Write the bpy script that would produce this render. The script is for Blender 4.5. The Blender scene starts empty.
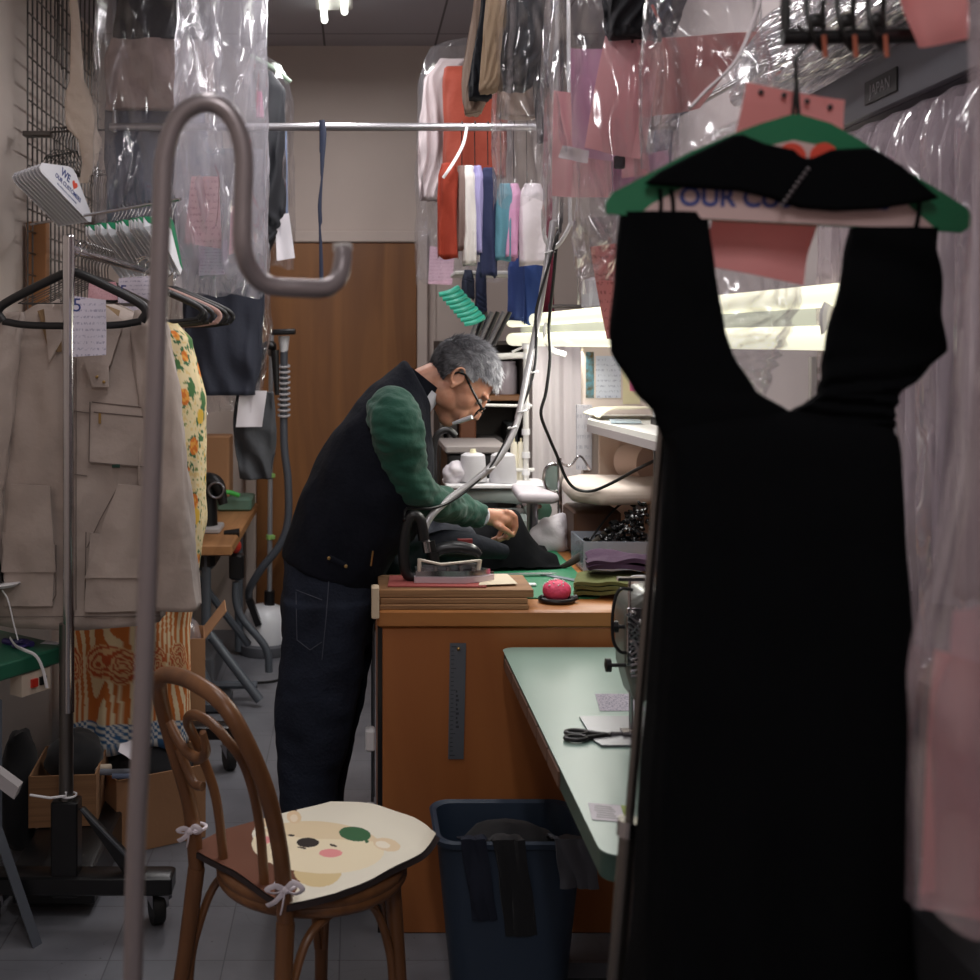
import bpy, bmesh, math, random
from mathutils import Vector, Matrix, Quaternion, noise
R = math.radians
PI = math.pi
col = bpy.context.scene.collection
scn = bpy.context.scene

# ------------------------------------------------------------------ camera
CAMZ = 1.6
cd = bpy.data.cameras.new('camera')
cam = bpy.data.objects.new('camera', cd)
col.objects.link(cam)
cam.location = (0, 0, CAMZ)
cam.rotation_euler = (R(90), 0, 0)
cd.sensor_width = 36
cd.lens = 1200 / 980 * 36
cd.shift_x = 0.1378
cd.shift_y = -0.148
cd.clip_start = 0.05
cd.dof.use_dof = True
cd.dof.focus_distance = 3.45
cd.dof.aperture_fstop = 5.0
scn.camera = cam

# ------------------------------------------------------------------ world and light
w = bpy.data.worlds.new('world')
scn.world = w
w.use_nodes = True
w.node_tree.nodes['Background'].inputs[0].default_value = (0.62, 0.68, 0.85, 1)
w.node_tree.nodes['Background'].inputs[1].default_value = 0.11
scn.view_settings.view_transform = 'Standard'
scn.view_settings.look = 'None'
scn.view_settings.gamma = 1
scn.view_settings.exposure = 0.0

def area(name, loc, rot, sx, sy, power, color=(1, 0.96, 0.97), spread=180):
    l = bpy.data.lights.new(name, 'AREA')
    l.shape = 'RECTANGLE'; l.size = sx; l.size_y = sy
    l.energy = power; l.color = color; l.spread = R(spread)
    o = bpy.data.objects.new(name, l)
    col.objects.link(o)
    o.location = loc; o.rotation_euler = rot
    return o
# light of the ceiling fluorescent fixtures (under their fixtures), plus an added front fill
area('ceiling_light_rear', (-0.1, 5.0, 3.1), (0, 0, 0), 0.16, 1.7, 20)
area('ceiling_light_bench', (0.55, 3.9, 3.1), (0, 0, 0), 0.16, 1.5, 21)
area('ceiling_light_front', (-0.25, 2.3, 3.1), (0, 0, 0), 0.16, 1.4, 11)
area('added_front_fill', (0.1, -0.3, 3.1), (0, 0, 0), 0.16, 1.2, 25)  # added fill from behind the camera, no fixture belongs to it
area('bench_lamp_light', (.80, 4.3, 1.6), (R(0), R(35), R(-7)), 0.1, 2.2, 12, (1, .98, .9))

# ------------------------------------------------------------------ helpers
def W(px, py, s):
    """world point from pixel position at a scale of s pixels per metre"""
    return Vector(((px - 355) / s, 1200 / s, CAMZ - (py - 345) / s))

def lin(c):
    c = c / 255
    return c / 12.92 if c <= 0.04045 else ((c + 0.055) / 1.055) ** 2.4

MC = {}
def mat(name, rgb, rough=0.6, metal=0.0, bump=0.0, bscale=40, var=0.0, vscale=6, rgb2=None,
        sheen=0.0, spec=0.5, emit=0, ecol=None, trans=0.0, coat=0.0, stretch=(1, 1, 1), alpha=1):
    if name in MC: return MC[name]
    m = bpy.data.materials.new(name)
    m.use_nodes = True
    nt = m.node_tree
    b = nt.nodes['Principled BSDF']
    c = tuple(lin(v) for v in rgb) + (1,)
    b.inputs['Base Color'].default_value = c
    b.inputs['Roughness'].default_value = rough
    b.inputs['Metallic'].default_value = metal
    b.inputs['Specular IOR Level'].default_value = spec
    b.inputs['Sheen Weight'].default_value = sheen
    b.inputs['Transmission Weight'].default_value = trans
    b.inputs['Coat Weight'].default_value = coat
    b.inputs['Alpha'].default_value = alpha
    if emit:
        b.inputs['Emission Strength'].default_value = emit
        b.inputs['Emission Color'].default_value = tuple(lin(v) for v in (ecol or rgb)) + (1,)
    tc = mp = None
    if var or bump:
        tc = nt.nodes.new('ShaderNodeTexCoord')
        mp = nt.nodes.new('ShaderNodeMapping')
        mp.inputs['Scale'].default_value = stretch
        nt.links.new(tc.outputs['Object'], mp.inputs['Vector'])
    if var or rgb2:
        n = nt.nodes.new('ShaderNodeTexNoise')
        n.inputs['Scale'].default_value = vscale
        n.inputs['Detail'].default_value = 6
        nt.links.new(mp.outputs[0], n.inputs['Vector'])
        rp = nt.nodes.new('ShaderNodeValToRGB')
        c2 = tuple(lin(v) for v in rgb2) + (1,) if rgb2 else tuple(max(0, v * (1 - var)) for v in c[:3]) + (1,)
        rp.color_ramp.elements[0].color = c2
        rp.color_ramp.elements[0].position = 0.35
        rp.color_ramp.elements[1].color = c
        rp.color_ramp.elements[1].position = 0.62
        nt.links.new(n.outputs['Fac'], rp.inputs['Fac'])
        nt.links.new(rp.outputs[0], b.inputs['Base Color'])
    if bump:
        n2 = nt.nodes.new('ShaderNodeTexNoise')
        n2.inputs['Scale'].default_value = bscale
        n2.inputs['Detail'].default_value = 4
        nt.links.new(mp.outputs[0], n2.inputs['Vector'])
        bm_ = nt.nodes.new('ShaderNodeBump')
        bm_.inputs['Strength'].default_value = bump
        bm_.inputs['Distance'].default_value = 0.02
        nt.links.new(n2.outputs['Fac'], bm_.inputs['Height'])
        nt.links.new(bm_.outputs[0], b.inputs['Normal'])
    MC[name] = m
    return m

def wood(name, a, b_, scale=3, stretch=(1, 1, 12), rough=0.45, axis='X'):
    if name in MC: return MC[name]
    m = bpy.data.materials.new(name); m.use_nodes = True
    nt = m.node_tree; b = nt.nodes['Principled BSDF']
    tc = nt.nodes.new('ShaderNodeTexCoord'); mp = nt.nodes.new('ShaderNodeMapping')
    mp.inputs['Scale'].default_value = stretch
    nt.links.new(tc.outputs['Object'], mp.inputs['Vector'])
    n = nt.nodes.new('ShaderNodeTexNoise'); n.inputs['Scale'].default_value = scale
    n.inputs['Detail'].default_value = 8; n.inputs['Distortion'].default_value = 1.2
    nt.links.new(mp.outputs[0], n.inputs['Vector'])
    rp = nt.nodes.new('ShaderNodeValToRGB')
    rp.color_ramp.elements[0].color = tuple(lin(v) for v in a) + (1,); rp.color_ramp.elements[0].position = 0.3
    rp.color_ramp.elements[1].color = tuple(lin(v) for v in b_) + (1,); rp.color_ramp.elements[1].position = 0.7
    nt.links.new(n.outputs['Fac'], rp.inputs['Fac'])
    nt.links.new(rp.outputs[0], b.inputs['Base Color'])
    b.inputs['Roughness'].default_value = rough
    MC[name] = m
    return m

def plastic_film(name, op=0.25, tint=(235, 232, 245), bump=0.6, bscale=9, stretch=(1, 1, 0.35), rough=0.12, gl=0.35):
    """thin crinkled poly film: mostly clear, milky where it faces away, glossy on its creases"""
    if name in MC: return MC[name]
    m = bpy.data.materials.new(name); m.use_nodes = True
    nt = m.node_tree; nt.nodes.remove(nt.nodes['Principled BSDF'])
    out = nt.nodes['Material Output']
    N = nt.nodes.new; L = nt.links.new
    c = tuple(lin(v) for v in tint) + (1,)
    tr = N('ShaderNodeBsdfTransparent'); tr.inputs[0].default_value = (0.97, 0.97, 0.98, 1)
    df = N('ShaderNodeBsdfDiffuse'); df.inputs[0].default_value = c
    tl = N('ShaderNodeBsdfTranslucent'); tl.inputs[0].default_value = c
    gs = N('ShaderNodeBsdfGlossy'); gs.inputs[0].default_value = (1, 1, 1, 1); gs.inputs['Roughness'].default_value = rough
    tc = N('ShaderNodeTexCoord'); mp = N('ShaderNodeMapping'); mp.inputs['Scale'].default_value = stretch
    L(tc.outputs['Object'], mp.inputs['Vector'])
    n = N('ShaderNodeTexNoise'); n.noise_type = 'RIDGED_MULTIFRACTAL'; n.normalize = True; n.inputs['Scale'].default_value = bscale; n.inputs['Detail'].default_value = 3
    n.inputs['Distortion'].default_value = 1.0
    L(mp.outputs[0], n.inputs['Vector'])
    bp = N('ShaderNodeBump'); bp.inputs['Strength'].default_value = bump; bp.inputs['Distance'].default_value = 0.06
    L(n.outputs['Fac'], bp.inputs['Height'])
    for s in (df, tl, gs): L(bp.outputs[0], s.inputs['Normal'])
    lw = N('ShaderNodeLayerWeight'); lw.inputs['Blend'].default_value = 0.35
    L(bp.outputs[0], lw.inputs['Normal'])
    mdt = N('ShaderNodeMixShader'); mdt.inputs[0].default_value = 0.5
    L(df.outputs[0], mdt.inputs[1]); L(tl.outputs[0], mdt.inputs[2])
    m1 = N('ShaderNodeMixShader')
    ml = N('ShaderNodeMath'); ml.operation = 'MULTIPLY_ADD'
    L(n.outputs['Fac'], ml.inputs[0]); ml.inputs[1].default_value = op * 1.2; ml.inputs[2].default_value = op * 0.4
    L(ml.outputs[0], m1.inputs[0])
    L(tr.outputs[0], m1.inputs[1]); L(mdt.outputs[0], m1.inputs[2])
    m2 = N('ShaderNodeMixShader')
    mf = N('ShaderNodeMath'); mf.operation = 'MULTIPLY_ADD'
    L(lw.outputs['Facing'], mf.inputs[0]); mf.inputs[1].default_value = gl; mf.inputs[2].default_value = .07
    L(mf.outputs[0], m2.inputs[0]); L(m1.outputs[0], m2.inputs[1]); L(gs.outputs[0], m2.inputs[2])
    L(m2.outputs[0], out.inputs['Surface'])
    MC[name] = m
    return m

def translucent(m, k=.45):
    """thin paper: part of the light on its back comes through"""
    nt = m.node_tree; b = nt.nodes['Principled BSDF']; out = nt.nodes['Material Output']
    tl = nt.nodes.new('ShaderNodeBsdfTranslucent'); mx = nt.nodes.new('ShaderNodeMixShader'); mx.inputs[0].default_value = k
    ip = b.inputs['Base Color']
    if ip.is_linked: nt.links.new(ip.links[0].from_socket, tl.inputs[0])
    else: tl.inputs[0].default_value = ip.default_value
    nt.links.new(b.outputs[0], mx.inputs[1]); nt.links.new(tl.outputs[0], mx.inputs[2]); nt.links.new(mx.outputs[0], out.inputs['Surface'])
    return m

ORD = ['first', 'second', 'third', 'fourth', 'fifth', 'sixth', 'seventh', 'eighth', 'ninth', 'tenth', 'eleventh', 'twelfth', 'thirteenth', 'fourteenth', 'fifteenth', 'sixteenth']
def catmull(pts, n=6):
    P = [Vector(p) for p in pts]
    if len(P) < 3 or n <= 1: return P
    out = []
    Q = [2 * P[0] - P[1]] + P + [2 * P[-1] - P[-2]]
    for i in range(1, len(Q) - 2):
        a, b, c, d = Q[i - 1], Q[i], Q[i + 1], Q[i + 2]
        for k in range(n):
            t = k / n
            out.append(0.5 * ((2 * b) + (c - a) * t + (2 * a - 5 * b + 4 * c - d) * t * t + (3 * b - a - 3 * c + d) * t ** 3))
    out.append(P[-1])
    return out

class MB:
    def __init__(s): s.v = []; s.f = []; s.mi = []; s.cur = 0
    def add(s, vs, fs):
        o = len(s.v)
        s.v += [Vector(v) for v in vs]
        s.f += [tuple(i + o for i in f) for f in fs]
        s.mi += [s.cur] * len(fs)
        return s
    def box(s, a, b, bev=0.0):
        x0, x1 = sorted((a[0], b[0])); y0, y1 = sorted((a[1], b[1])); z0, z1 = sorted((a[2], b[2]))
        bev = min(bev, (x1 - x0) * .24, (y1 - y0) * .24, (z1 - z0) * .24)
        if bev <= 0:
            return s.add([(x0, y0, z0), (x1, y0, z0), (x1, y1, z0), (x0, y1, z0), (x0, y0, z1), (x1, y0, z1), (x1, y1, z1), (x0, y1, z1)],
                         [(0, 3, 2, 1), (4, 5, 6, 7), (0, 1, 5, 4), (1, 2, 6, 5), (2, 3, 7, 6), (3, 0, 4, 7)])
        b4 = []
        def ring(x0, x1, y0, y1, z): return [(x0, y0, z), (x1, y0, z), (x1, y1, z), (x0, y1, z)]
        def oct_(i, z):
            c = bev
            return [(x0 + i + c, y0 + i, z), (x1 - i - c, y0 + i, z), (x1 - i, y0 + i + c, z), (x1 - i, y1 - i - c, z),
                    (x1 - i - c, y1 - i, z), (x0 + i + c, y1 - i, z), (x0 + i, y1 - i - c, z), (x0 + i, y0 + i + c, z)]
        vs = oct_(bev, z0) + oct_(0, z0 + bev) + oct_(0, z1 - bev) + oct_(bev, z1)
        # inset rings stay octagonal with the same corner cut
        fs = [tuple(range(7, -1, -1)), tuple(range(24, 32))]
        for k in range(3):
            for i in range(8):
                j = (i + 1) % 8
                fs.append((k * 8 + i, k * 8 + j, k * 8 + 8 + j, k * 8 + 8 + i))
        return s.add(vs, fs)
    def obox(s, c, dx, dy, dz):
        c, dx, dy, dz = map(Vector, (c, dx, dy, dz))
        vs = [c + i * dx / 2 + j * dy / 2 + k * dz / 2 for k in (-1, 1) for j in (-1, 1) for i in (-1, 1)]
        return s.add(vs, [(0, 2, 3, 1), (4, 5, 7, 6), (0, 1, 5, 4), (1, 3, 7, 5), (3, 2, 6, 7), (2, 0, 4, 6)])
    def tube(s, pts, r, n=10, closed=False, fy=1.0, up=None):
        P = [Vector(p) for p in pts]
        m = len(P)
        rr = r if isinstance(r, (list, tuple)) else [r] * m
        if len(rr) != m:
            rr = [rr[min(len(rr) - 2, int(i / (m - 1) * (len(rr) - 1)))] * (1 - ((i / (m - 1) * (len(rr) - 1)) - min(len(rr) - 2, int(i / (m - 1) * (len(rr) - 1))))) +
                  rr[min(len(rr) - 2, int(i / (m - 1) * (len(rr) - 1))) + 1] * ((i / (m - 1) * (len(rr) - 1)) - min(len(rr) - 2, int(i / (m - 1) * (len(rr) - 1)))) for i in range(m)]
        vs = []; nrm = None
        for i in range(m):
            t = (P[(i + 1) % m] - P[i - 1]) if closed else (P[min(i + 1, m - 1)] - P[max(i - 1, 0)])
            if t.length < 1e-9: t = Vector((0, 0, 1))
            t.normalize()
            if nrm is None:
                a = Vector(up) if up else (Vector((0, 0, 1)) if abs(t.z) < 0.9 else Vector((0, 1, 0)))
                nrm = (a - t * a.dot(t)).normalized()
            else:
                q = nrm - t * nrm.dot(t)
                nrm = q.normalized() if q.length > 1e-6 else nrm
            bn = t.cross(nrm)
            for k in range(n):
                a = 2 * PI * k / n
                vs.append(P[i] + nrm * math.cos(a) * rr[i] + bn * math.sin(a) * rr[i] * fy)
        fs = []
        mm = m if closed else m - 1
        for i in range(mm):
            for k in range(n):
                fs.append((i * n + k, i * n + (k + 1) % n, ((i + 1) % m) * n + (k + 1) % n, ((i + 1) % m) * n + k))
        if not closed:
            fs.append(tuple(range(n - 1, -1, -1))); fs.append(tuple((m - 1) * n + k for k in range(n)))
        return s.add(vs, fs)
    def cyl(s, a, b, r, n=16, r2=None): return s.tube([a, b], [r, r if r2 is None else r2], n)
    def lathe(s, c, prof, n=24, axis=None):
        """prof: (radius, height) list; axis optional direction"""
        c = Vector(c)
        q = Vector((0, 0, 1)).rotation_difference(Vector(axis).normalized()) if axis else None
        vs = []
        for r_, z in prof:
            for k in range(n):
                a = 2 * PI * k / n
                p = Vector((r_ * math.cos(a), r_ * math.sin(a), z))
                if q: p = q @ p
                vs.append(c + p)
        fs = []
        for i in range(len(prof) - 1):
            for k in range(n):
                fs.append((i * n + k, i * n + (k + 1) % n, (i + 1) * n + (k + 1) % n, (i + 1) * n + k))
        fs.append(tuple(range(n - 1, -1, -1))); fs.append(tuple((len(prof) - 1) * n + k for k in range(n)))
        return s.add(vs, fs)
    def ell(s, c, r, nu=20, nv=12, M=None):
        c = Vector(c); vs = []; fs = []
        if not isinstance(r, (list, tuple)): r = (r, r, r)
        for j in range(nv + 1):
            th = PI * j / nv
            for i in range(nu):
                a = 2 * PI * i / nu
                p = Vector((r[0] * math.sin(th) * math.cos(a), r[1] * math.sin(th) * math.sin(a), r[2] * math.cos(th)))
                if M: p = M @ p
                vs.append(c + p)
        for j in range(nv):
            for i in range(nu):
                fs.append((j * nu + i, (j + 1) * nu + i, (j + 1) * nu + (i + 1) % nu, j * nu + (i + 1) % nu))
        return s.add(vs, fs)
    def prism(s, pts, y0, y1, f=None):
        """outline (x,z) extruded from y0 to y1; f maps (x,y,z) to a world point"""
        f = f or (lambda x, y, z: (x, y, z))
        n = len(pts)
        a = sum(pts[i][0] * pts[(i + 1) % n][1] - pts[(i + 1) % n][0] * pts[i][1] for i in range(n))
        if a < 0: pts = pts[::-1]
        vs = [f(x, y0, z) for x, z in pts] + [f(x, y1, z) for x, z in pts]
        fs = [tuple(range(n)), tuple(range(2 * n - 1, n - 1, -1))]
        for i in range(n):
            j = (i + 1) % n
            fs.append((j, i, i + n, j + n))
        return s.add(vs, fs)
    def grid(s, fn, nu, nv, thick=0.0):
        """sheet: fn(u,v) -> point, u,v in 0..1; thick closes it into a thin solid"""
        P = [[Vector(fn(i / nu, j / nv)) for i in range(nu + 1)] for j in range(nv + 1)]
        vs = [p for row in P for p in row]
        n = nu + 1
        fs = [(j * n + i, j * n + i + 1, (j + 1) * n + i + 1, (j + 1) * n + i) for j in range(nv) for i in range(nu)]
        if thick:
            N = []
            for j in range(nv + 1):
                for i in range(nu + 1):
                    a = P[j][min(i + 1, nu)] - P[j][max(i - 1, 0)]
                    b = P[min(j + 1, nv)][i] - P[max(j - 1, 0)][i]
                    c = a.cross(b)
                    N.append(c.normalized() if c.length > 1e-12 else Vector((0, 0, 1)))
            m = len(vs)
            vs2 = [v - q * thick for v, q in zip(vs, N)]
            fs2 = [tuple(i + m for i in reversed(f)) for f in fs]
            rim = [i for i in range(nu + 1)] + [j * n + nu for j in range(1, nv + 1)] + [nv * n + i for i in range(nu - 1, -1, -1)] + [j * n for j in range(nv - 1, 0, -1)]
            fr = [(rim[k], rim[k] + m, rim[(k + 1) % len(rim)] + m, rim[(k + 1) % len(rim)]) for k in range(len(rim))]
            vs += vs2; fs += fs2 + fr
        return s.add(vs, fs)
    def hang(s, prof, Y, na=56, nz=36, fold=0.012, kf=9, seed=0, nse=0.012, grow=True, xo=0.0, ragged=0.0, sq=0.75):
        """closed hanging cloth body. prof rows: (z, xcentre, halfwidth, halfdepth) from top to bottom"""
        zs = [p[0] for p in prof]
        def at(z):
            for i in range(len(prof) - 1):
                if z <= prof[i][0] and z >= prof[i + 1][0]:
                    d = prof[i][0] - prof[i + 1][0]
                    t = (prof[i][0] - z) / d if d > 1e-9 else 0
                    t = t * t * (3 - 2 * t) * 0.4 + t * 0.6
                    return [prof[i][k] * (1 - t) + prof[i + 1][k] * t for k in range(4)]
            return list(prof[-1])
        rnd = random.Random(seed); ph = rnd.random() * 9
        vs = []; fs = []
        for j in range(nz + 1):
            t = j / nz
            z = zs[0] + (zs[-1] - zs[0]) * t
            _, xc, hw, hd = at(z)
            ff = fold * (t if grow else 1)
            for i in range(na):
                a = 2 * PI * i / na
                ca, sa = math.cos(a), math.sin(a)
                cx = math.copysign(abs(ca) ** sq, ca); cy = math.copysign(abs(sa) ** sq, sa)
                x = xc + hw * cx
                nn = noise.noise(Vector((x * 7 + seed, cy * 2.0, z * 2.6)))
                n2 = noise.noise(Vector((x * 16, cy * 3 + seed, z * 9)))
                y = Y + hd * cy + ff * math.sin(kf * (x - xo) / max(hw, .02) * 1.4 + ph + 2.5 * nn) + nse * (nn * 1.2 + n2 * .6)
                zz = z - (ragged * (0.5 + nn) if j == nz else 0)
                x += nse * 0.5 * n2
                vs.append((x, y, zz))
        for j in range(nz):
            for i in range(na):
                fs.append((j * na + i, (j + 1) * na + i, (j + 1) * na + (i + 1) % na, j * na + (i + 1) % na))
        fs.append(tuple(range(na))); fs.append(tuple(nz * na + i for i in range(na - 1, -1, -1)))
        return s.add(vs, fs)
    def xf(s, M):
        s.v = [M @ v for v in s.v]; return s

def wloc(p):
    v = Vector((0, 0, 0))
    while p is not None:
        v = v + p.location; p = p.parent
    return v

def build(name, mb, m, parent=None, smooth=True, origin=None, colors=None, autos=40):
    me = bpy.data.meshes.new(name)
    if parent is not None: off = wloc(parent); loc = Vector((0, 0, 0))
    else:
        if origin is None:
            xs = [v.x for v in mb.v]; ys = [v.y for v in mb.v]; zs = [v.z for v in mb.v]
            origin = Vector(((min(xs) + max(xs)) / 2, (min(ys) + max(ys)) / 2, min(zs)))
        off = Vector(origin); loc = off.copy()
    me.from_pydata([tuple(v - off) for v in mb.v], [], mb.f)
    ms = m if isinstance(m, (list, tuple)) else [m]
    for q in ms: me.materials.append(q)
    if len(ms) > 1: me.polygons.foreach_set('material_index', mb.mi)
    if colors is not None:
        ca = me.color_attributes.new('col', 'FLOAT_COLOR', 'POINT')
        for i, c in enumerate(colors): ca.data[i].color = (lin(c[0]), lin(c[1]), lin(c[2]), 1)
    me.validate()
    bm = bmesh.new(); bm.from_mesh(me); bmesh.ops.recalc_face_normals(bm, faces=bm.faces); bm.to_mesh(me); bm.free()
    if smooth:
        me.polygons.foreach_set('use_smooth', [True] * len(me.polygons))
        if autos: me.set_sharp_from_angle(angle=R(autos))
    me.update()
    o = bpy.data.objects.new(name, me); col.objects.link(o)
    o.location = loc
    if parent is not None: o.parent = parent
    return o

def tag(o, label=None, cat=None, group=None, kind=None):
    if label: o['label'] = label
    if cat: o['category'] = cat
    if group: o['group'] = group
    if kind: o['kind'] = kind
    return o

def thing(name, label, cat, loc=(0, 0, 0), group=None):
    o = bpy.data.objects.new(name, None); col.objects.link(o)
    o.location = loc; o.empty_display_size = 0.05
    return tag(o, label, cat, group)

def struct(name, mb, m, parent=None, smooth=False):
    o = build(name, mb, m, parent, smooth)
    if parent is None: o['kind'] = 'structure'
    return o

def one(name, mb, m, label, cat, group=None, **k):
    return tag(build(name, mb, m, None, **k), label, cat, group)

def copy_tree(o, parent=None):
    c = o.copy(); col.objects.link(c); c.parent = parent
    for ch in o.children: copy_tree(ch, c)
    return c

def remesh(name, mb, m, voxel, smooth_it=6, parent=None, fac=0.5, origin=None, post=None):
    """fuse overlapping volumes into one continuous skin"""
    me = bpy.data.meshes.new('tmp')
    me.from_pydata([tuple(v) for v in mb.v], [], mb.f)
    bm = bmesh.new(); bm.from_mesh(me); bmesh.ops.recalc_face_normals(bm, faces=bm.faces); bm.to_mesh(me); bm.free()
    o = bpy.data.objects.new('tmp', me); col.objects.link(o)
    md = o.modifiers.new('r', 'REMESH'); md.mode = 'VOXEL'; md.voxel_size = voxel
    if smooth_it:
        sm = o.modifiers.new('s', 'SMOOTH'); sm.iterations = smooth_it; sm.factor = fac
    dg = bpy.context.evaluated_depsgraph_get()
    me2 = bpy.data.meshes.new_from_object(o.evaluated_get(dg))
    bpy.data.objects.remove(o); bpy.data.meshes.remove(me)
    if post:
        me2.update()
        nr = [v.normal.copy() for v in me2.vertices]
        for v, q in zip(me2.vertices, nr): v.co = post(v.co.copy(), q)
    if parent is not None: off = wloc(parent)
    else: off = Vector(origin or (0, 0, 0))
    me2.transform(Matrix.Translation(-off))
    me2.name = name
    me2.materials.clear()
    for q in (m if isinstance(m, (list, tuple)) else [m]): me2.materials.append(q)
    me2.polygons.foreach_set('use_smooth', [True] * len(me2.polygons))
    me2.update()
    ob = bpy.data.objects.new(name, me2); col.objects.link(ob)
    if parent is not None: ob.parent = parent
    else: ob.location = off
    return ob

def cap(mb, a, b, r1, r2, n=16):
    """tapered capsule"""
    mb.tube([a, b], [r1, r2], n); mb.ell(a, r1, n, 10); mb.ell(b, r2, n, 10)

def text(name, s, size, M, m, parent, thick=0.0004, bold=0):
    cu = bpy.data.curves.new('t', 'FONT'); cu.body = s; cu.size = size; cu.extrude = thick; cu.offset = bold
    cu.align_x = 'CENTER'; cu.align_y = 'CENTER'
    o = bpy.data.objects.new('t', cu); col.objects.link(o)
    dg = bpy.context.evaluated_depsgraph_get()
    me = bpy.data.meshes.new_from_object(o.evaluated_get(dg))
    bpy.data.objects.remove(o)
    me.transform(Matrix.Translation(-wloc(parent)) @ M)
    me.materials.clear(); me.materials.append(m)
    ob = bpy.data.objects.new(name, me); col.objects.link(ob); ob.parent = parent
    return ob

def face_cam(x, y, z, rz=0, ry=0):
    """text/paper frame facing the viewer side (-Y) with roll ry"""
    return Matrix.Translation((x, y, z)) @ Matrix.Rotation(rz, 4, 'Z') @ Matrix.Rotation(ry, 4, 'Y') @ Matrix.Rotation(PI / 2, 4, 'X')
# ------------------------------------------------------------------ materials
black_cloth = mat('black_cloth', (9, 10, 12), 0.95, bump=0.1, bscale=60, spec=0.06)
navy_cloth = mat('navy_cloth', (22, 26, 36), 0.85, bump=0.25, bscale=60, sheen=0.1, spec=0.2)
dark_plastic = mat('dark_plastic', (18, 18, 20), 0.4)
black_metal = mat('black_metal', (14, 14, 16), 0.35, spec=0.5)
chrome = mat('chrome', (190, 188, 190), 0.16, metal=1.0)
steel = mat('brushed_steel', (150, 150, 155), 0.32, metal=1.0)
grey_metal = mat('grey_metal', (84, 88, 94), 0.45, metal=0.5)
white_plastic = mat('white_plastic', (225, 224, 226), 0.4)
white_paint = mat('white_paint', (214, 212, 208), 0.5)
paper_white = mat('paper_white', (226, 222, 228), 0.7)
film = plastic_film('poly_film', 0.2, tint=(232, 232, 242), bump=.9)
film_milky = plastic_film('poly_film_milky', 0.55, tint=(232, 230, 240), bump=.9)
film_clear = plastic_film('poly_film_clear', 0.08, gl=0.5, bump=1.0)
wire_metal = mat('wire_metal', (105, 102, 100), 0.35, metal=0.9)
wire_dark = mat('wire_dark', (40, 40, 40), 0.4, metal=0.6)

def nodes(name):
    m = bpy.data.materials.new(name); m.use_nodes = True
    return m, m.node_tree, m.node_tree.nodes['Principled BSDF']

# painted wall: soft mottling and faint scuffs
def wall_mat(name, rgb, rgb2):
    return mat(name, rgb, 0.75, bump=0.04, bscale=120, var=0.1, vscale=1.3, rgb2=rgb2)
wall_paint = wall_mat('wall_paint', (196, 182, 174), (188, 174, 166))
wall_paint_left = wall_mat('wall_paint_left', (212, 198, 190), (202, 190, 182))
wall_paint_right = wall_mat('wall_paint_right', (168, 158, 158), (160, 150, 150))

# floor: worn vinyl tiles with dark joints, hairline cracks and specks of lint
fm, nt, b = nodes('vinyl_tile_floor')
N = nt.nodes.new; L = nt.links.new
tc = N('ShaderNodeTexCoord')
br = N('ShaderNodeTexBrick'); br.offset = 0; br.inputs['Scale'].default_value = 1.0
br.inputs['Brick Width'].default_value = 0.3; br.inputs['Row Height'].default_value = 0.3
br.inputs['Mortar Size'].default_value = 0.0022; br.inputs['Mortar Smooth'].default_value = 0.4
br.inputs['Color1'].default_value = (lin(112), lin(114), lin(120), 1)
br.inputs['Color2'].default_value = (lin(120), lin(121), lin(127), 1)
br.inputs['Mortar'].default_value = (lin(86), lin(86), lin(92), 1)
L(tc.outputs['Object'], br.inputs['Vector'])
n1 = N('ShaderNodeTexNoise'); n1.inputs['Scale'].default_value = 3.5; n1.inputs['Detail'].default_value = 9
L(tc.outputs['Object'], n1.inputs['Vector'])
r1 = N('ShaderNodeValToRGB'); r1.color_ramp.elements[0].position = 0.3; r1.color_ramp.elements[0].color = (.62, .62, .64, 1)
r1.color_ramp.elements[1].position = 0.65
L(n1.outputs['Fac'], r1.inputs[0])
mx = N('ShaderNodeMix'); mx.data_type = 'RGBA'; mx.blend_type = 'MULTIPLY'; mx.inputs[0].default_value = 1
L(br.outputs['Color'], mx.inputs[6]); L(r1.outputs[0], mx.inputs[7])
nd = N('ShaderNodeTexNoise'); nd.inputs['Scale'].default_value = 5; nd.inputs['Detail'].default_value = 4
L(tc.outputs['Object'], nd.inputs['Vector'])
ad = N('ShaderNodeMix'); ad.data_type = 'VECTOR'; ad.inputs[0].default_value = 0.12
L(tc.outputs['Object'], ad.inputs[4]); L(nd.outputs['Color'], ad.inputs[5])
vo = N('ShaderNodeTexVoronoi'); vo.feature = 'DISTANCE_TO_EDGE'; vo.inputs['Scale'].default_value = 2.2
L(ad.outputs[1], vo.inputs['Vector'])
rc = N('ShaderNodeValToRGB'); rc.color_ramp.elements[0].position = 0.0; rc.color_ramp.elements[0].color = (.4, .4, .4, 1)
rc.color_ramp.elements[1].position = 0.003; rc.color_ramp.elements[1].color = (1, 1, 1, 1)
L(vo.outputs['Distance'], rc.inputs[0])
m2 = N('ShaderNodeMix'); m2.data_type = 'RGBA'; m2.blend_type = 'MULTIPLY'; m2.inputs[0].default_value = 0.3
L(mx.outputs[2], m2.inputs[6]); L(rc.outputs[0], m2.inputs[7])
vs_ = N('ShaderNodeTexVoronoi'); vs_.inputs['Scale'].default_value = 22
L(tc.outputs['Object'], vs_.inputs['Vector'])
rs = N('ShaderNodeValToRGB'); rs.color_ramp.elements[0].position = 0.05; rs.color_ramp.elements[0].color = (.35, .35, .35, 1)
rs.color_ramp.elements[1].position = 0.08; rs.color_ramp.elements[1].color = (1, 1, 1, 1)
L(vs_.outputs['Distance'], rs.inputs[0])
m3 = N('ShaderNodeMix'); m3.data_type = 'RGBA'; m3.blend_type = 'MULTIPLY'; m3.inputs[0].default_value = 0.8
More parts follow.
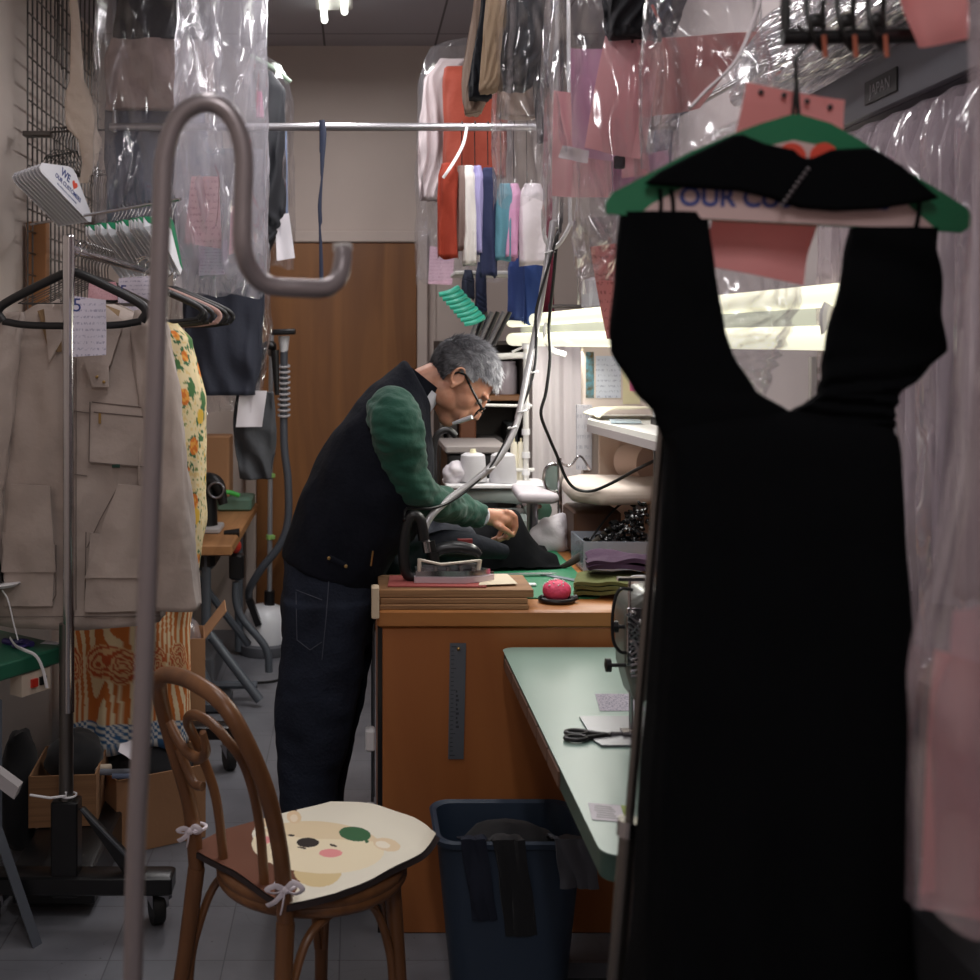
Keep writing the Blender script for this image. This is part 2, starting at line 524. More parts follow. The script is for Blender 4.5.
L(m2.outputs[2], m3.inputs[6]); L(rs.outputs[0], m3.inputs[7])
L(m3.outputs[2], b.inputs['Base Color']); b.inputs['Roughness'].default_value = 0.42

# ceiling: big painted panels with dark joints
cm, nt, b = nodes('ceiling_panels')
N = nt.nodes.new; L = nt.links.new
tc = N('ShaderNodeTexCoord'); mp = N('ShaderNodeMapping'); mp.inputs['Location'].default_value = (0.75, 0, 0)
L(tc.outputs['Object'], mp.inputs[0])
br = N('ShaderNodeTexBrick'); br.offset = 0; br.inputs['Scale'].default_value = 1.0
br.inputs['Brick Width'].default_value = 0.62; br.inputs['Row Height'].default_value = 1.22
br.inputs['Mortar Size'].default_value = 0.006
br.inputs['Color1'].default_value = (lin(172), lin(168), lin(174), 1); br.inputs['Color2'].default_value = (lin(166), lin(163), lin(170), 1)
br.inputs['Mortar'].default_value = (lin(96), lin(92), lin(94), 1)
L(mp.outputs[0], br.inputs['Vector']); L(br.outputs['Color'], b.inputs['Base Color']); b.inputs['Roughness'].default_value = 0.85

# ------------------------------------------------------------------ room shell
XL, XR, YB, ZC = -1.4, 1.32, 6.74, 3.28
struct('floor', MB().box((XL - .1, -1.2, -0.1), (XR + .1, YB + .1, 0)), fm)
struct('ceiling', MB().box((XL - .1, -1.2, ZC), (XR + .1, YB + .1, ZC + .1)), cm)
struct('wall_back', MB().box((XL - .1, YB, 0), (XR + .1, YB + .1, ZC)), wall_paint)
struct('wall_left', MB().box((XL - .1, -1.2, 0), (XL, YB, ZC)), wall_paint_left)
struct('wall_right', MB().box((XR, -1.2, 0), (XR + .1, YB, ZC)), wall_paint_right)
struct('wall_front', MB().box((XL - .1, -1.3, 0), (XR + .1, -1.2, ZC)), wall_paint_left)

wood_door = wood('door_veneer', (112, 70, 36), (144, 96, 52), scale=1.6, stretch=(3.5, 1, 0.35), rough=0.5)
d = MB().box((-.55, YB - .045, .01), (.345, YB - .002, 2.17), .004)
dr = struct('door_1', d, wood_door)
k = MB(); k.lathe((-.47, YB - .045, 1.0), [(.026, 0), (.026, .006), (.01, .01), (.01, .035), (.028, .045), (.03, .06), (.018, .07)], 20, axis=(0, -1, 0))
build('door_knob', k, chrome, dr)
fr = MB(); fr.box((.347, YB - .06, 0), (.405, YB - .002, 2.235), .006); fr.box((-.61, YB - .06, 0), (-.552, YB - .002, 2.235), .006)
fr.box((-.552, YB - .06, 2.172), (.347, YB - .002, 2.235), .006)
struct('trim_1', fr, wall_paint)
struct('baseboard_back', MB().box((.41, YB - .02, 0), (XR, YB - .001, .1), .004), mat('skirting', (120, 112, 106), 0.6))
struct('trim_2', MB().box((.44, YB - .012, 0), (.455, YB - .001, 2.19), .003), wall_paint)
struct('baseboard_left', MB().box((XL + .001, -1.1, 0), (XL + .016, YB - .02, .1), .004), mat('skirting', (120, 112, 106), 0.6))

# ------------------------------------------------------------------ fluorescent fixtures
tube_glow = mat('fluorescent_tube', (245, 246, 238), 0.4, emit=3, ecol=(252, 255, 246))
tube_glow_soft = mat('bench_fluorescent_tube', (250, 246, 214), 0.4, emit=0.95, ecol=(252, 250, 224))
def ceiling_fixture(xc, y0, y1, label, dx=.05, off=.0, warm=False):
    t = thing('fluorescent_fixture', label, 'ceiling light', (xc, (y0 + y1) / 2, ZC - .09), 'ceiling fluorescent fixtures')
    build('fixture_body', MB().box((xc - .09, y0 - .04, ZC - .05), (xc + .09, y1 - .1, ZC - .001), .008), white_paint, t)
    for q, o_ in ((-1, 0), (1, off)):
        x = xc + q * dx
        m = MB(); m.cyl((x, y0 + .02, ZC - .075), (x, y1 - .02 - o_, ZC - .075), .017, 14)
        m.ell((x, y1 - .02 - o_, ZC - .075), .0165, 14, 8)
        build('tube', m, tube_glow, t)
        build('lampholder', MB().box((x - .012, y0 - .005, ZC - .095), (x + .012, y0 + .02, ZC - .049), .003), white_plastic, t)
        build('lampholder', MB().box((x - .006, y1 - .12, ZC - .07), (x + .006, y1 - .1, ZC - .049), .002), white_plastic, t)
ceiling_fixture(-.1, 4.2, 5.95, 'ceiling fluorescent fixture with its two bare tube ends showing at the top', off=.15)
ceiling_fixture(.55, 3.1, 4.7, 'ceiling fluorescent fixture above the cutting table and hanging garments')
ceiling_fixture(-.25, 1.6, 3.0, 'ceiling fluorescent fixture above the bentwood chair')

# long twin-tube lamp over the bench on the right
t = thing('bench_lamp', 'long cream twin tube lamp slung above the bench behind the black dress', 'lamp', (.85, 4.2, 1.6))
def lp(f, z): return Vector((.70 + .375 * f, 5.45 - 2.95 * f, z))
m = MB(); m.tube(catmull([lp(.03, 1.705), lp(.1, 1.706), lp(1, 1.71)], 3), .026, 14); m.ell(lp(.03, 1.705), .026, 14, 8)
build('upper_tube', m, tube_glow_soft, t)
m = MB(); m.tube([lp(.02, 1.625), lp(1, 1.615)], .028, 14); m.ell(lp(.02, 1.625), .028, 14, 8)
build('lower_tube', m, tube_glow_soft, t)
m = MB(); m.obox((lp(.5, 1.665)) + Vector((.055, 0, 0)), (.02, 0, 0), lp(1, 0) - lp(.02, 0), (0, 0, .12))
build('reflector', m, mat('lamp_reflector', (196, 200, 205), 0.4), t)
for f in (.22, .62, .95):
    m = MB(); p = lp(f, 1.66); m.tube(catmull([p + Vector((.0, 0, .05)), p + Vector((-.02, 0, 0)), p + Vector((0, 0, -.075)), p + Vector((.06, 0, -.1))], 5), .012, 8)
    build('clamp', m, white_plastic, t)
m = MB()
for f in (.16, .9):
    p = lp(f, 1.7); m = MB(); m.cyl(p + Vector((.05, 0, .06)), Vector((XR - .001, p.y, 1.76)), .008, 8); m.cyl(p + Vector((.05, 0, .0)), p + Vector((.05, 0, .07)), .008, 8)
    build('wall_arm', m, wire_metal, t)
# ------------------------------------------------------------------ tickets
def lined(name, rgb, ink, sc=70, amt=.5):
    """paper with rows of faint printing; rows run across the sheet's own width"""
    if name in MC: return MC[name]
    m, nt, b = nodes(name); N = nt.nodes.new; L = nt.links.new
    tc = N('ShaderNodeTexCoord'); sp = N('ShaderNodeSeparateXYZ'); L(tc.outputs['Generated'], sp.inputs[0])
    wv = N('ShaderNodeMath'); wv.operation = 'MULTIPLY'; wv.inputs[1].default_value = sc; L(sp.outputs['Z'], wv.inputs[0])
    sn = N('ShaderNodeMath'); sn.operation = 'SINE'; L(wv.outputs[0], sn.inputs[0])
    gt = N('ShaderNodeMath'); gt.operation = 'GREATER_THAN'; gt.inputs[1].default_value = .35; L(sn.outputs[0], gt.inputs[0])
    mp = N('ShaderNodeMapping'); mp.inputs['Scale'].default_value = (14, 14, sc / 6.28); L(tc.outputs['Generated'], mp.inputs[0])
    n = N('ShaderNodeTexNoise'); n.inputs['Scale'].default_value = 1.6; n.inputs['Detail'].default_value = 2; L(mp.outputs[0], n.inputs['Vector'])
    g2 = N('ShaderNodeMath'); g2.operation = 'GREATER_THAN'; g2.inputs[1].default_value = .54; L(n.outputs['Fac'], g2.inputs[0])
    mu = N('ShaderNodeMath'); mu.operation = 'MULTIPLY'; L(gt.outputs[0], mu.inputs[0]); L(g2.outputs[0], mu.inputs[1])
    m2 = N('ShaderNodeMath'); m2.operation = 'MULTIPLY'; m2.inputs[1].default_value = amt; L(mu.outputs[0], m2.inputs[0])
    mx = N('ShaderNodeMix'); mx.data_type = 'RGBA'; L(m2.outputs[0], mx.inputs[0])
    mx.inputs[6].default_value = tuple(lin(v) for v in rgb) + (1,); mx.inputs[7].default_value = tuple(lin(v) for v in ink) + (1,)
    L(mx.outputs[2], b.inputs['Base Color']); b.inputs['Roughness'].default_value = .75
    MC[name] = m; return m
pink_plain = mat('paper_rose', (246, 202, 206), .7, var=.05, vscale=4)
pink_deep = mat('paper_deep_rose', (234, 168, 166), .7, var=.06, vscale=4)
pink_lilac = mat('paper_lilac', (228, 188, 214), .7, var=.05, vscale=4)
pink_print = lined('paper_rose_printed', (232, 196, 204), (150, 80, 100))
pink_print2 = lined('paper_coral_printed', (232, 170, 166), (150, 70, 80))
white_print = lined('paper_white_printed', (226, 220, 230), (90, 90, 130))
lilac_print = lined('paper_lilac_printed', (214, 204, 222), (110, 70, 110))
for m_ in (pink_plain, pink_deep, pink_lilac, pink_print, pink_print2, white_print, lilac_print): translucent(m_)

def sheet(mb, p00, p10, p11, p01, curl=.01, seed=0, nu=8, nv=10, thick=.0008, t3=None):
    """paper from four corners (bottom-left, bottom-right, top-right, top-left), a little curled"""
    A, B, C, D = map(Vector, (p00, p10, p11, p01))
    n = (B - A).cross(D - A).normalized()
    def f(u, v):
        p = A * (1 - u) * (1 - v) + B * u * (1 - v) + C * u * v + D * (1 - u) * v
        k = noise.noise(Vector((u * 1.3 + seed * 3.1, v * 1.1, seed)))
        return p + n * curl * (k * 2 + (u - .5) ** 2 * 2 * (1 - v))
    return mb.grid(f, nu, nv, thick)

def ticket(px, s, m, label, group=None, curl=.01, seed=0, ds=(0, 0, 0, 0), name='ticket', cat='ticket', staple=None):
    """px: four pixel corners bl, br, tr, tl"""
    c = [W(px[i][0], px[i][1], s + ds[i]) for i in range(4)]
    mb = MB(); sheet(mb, *c, curl=curl, seed=seed)
    o = one(name, mb, m, label, cat, group)
    if staple:
        for q in staple:
            k = MB(); p = W(q[0], q[1], s) + Vector((0, -.004, 0)); k.ell(p, (.0035, .001, .0035), 10, 6)
            build('punch_hole', k, dark_plastic, o)
    return o

# ------------------------------------------------------------------ wire grid panel on the left wall
t = thing('wire_grid_panel', 'tall chrome wire grid panel fixed to the beige left wall', 'grid panel', (XL + .05, 5.6, 1.2))
m = MB(); gx = XL + .05
y = 4.95
while y < 6.35:
    m.cyl((gx, y, 1.35), (gx, y, 3.2), .004, 6); y += .075
z = 1.35
while z < 3.21:
    m.cyl((gx + .006, 4.95, z), (gx + .006, 6.33, z), .004, 6); z += .09
build('grid', m, wire_metal, t)
m = MB()
for (y_, z_) in ((5.0, 1.5), (5.0, 3.1), (6.28, 1.5), (6.28, 3.1)): m = MB(); m.cyl((XL + .001, y_, z_), (gx, y_, z_), .008, 8); build('wall_bracket', m, chrome, t)

# brown board + strips leaning behind the hangers, down the left
one('wooden_post', MB().box((-1.385, 5.05, .9), (-1.30, 5.11, 2.12), .004), wood('tan_board', (150, 100, 60), (176, 124, 80), 2, (1, 1, .3)),
    'tan wooden post standing against left wall below the white paper hangers', 'post')
one('white_cabinet', MB().box((-1.39, 3.95, 0), (-1.0, 4.5, .96), .008), mat('cabinet_white', (196, 190, 186), .55),
    'plain off-white cabinet behind the green topped table', 'cabinet')

# ------------------------------------------------------------------ hanger makers
def wire_hanger(mb, x, y, z, w=.40, h=.11, r=.0016, rz=0, tilt=0, hook=.055):
    """triangular wire hanger, hook centre at (x,y,z); plane turned rz about the vertical"""
    q = Matrix.Translation((x, y, z)) @ Matrix.Rotation(rz, 4, 'Z') @ Matrix.Rotation(tilt, 4, 'Y')
    pts = [(-w / 2, -hook - h), (0, -hook - .012), (w / 2, -hook - h)]
    a = [q @ Vector((p[0], 0, p[1])) for p in pts]
    mb.tube([a[0], a[1], a[2]], r, 5, closed=True)
    hk = [(0, -hook - .012), (0, -hook * .55), (.018, -hook * .2), (.014, .012), (-.006, .018), (-.018, .004)]
    mb.tube(catmull([q @ Vector((p[0], 0, p[1])) for p in hk], 3), r * 1.1, 5)

heart_red = mat('print_red', (226, 84, 62), .6)
print_blue = mat('print_blue', (44, 62, 128), .6)
print_grey = mat('print_grey', (120, 130, 165), .6)
card_white = mat('hanger_card_white', (228, 228, 234), .6)
green_card = mat('hanger_card_green', (16, 120, 80), .55)
def heart_pts(cx, cz, r):
    o = []
    for i in range(28):
        a = 2 * PI * i / 28
        o.append((cx + r * (16 * math.sin(a) ** 3) / 16, cz + r * (13 * math.cos(a) - 5 * math.cos(2 * a) - 2 * math.cos(3 * a) - math.cos(4 * a)) / 16))
    return o

# white card hangers printed WE (heart) OUR CUSTOMERS, bunched on the grid
def card_hanger(loc, rz, label, front, tilt=0, grp='white printed card hangers on the left grid'):
    t = thing('paper_hanger', label, 'hanger', loc, grp)
    q = Matrix.Translation(loc) @ Matrix.Rotation(rz, 4, 'Z') @ Matrix.Rotation(tilt, 4, 'Y')
    f = lambda x, y, z: q @ Vector((x, y, z))
    m = MB(); m.prism([(-.2, -.175), (-.19, -.15), (-.03, -.065), (0, -.058), (.03, -.065), (.19, -.15), (.2, -.175), (.18, -.185), (-.18, -.185)], -.0015, .0015, f)
    build('card', m, card_white, t)
    m = MB(); hk = [(0, -.06), (0, -.03), (.016, -.012), (.014, .012), (-.004, .02), (-.016, .006)]
    m.tube(catmull([q @ Vector((p[0], 0, p[1])) for p in hk], 3), .0018, 6)
    build('hook', m, wire_dark, t)
    if front:
        M = q @ Matrix.Translation((-.035, -.0022, -.108)) @ Matrix.Rotation(PI / 2, 4, 'X')
        text('lettering', 'WE', .042, M, print_blue, t, .0003, .0008)
        m = MB(); m.prism(heart_pts(.035, -.108, .019), -.0026, -.0018, f); build('printed_heart', m, heart_red, t)
        text('lettering', 'OUR CUSTOMERS', .024, q @ Matrix.Translation((0, -.0022, -.142)) @ Matrix.Rotation(PI / 2, 4, 'X'), print_blue, t, .0003, .0004)
        text('lettering', 'WE APPRECIATE YOUR BUSINESS', .010, q @ Matrix.Translation((0, -.0022, -.166)) @ Matrix.Rotation(PI / 2, 4, 'X'), print_grey, t, .0003)
    return t
hb = W(76, 156, 262)
for i in range(9):
    card_hanger(hb + Vector((-.016 * i, .006 * i, -0.002 * i)), R(72 + .5 * i), 'white card hanger facing out, printed with WE, a red heart and OUR CUSTOMERS' if i == 0 else
                ORD[i - 1] + ' white card hanger behind the printed one in the bunch', i == 0, tilt=R(24 - i * .4))
# prongs reaching off the grid
prong_zpx = [(72, 131, 158, 128, 245, 'upper'), (88, 176, 172, 171, 235, 'lower')]
for a, b_, c, d_, s, w_ in prong_zpx:
    m = MB(); p0, p1 = W(a - 20, b_ + 1, s), W(c, d_, s)
    m.tube([p0, p1, p1 + Vector((.012, 0, .02))], .0045, 8)
    m.box((gx, p0.y - .03, p0.z - .02), (p0.x, p0.y + .03, p0.z + .0), .002)
    one('display_prong', m, wire_metal, w_ + ' chrome prong arm sticking out from the wire grid', 'hook arm')
# dark hook heads of hangers on the upper prong (one bunch of bare hangers)
rnd = random.Random(4)
for i in range(8):
    m = MB(); p = W(54 + i * 3.0, 132, 245); wire_hanger(m, p.x, p.y, p.z + .002, w=.3, h=.1, r=.0022, rz=R(82), hook=.06)
    one('wire_hanger', m, wire_dark, 'bare dark wire hanger in the tight bunch above the white card hangers', 'hanger', 'bare hangers on upper prong')
for i in range(14):
    p = W(90 + i * 2.2, 176 - i * .2, 235)
    m = MB(); wire_hanger(m, p.x, p.y, p.z + .0, w=.30, h=.12, r=.0018, rz=R(78), hook=.09)
    one('wire_hanger', m, wire_metal, 'bare chrome wire hanger in the row on the lower prong', 'hanger', 'bare hangers on lower prong')
# green and white card hangers on the lower rail
rail = MB(); a, b_ = Vector((-1.345, 4.98, 2.10)), Vector((-.60, 4.12, 2.10)); rail.cyl(a, b_, .006, 10)
one('hanger_rail', rail, chrome, 'short chrome rail carrying green and white card hangers', 'rail')
gh = None
for i in range(16):
    p = a.lerp(b_, .60 + .0245 * i)
    if gh is None:
        gh = thing('green_hanger', 'first green topped white card hanger from the left over the rolling rack', 'hanger', p, 'green and white card hangers in a row')
        q = Matrix.Translation(p) @ Matrix.Rotation(R(80), 4, 'Z') @ Matrix.Rotation(R(24), 4, 'Y')
        f = lambda x, y, z: q @ Vector((x, y, z))
        m = MB(); m.prism([(-.19, -.17), (-.03, -.085), (0, -.08), (.03, -.085), (.19, -.17), (.15, -.17), (.0, -.115), (-.15, -.17)], -.003, .003, f)
        build('green_edge', m, green_card, gh)
        m = MB(); m.prism([(-.185, -.172), (-.15, -.171), (0, -.115), (.15, -.171), (.185, -.172), (.17, -.2), (-.17, -.2)], -.002, .002, f)
        build('white_card', m, card_white, gh)
        m = MB(); m.tube(catmull([q @ Vector(v) for v in ((0, 0, -.085), (0, 0, -.04), (.016, 0, -.012), (.012, 0, .01), (-.012, 0, .012))], 3), .0018, 6)
        build('hook', m, wire_metal, gh)
        cur = gh
    else:
        cur = copy_tree(gh); cur.location = p
    cur.rotation_euler = (0, 0, R(rnd.uniform(-4, 4)))
    if i:
        cur['label'] = ORD[i] + ' green topped white card hanger from the left over the rolling rack'

# long cream strap-like bag hanging from the grid
cream_cloth = mat('cream_cloth', (224, 208, 194), .85, bump=.3, bscale=25)
cc = W(83, 60, 250)
def bagf(prof):
    m = MB(); m.hang([(W(0, y, 250).z, W(x, 0, 250).x, hw / 250, hd) for y, x, hw, hd in prof], cc.y, na=36, nz=44, fold=.006, kf=2, nse=.004, seed=3)
    return m
one('cloth_bag', bagf([(-30, 71, 3, .006), (30, 76, 5, .006), (80, 77, 7, .01), (92, 78, 12, .02), (112, 81, 16, .03), (128, 82, 15, .028), (140, 90, 12, .02), (160, 90, 8, .014), (183, 84, 4, .006)]), cream_cloth,
    'cream cloth drawstring bag hanging twisted from the wire grid', 'cloth bag')
m = MB()
for i in range(9): m.tube([W(58 + i * 4.5, -30, 240), W(57 + i * 4.6, 60 + 10 * (i % 3), 240)], .0035, 6)
one('spare_rods', m, wire_metal, 'bundle of thin grey metal rods hanging beside the cream bag', 'rods')

# ------------------------------------------------------------------ pipe across the room
PZ = 1.6 + 218 / 250; PY = 4.8
m = MB(); m.cyl((-.98, PY, PZ), (1.05, PY, PZ), .016, 16)
o = one('clothes_pipe', m, mat('galvanised_pipe', (176, 174, 178), .3, metal=.85), 'long galvanised clothes pipe spanning the shop at ceiling height', 'pipe')
m = MB(); m.cyl((1.03, PY, PZ - .02), (1.03, PY, ZC), .01, 10); build('pipe_hanger', m, steel, o)
m = MB(); m.cyl((-.96, PY, PZ - .02), (-.96, PY, ZC), .01, 10); build('pipe_hanger', m, steel, o)

# blue tie hanging from the pipe
tie = mat('navy_satin', (28, 38, 64), .5, sheen=.2)
m = MB()
pts = [W(322, 121, 250), W(323.5, 136, 250), W(322.5, 160, 250), W(322, 175, 250), W(322, 180, 250), W(320, 205, 250), W(320.5, 222, 250), W(320, 228, 250), W(321, 250, 250), W(322, 296, 250)]
m.tube(catmull(pts, 5), [.012, .013, .009, .006, .004, .008, .008, .004, .007, .009], 8, fy=.25, up=(1, 0, 0))
m.v = [v + Vector((0, -.022, 0)) for v in m.v]
m.tube(catmull([(pts[0].x, PY - .02, PZ + .002), (pts[0].x, PY - .012, PZ + .018), (pts[0].x, PY + .006, PZ + .02), (pts[0].x, PY + .02, PZ), (pts[0].x, PY + .018, PZ - .1)], 4), .011, 8, fy=.2, up=(1, 0, 0))
one('necktie', m, tie, 'narrow navy tie knotted over the bare pipe before the wood door', 'tie')

# ------------------------------------------------------------------ bagged garments, upper left
def garment_bag(name, label, px0, px1, y0, y1, s, m, seed=0, depth=.09, sh=.35, group='clear plastic garment bags on left', fold=.02, kf=6, taper=1.0, drift=0):
    a, b_ = W(px0, y0, s), W(px1, y1, s)
    xc = (a.x + b_.x) / 2; hw = (b_.x - a.x) / 2; z0, z1 = a.z, b_.z; h = z0 - z1
    mb = MB()
    mb.hang([(z0, xc, hw * .12, depth * .2), (z0 - .03, xc, hw * sh, depth * .5), (z0 - .12, xc, hw * .85, depth * .9), (z0 - .2, xc, hw * .95, depth),
             (z0 - h * .6, xc + drift * .5, hw, depth), (z1, xc + drift, hw * taper, depth * .9)], a.y, na=80, nz=60, fold=fold, kf=kf, seed=seed, nse=.03, ragged=.05)
    # open bottom
    mb.f = mb.f[:-1]; mb.mi = mb.mi[:-1]
    return one(name, mb, m, label, 'garment bag', group, autos=0)

def cloth(name, prof, s, m, label, cat, group=None, seed=0, fold=.02, kf=6, nse=.015, ragged=.0, parent=None, yo=0, na=64, nz=44, sq=.75):
    """hanging cloth from pixel rows (y, x0, x1, depth)"""
    mb = MB(); Y = 1200 / s
    mb.hang([(W(0, y, s).z, (W(x0, 0, s).x + W(x1, 0, s).x) / 2, (x1 - x0) / 2 / s, d) for y, x0, x1, d in prof], Y + yo, na=na, nz=nz, fold=fold, kf=kf, seed=seed, nse=nse, ragged=ragged, sq=sq)
    return one(name, mb, m, label, cat, group, autos=0)

# the black skirt at the very top, hung on a rail above the frame
cloth('pleated_skirt', [(-40, 128, 200, .05), (0, 118, 210, .04), (41, 114, 214, .05)], 250, mat('black_pleated', (14, 14, 17), .9, spec=.1),
      'black pleated skirt inside plastic at the top left', 'skirt', fold=.018, kf=7, seed=2)
grey_dark = mat('charcoal_wool', (52, 54, 64), .85, bump=.2, bscale=50)
slate = mat('slate_wool', (92, 98, 114), .85, bump=.2, bscale=50)
brownish = mat('taupe_cloth', (156, 136, 130), .85, bump=.2, bscale=40)
cloth('wrapped_coat', [(70, 118, 190, .05), (110, 105, 205, .07), (260, 108, 215, .05)], 246, slate, 'slate blue coat blurred inside crinkled plastic behind the hook', 'coat', seed=6, nse=.02)
cloth('wrapped_blouse', [(40, 112, 205, .04), (60, 104, 215, .06), (110, 106, 210, .05)], 250, brownish, 'taupe blouse seen through plastic below the black skirt', 'blouse', seed=7, nse=.02)
garment_bag('garment_bag', 'wide clear garment bag with the black skirt and taupe blouse inside', 94, 222, -80, 262, 250, film, seed=1, depth=.12, sh=.9, kf=4, fold=.03)
garment_bag('garment_bag', 'milky garment bag bulging at the right beside the bent hook', 176, 268, -80, 285, 262, film_milky, seed=2, depth=.13, sh=.9, kf=3, fold=.03)
cloth('dark_suit', [(150, 190, 262, .05), (190, 178, 268, .07), (350, 186, 262, .07), (395, 190, 255, .06)], 236, mat('navy_suit', (40, 44, 58), .8, bump=.1), 'navy suit hanging low in clear plastic left of the door', 'suit', seed=9, nse=.02, fold=.012)
garment_bag('garment_bag', 'long clear garment bag over the low navy suit', 172, 272, 200, 408, 232, film_clear, seed=3, depth=.1, sh=.8, kf=6, fold=.03, taper=.75)
# pair of jackets in plastic nearest the door
cloth('dark_jacket', [(72, 255, 272, .04), (90, 248, 285, .07), (215, 240, 286, .08), (255, 245, 268, .07)], 225, mat('black_jacket', (30, 32, 38), .75), 'black jacket in plastic on the hanger nearest the wooden door', 'jacket', seed=11, fold=.02)
cloth('blue_shirt', [(130, 278, 287, .03), (215, 279, 288, .05)], 222, mat('pale_blue', (130, 152, 186), .8), 'pale blue shirt edge showing beside the black jacket', 'shirt', seed=12, fold=.006, nse=.004)
cloth('magenta_blouse', [(92, 256, 262, .02), (118, 256, 264, .02)], 229, mat('magenta_cloth', (150, 50, 96), .8), 'sliver of magenta blouse beside the black jacket', 'blouse', seed=13, fold=.002, nse=.002)
garment_bag('garment_bag', 'garment bag with drawn shoulder over the black jacket by the door', 236, 294, 58, 262, 220, film_clear, seed=4, depth=.16, sh=.5, kf=3, fold=.02)
m = MB(); p = W(262, 52, 222)
m.tube(catmull([W(250, 56, 222), W(262, 62, 222), W(278, 72, 222), W(291, 82, 222)], 4), [.01, .012, .012, .008], 10)
one('wooden_hanger', m, mat('pale_green_hanger', (140, 160, 140), .5), 'pale green hanger tip poking out of the bag beside the door', 'hanger')
cloth('grey_shorts', [(392, 236, 274, .04), (430, 234, 276, .06), (478, 240, 272, .06)], 233, mat('grey_wool', (62, 64, 68), .9, bump=.2), 'dark grey folded trousers below the white slip near the steamer', 'trousers', seed=14, fold=.02, kf=3)
ticket([(236, 427), (262, 427), (267, 391), (240, 390)], 236.5, paper_white, 'blank white paper slip hung over the grey trousers beside the steamer', seed=3, name='paper_slip', cat='paper slip')
ticket([(184, 243), (222, 249), (219, 177), (191, 176)], 262, pink_print, 'printed pink ticket framed inside the bent metal hook', seed=5)
ticket([(199, 276), (228, 274), (227, 240), (198, 242)], 255, lilac_print, 'pale lilac ticket tail hanging below the framed pink ticket', seed=6)
ticket([(277, 261), (295, 258), (289, 213), (275, 216)], 226.5, paper_white, 'narrow white slip at the bottom of the bag by the door', seed=8, name='paper_slip', cat='paper slip')
ticket([(229, 255), (241, 252), (243, 205), (231, 206)], 262, pink_print, 'pink ticket half hidden behind right leg of bent hook', seed=9)
# small red-brown string on the ticket
m = MB(); m.tube(catmull([W(215, 165, 266), W(219, 180, 266), W(218, 210, 266), W(216, 226, 266)], 5), .002, 6)
one('ticket_string', m, mat('dark_red', (120, 40, 50), .6), 'dark red string hanging over the framed pink ticket', 'string')

# ------------------------------------------------------------------ foreground bent hook pole
hp = [(128, 1100), (133, 980), (143, 700), (155, 400), (162, 200), (166, 150), (180, 116), (205, 103), (230, 115), (243, 150), (243, 200), (243, 245), (250, 270), (266, 284), (300, 287), (325, 286), (338, 274), (342, 255), (342, 243)]
pts = [W(x, y, 900 if y > 150 or i < 5 else 900) for i, (x, y) in enumerate(hp)]
pts[0] = Vector((pts[0].x, pts[0].y, .0))
for i in range(12, 19): pts[i] += Vector((0, .012 * (i - 11), 0))
m = MB(); m.tube(catmull(pts, 7), .0108, 14)
pole_m = mat('worn_steel', (146, 137, 138), .34, metal=.5)
t = thing('garment_hook_stand', 'bent steel hook stand close to the lens on the left', 'hook stand', (pts[0].x, pts[0].y, 0))
build('pole', m, pole_m, t)
m = MB(); e = pts[-1]; m.cyl(e + Vector((0, 0, -.003)), e + Vector((0, 0, .007)), .0118, 14)
build('end_cap', m, mat('light_cap', (200, 198, 196), .4), t)
m = MB(); m.lathe((pts[0].x, pts[0].y, 0), [(.11, 0), (.11, .012), (.03, .02), (.016, .03)], 24)
build('base', m, black_metal, t)
from mathutils.bvhtree import BVHTree
def surf(o):
    me = o.data; off = wloc(o)
    bv = BVHTree.FromPolygons([v.co + off for v in me.vertices], [tuple(p.vertices) for p in me.polygons])
    def hit(px, py, s, lift=.003):
        """point on the cloth seen along the view through (px,py)"""
        d = (W(px, py, s) - Vector((0, 0, CAMZ))).normalized()
        h = bv.ray_cast(Vector((0, 0, CAMZ)), d)
        p = h[0] if h[0] is not None else W(px, py, s)
        return p - d * lift
    return hit

def patch(name, hit, px, s, m, parent, lift=.004, nu=10, nv=10, thick=.004):
    """sewn-on panel following the garment's surface; px = bl, br, tr, tl"""
    def f(u, v):
        x = px[0][0] * (1 - u) * (1 - v) + px[1][0] * u * (1 - v) + px[2][0] * u * v + px[3][0] * (1 - u) * v
        y = px[0][1] * (1 - u) * (1 - v) + px[1][1] * u * (1 - v) + px[2][1] * u * v + px[3][1] * (1 - u) * v
        return hit(x, y, s, lift)
    m_ = MB(); m_.grid(f, nu, nv, -thick)
    return build(name, m_, m, parent)

def stitch(name, hit, px, s, m, parent, r=.0012, lift=.002, n=8):
    P = []
    for i in range(len(px) - 1):
        for k in range(n):
            t = k / n; P.append(hit(px[i][0] * (1 - t) + px[i + 1][0] * t, px[i][1] * (1 - t) + px[i + 1][1] * t, s, lift))
    P.append(hit(px[-1][0], px[-1][1], s, lift))
    m_ = MB(); m_.tube(P, r, 5)
    return build(name, m_, m, parent)

# ------------------------------------------------------------------ rolling rack
RX = -.78
t = thing('rolling_rack', 'rolling garment rack with a chrome post and black braced base', 'garment rack', (RX, 3.9, 0))
m = MB(); m.cyl((RX, 3.27, .60), (RX, 3.27, 1.895), .0155, 18); m.ell((RX, 3.27, 1.895), (.0155, .0155, .008), 18, 8); build('post', m, chrome, t)
m = MB(); m.cyl((RX - .008, 3.275, .22), (RX - .008, 3.275, .84), .0195, 18); build('post_sleeve', m, mat('dull_chrome', (120, 116, 112), .28, metal=.95), t)
m = MB(); m.cyl((-.72, 4.5, .2), (-.72, 4.5, 1.86), .0155, 16); build('post', m, chrome, t)
m = MB(); m.cyl((RX, 3.262, 1.862), (-.72, 4.52, 1.862), .0135, 14); m.ell((-.72, 4.52, 1.862), .0155, 12, 8); build('hanging_rail', m, chrome, t)
m = MB(); m.box((RX - .045, 3.25, .10), (RX + .028, 3.31, .36), .004); build('post_socket', m, black_metal, t)
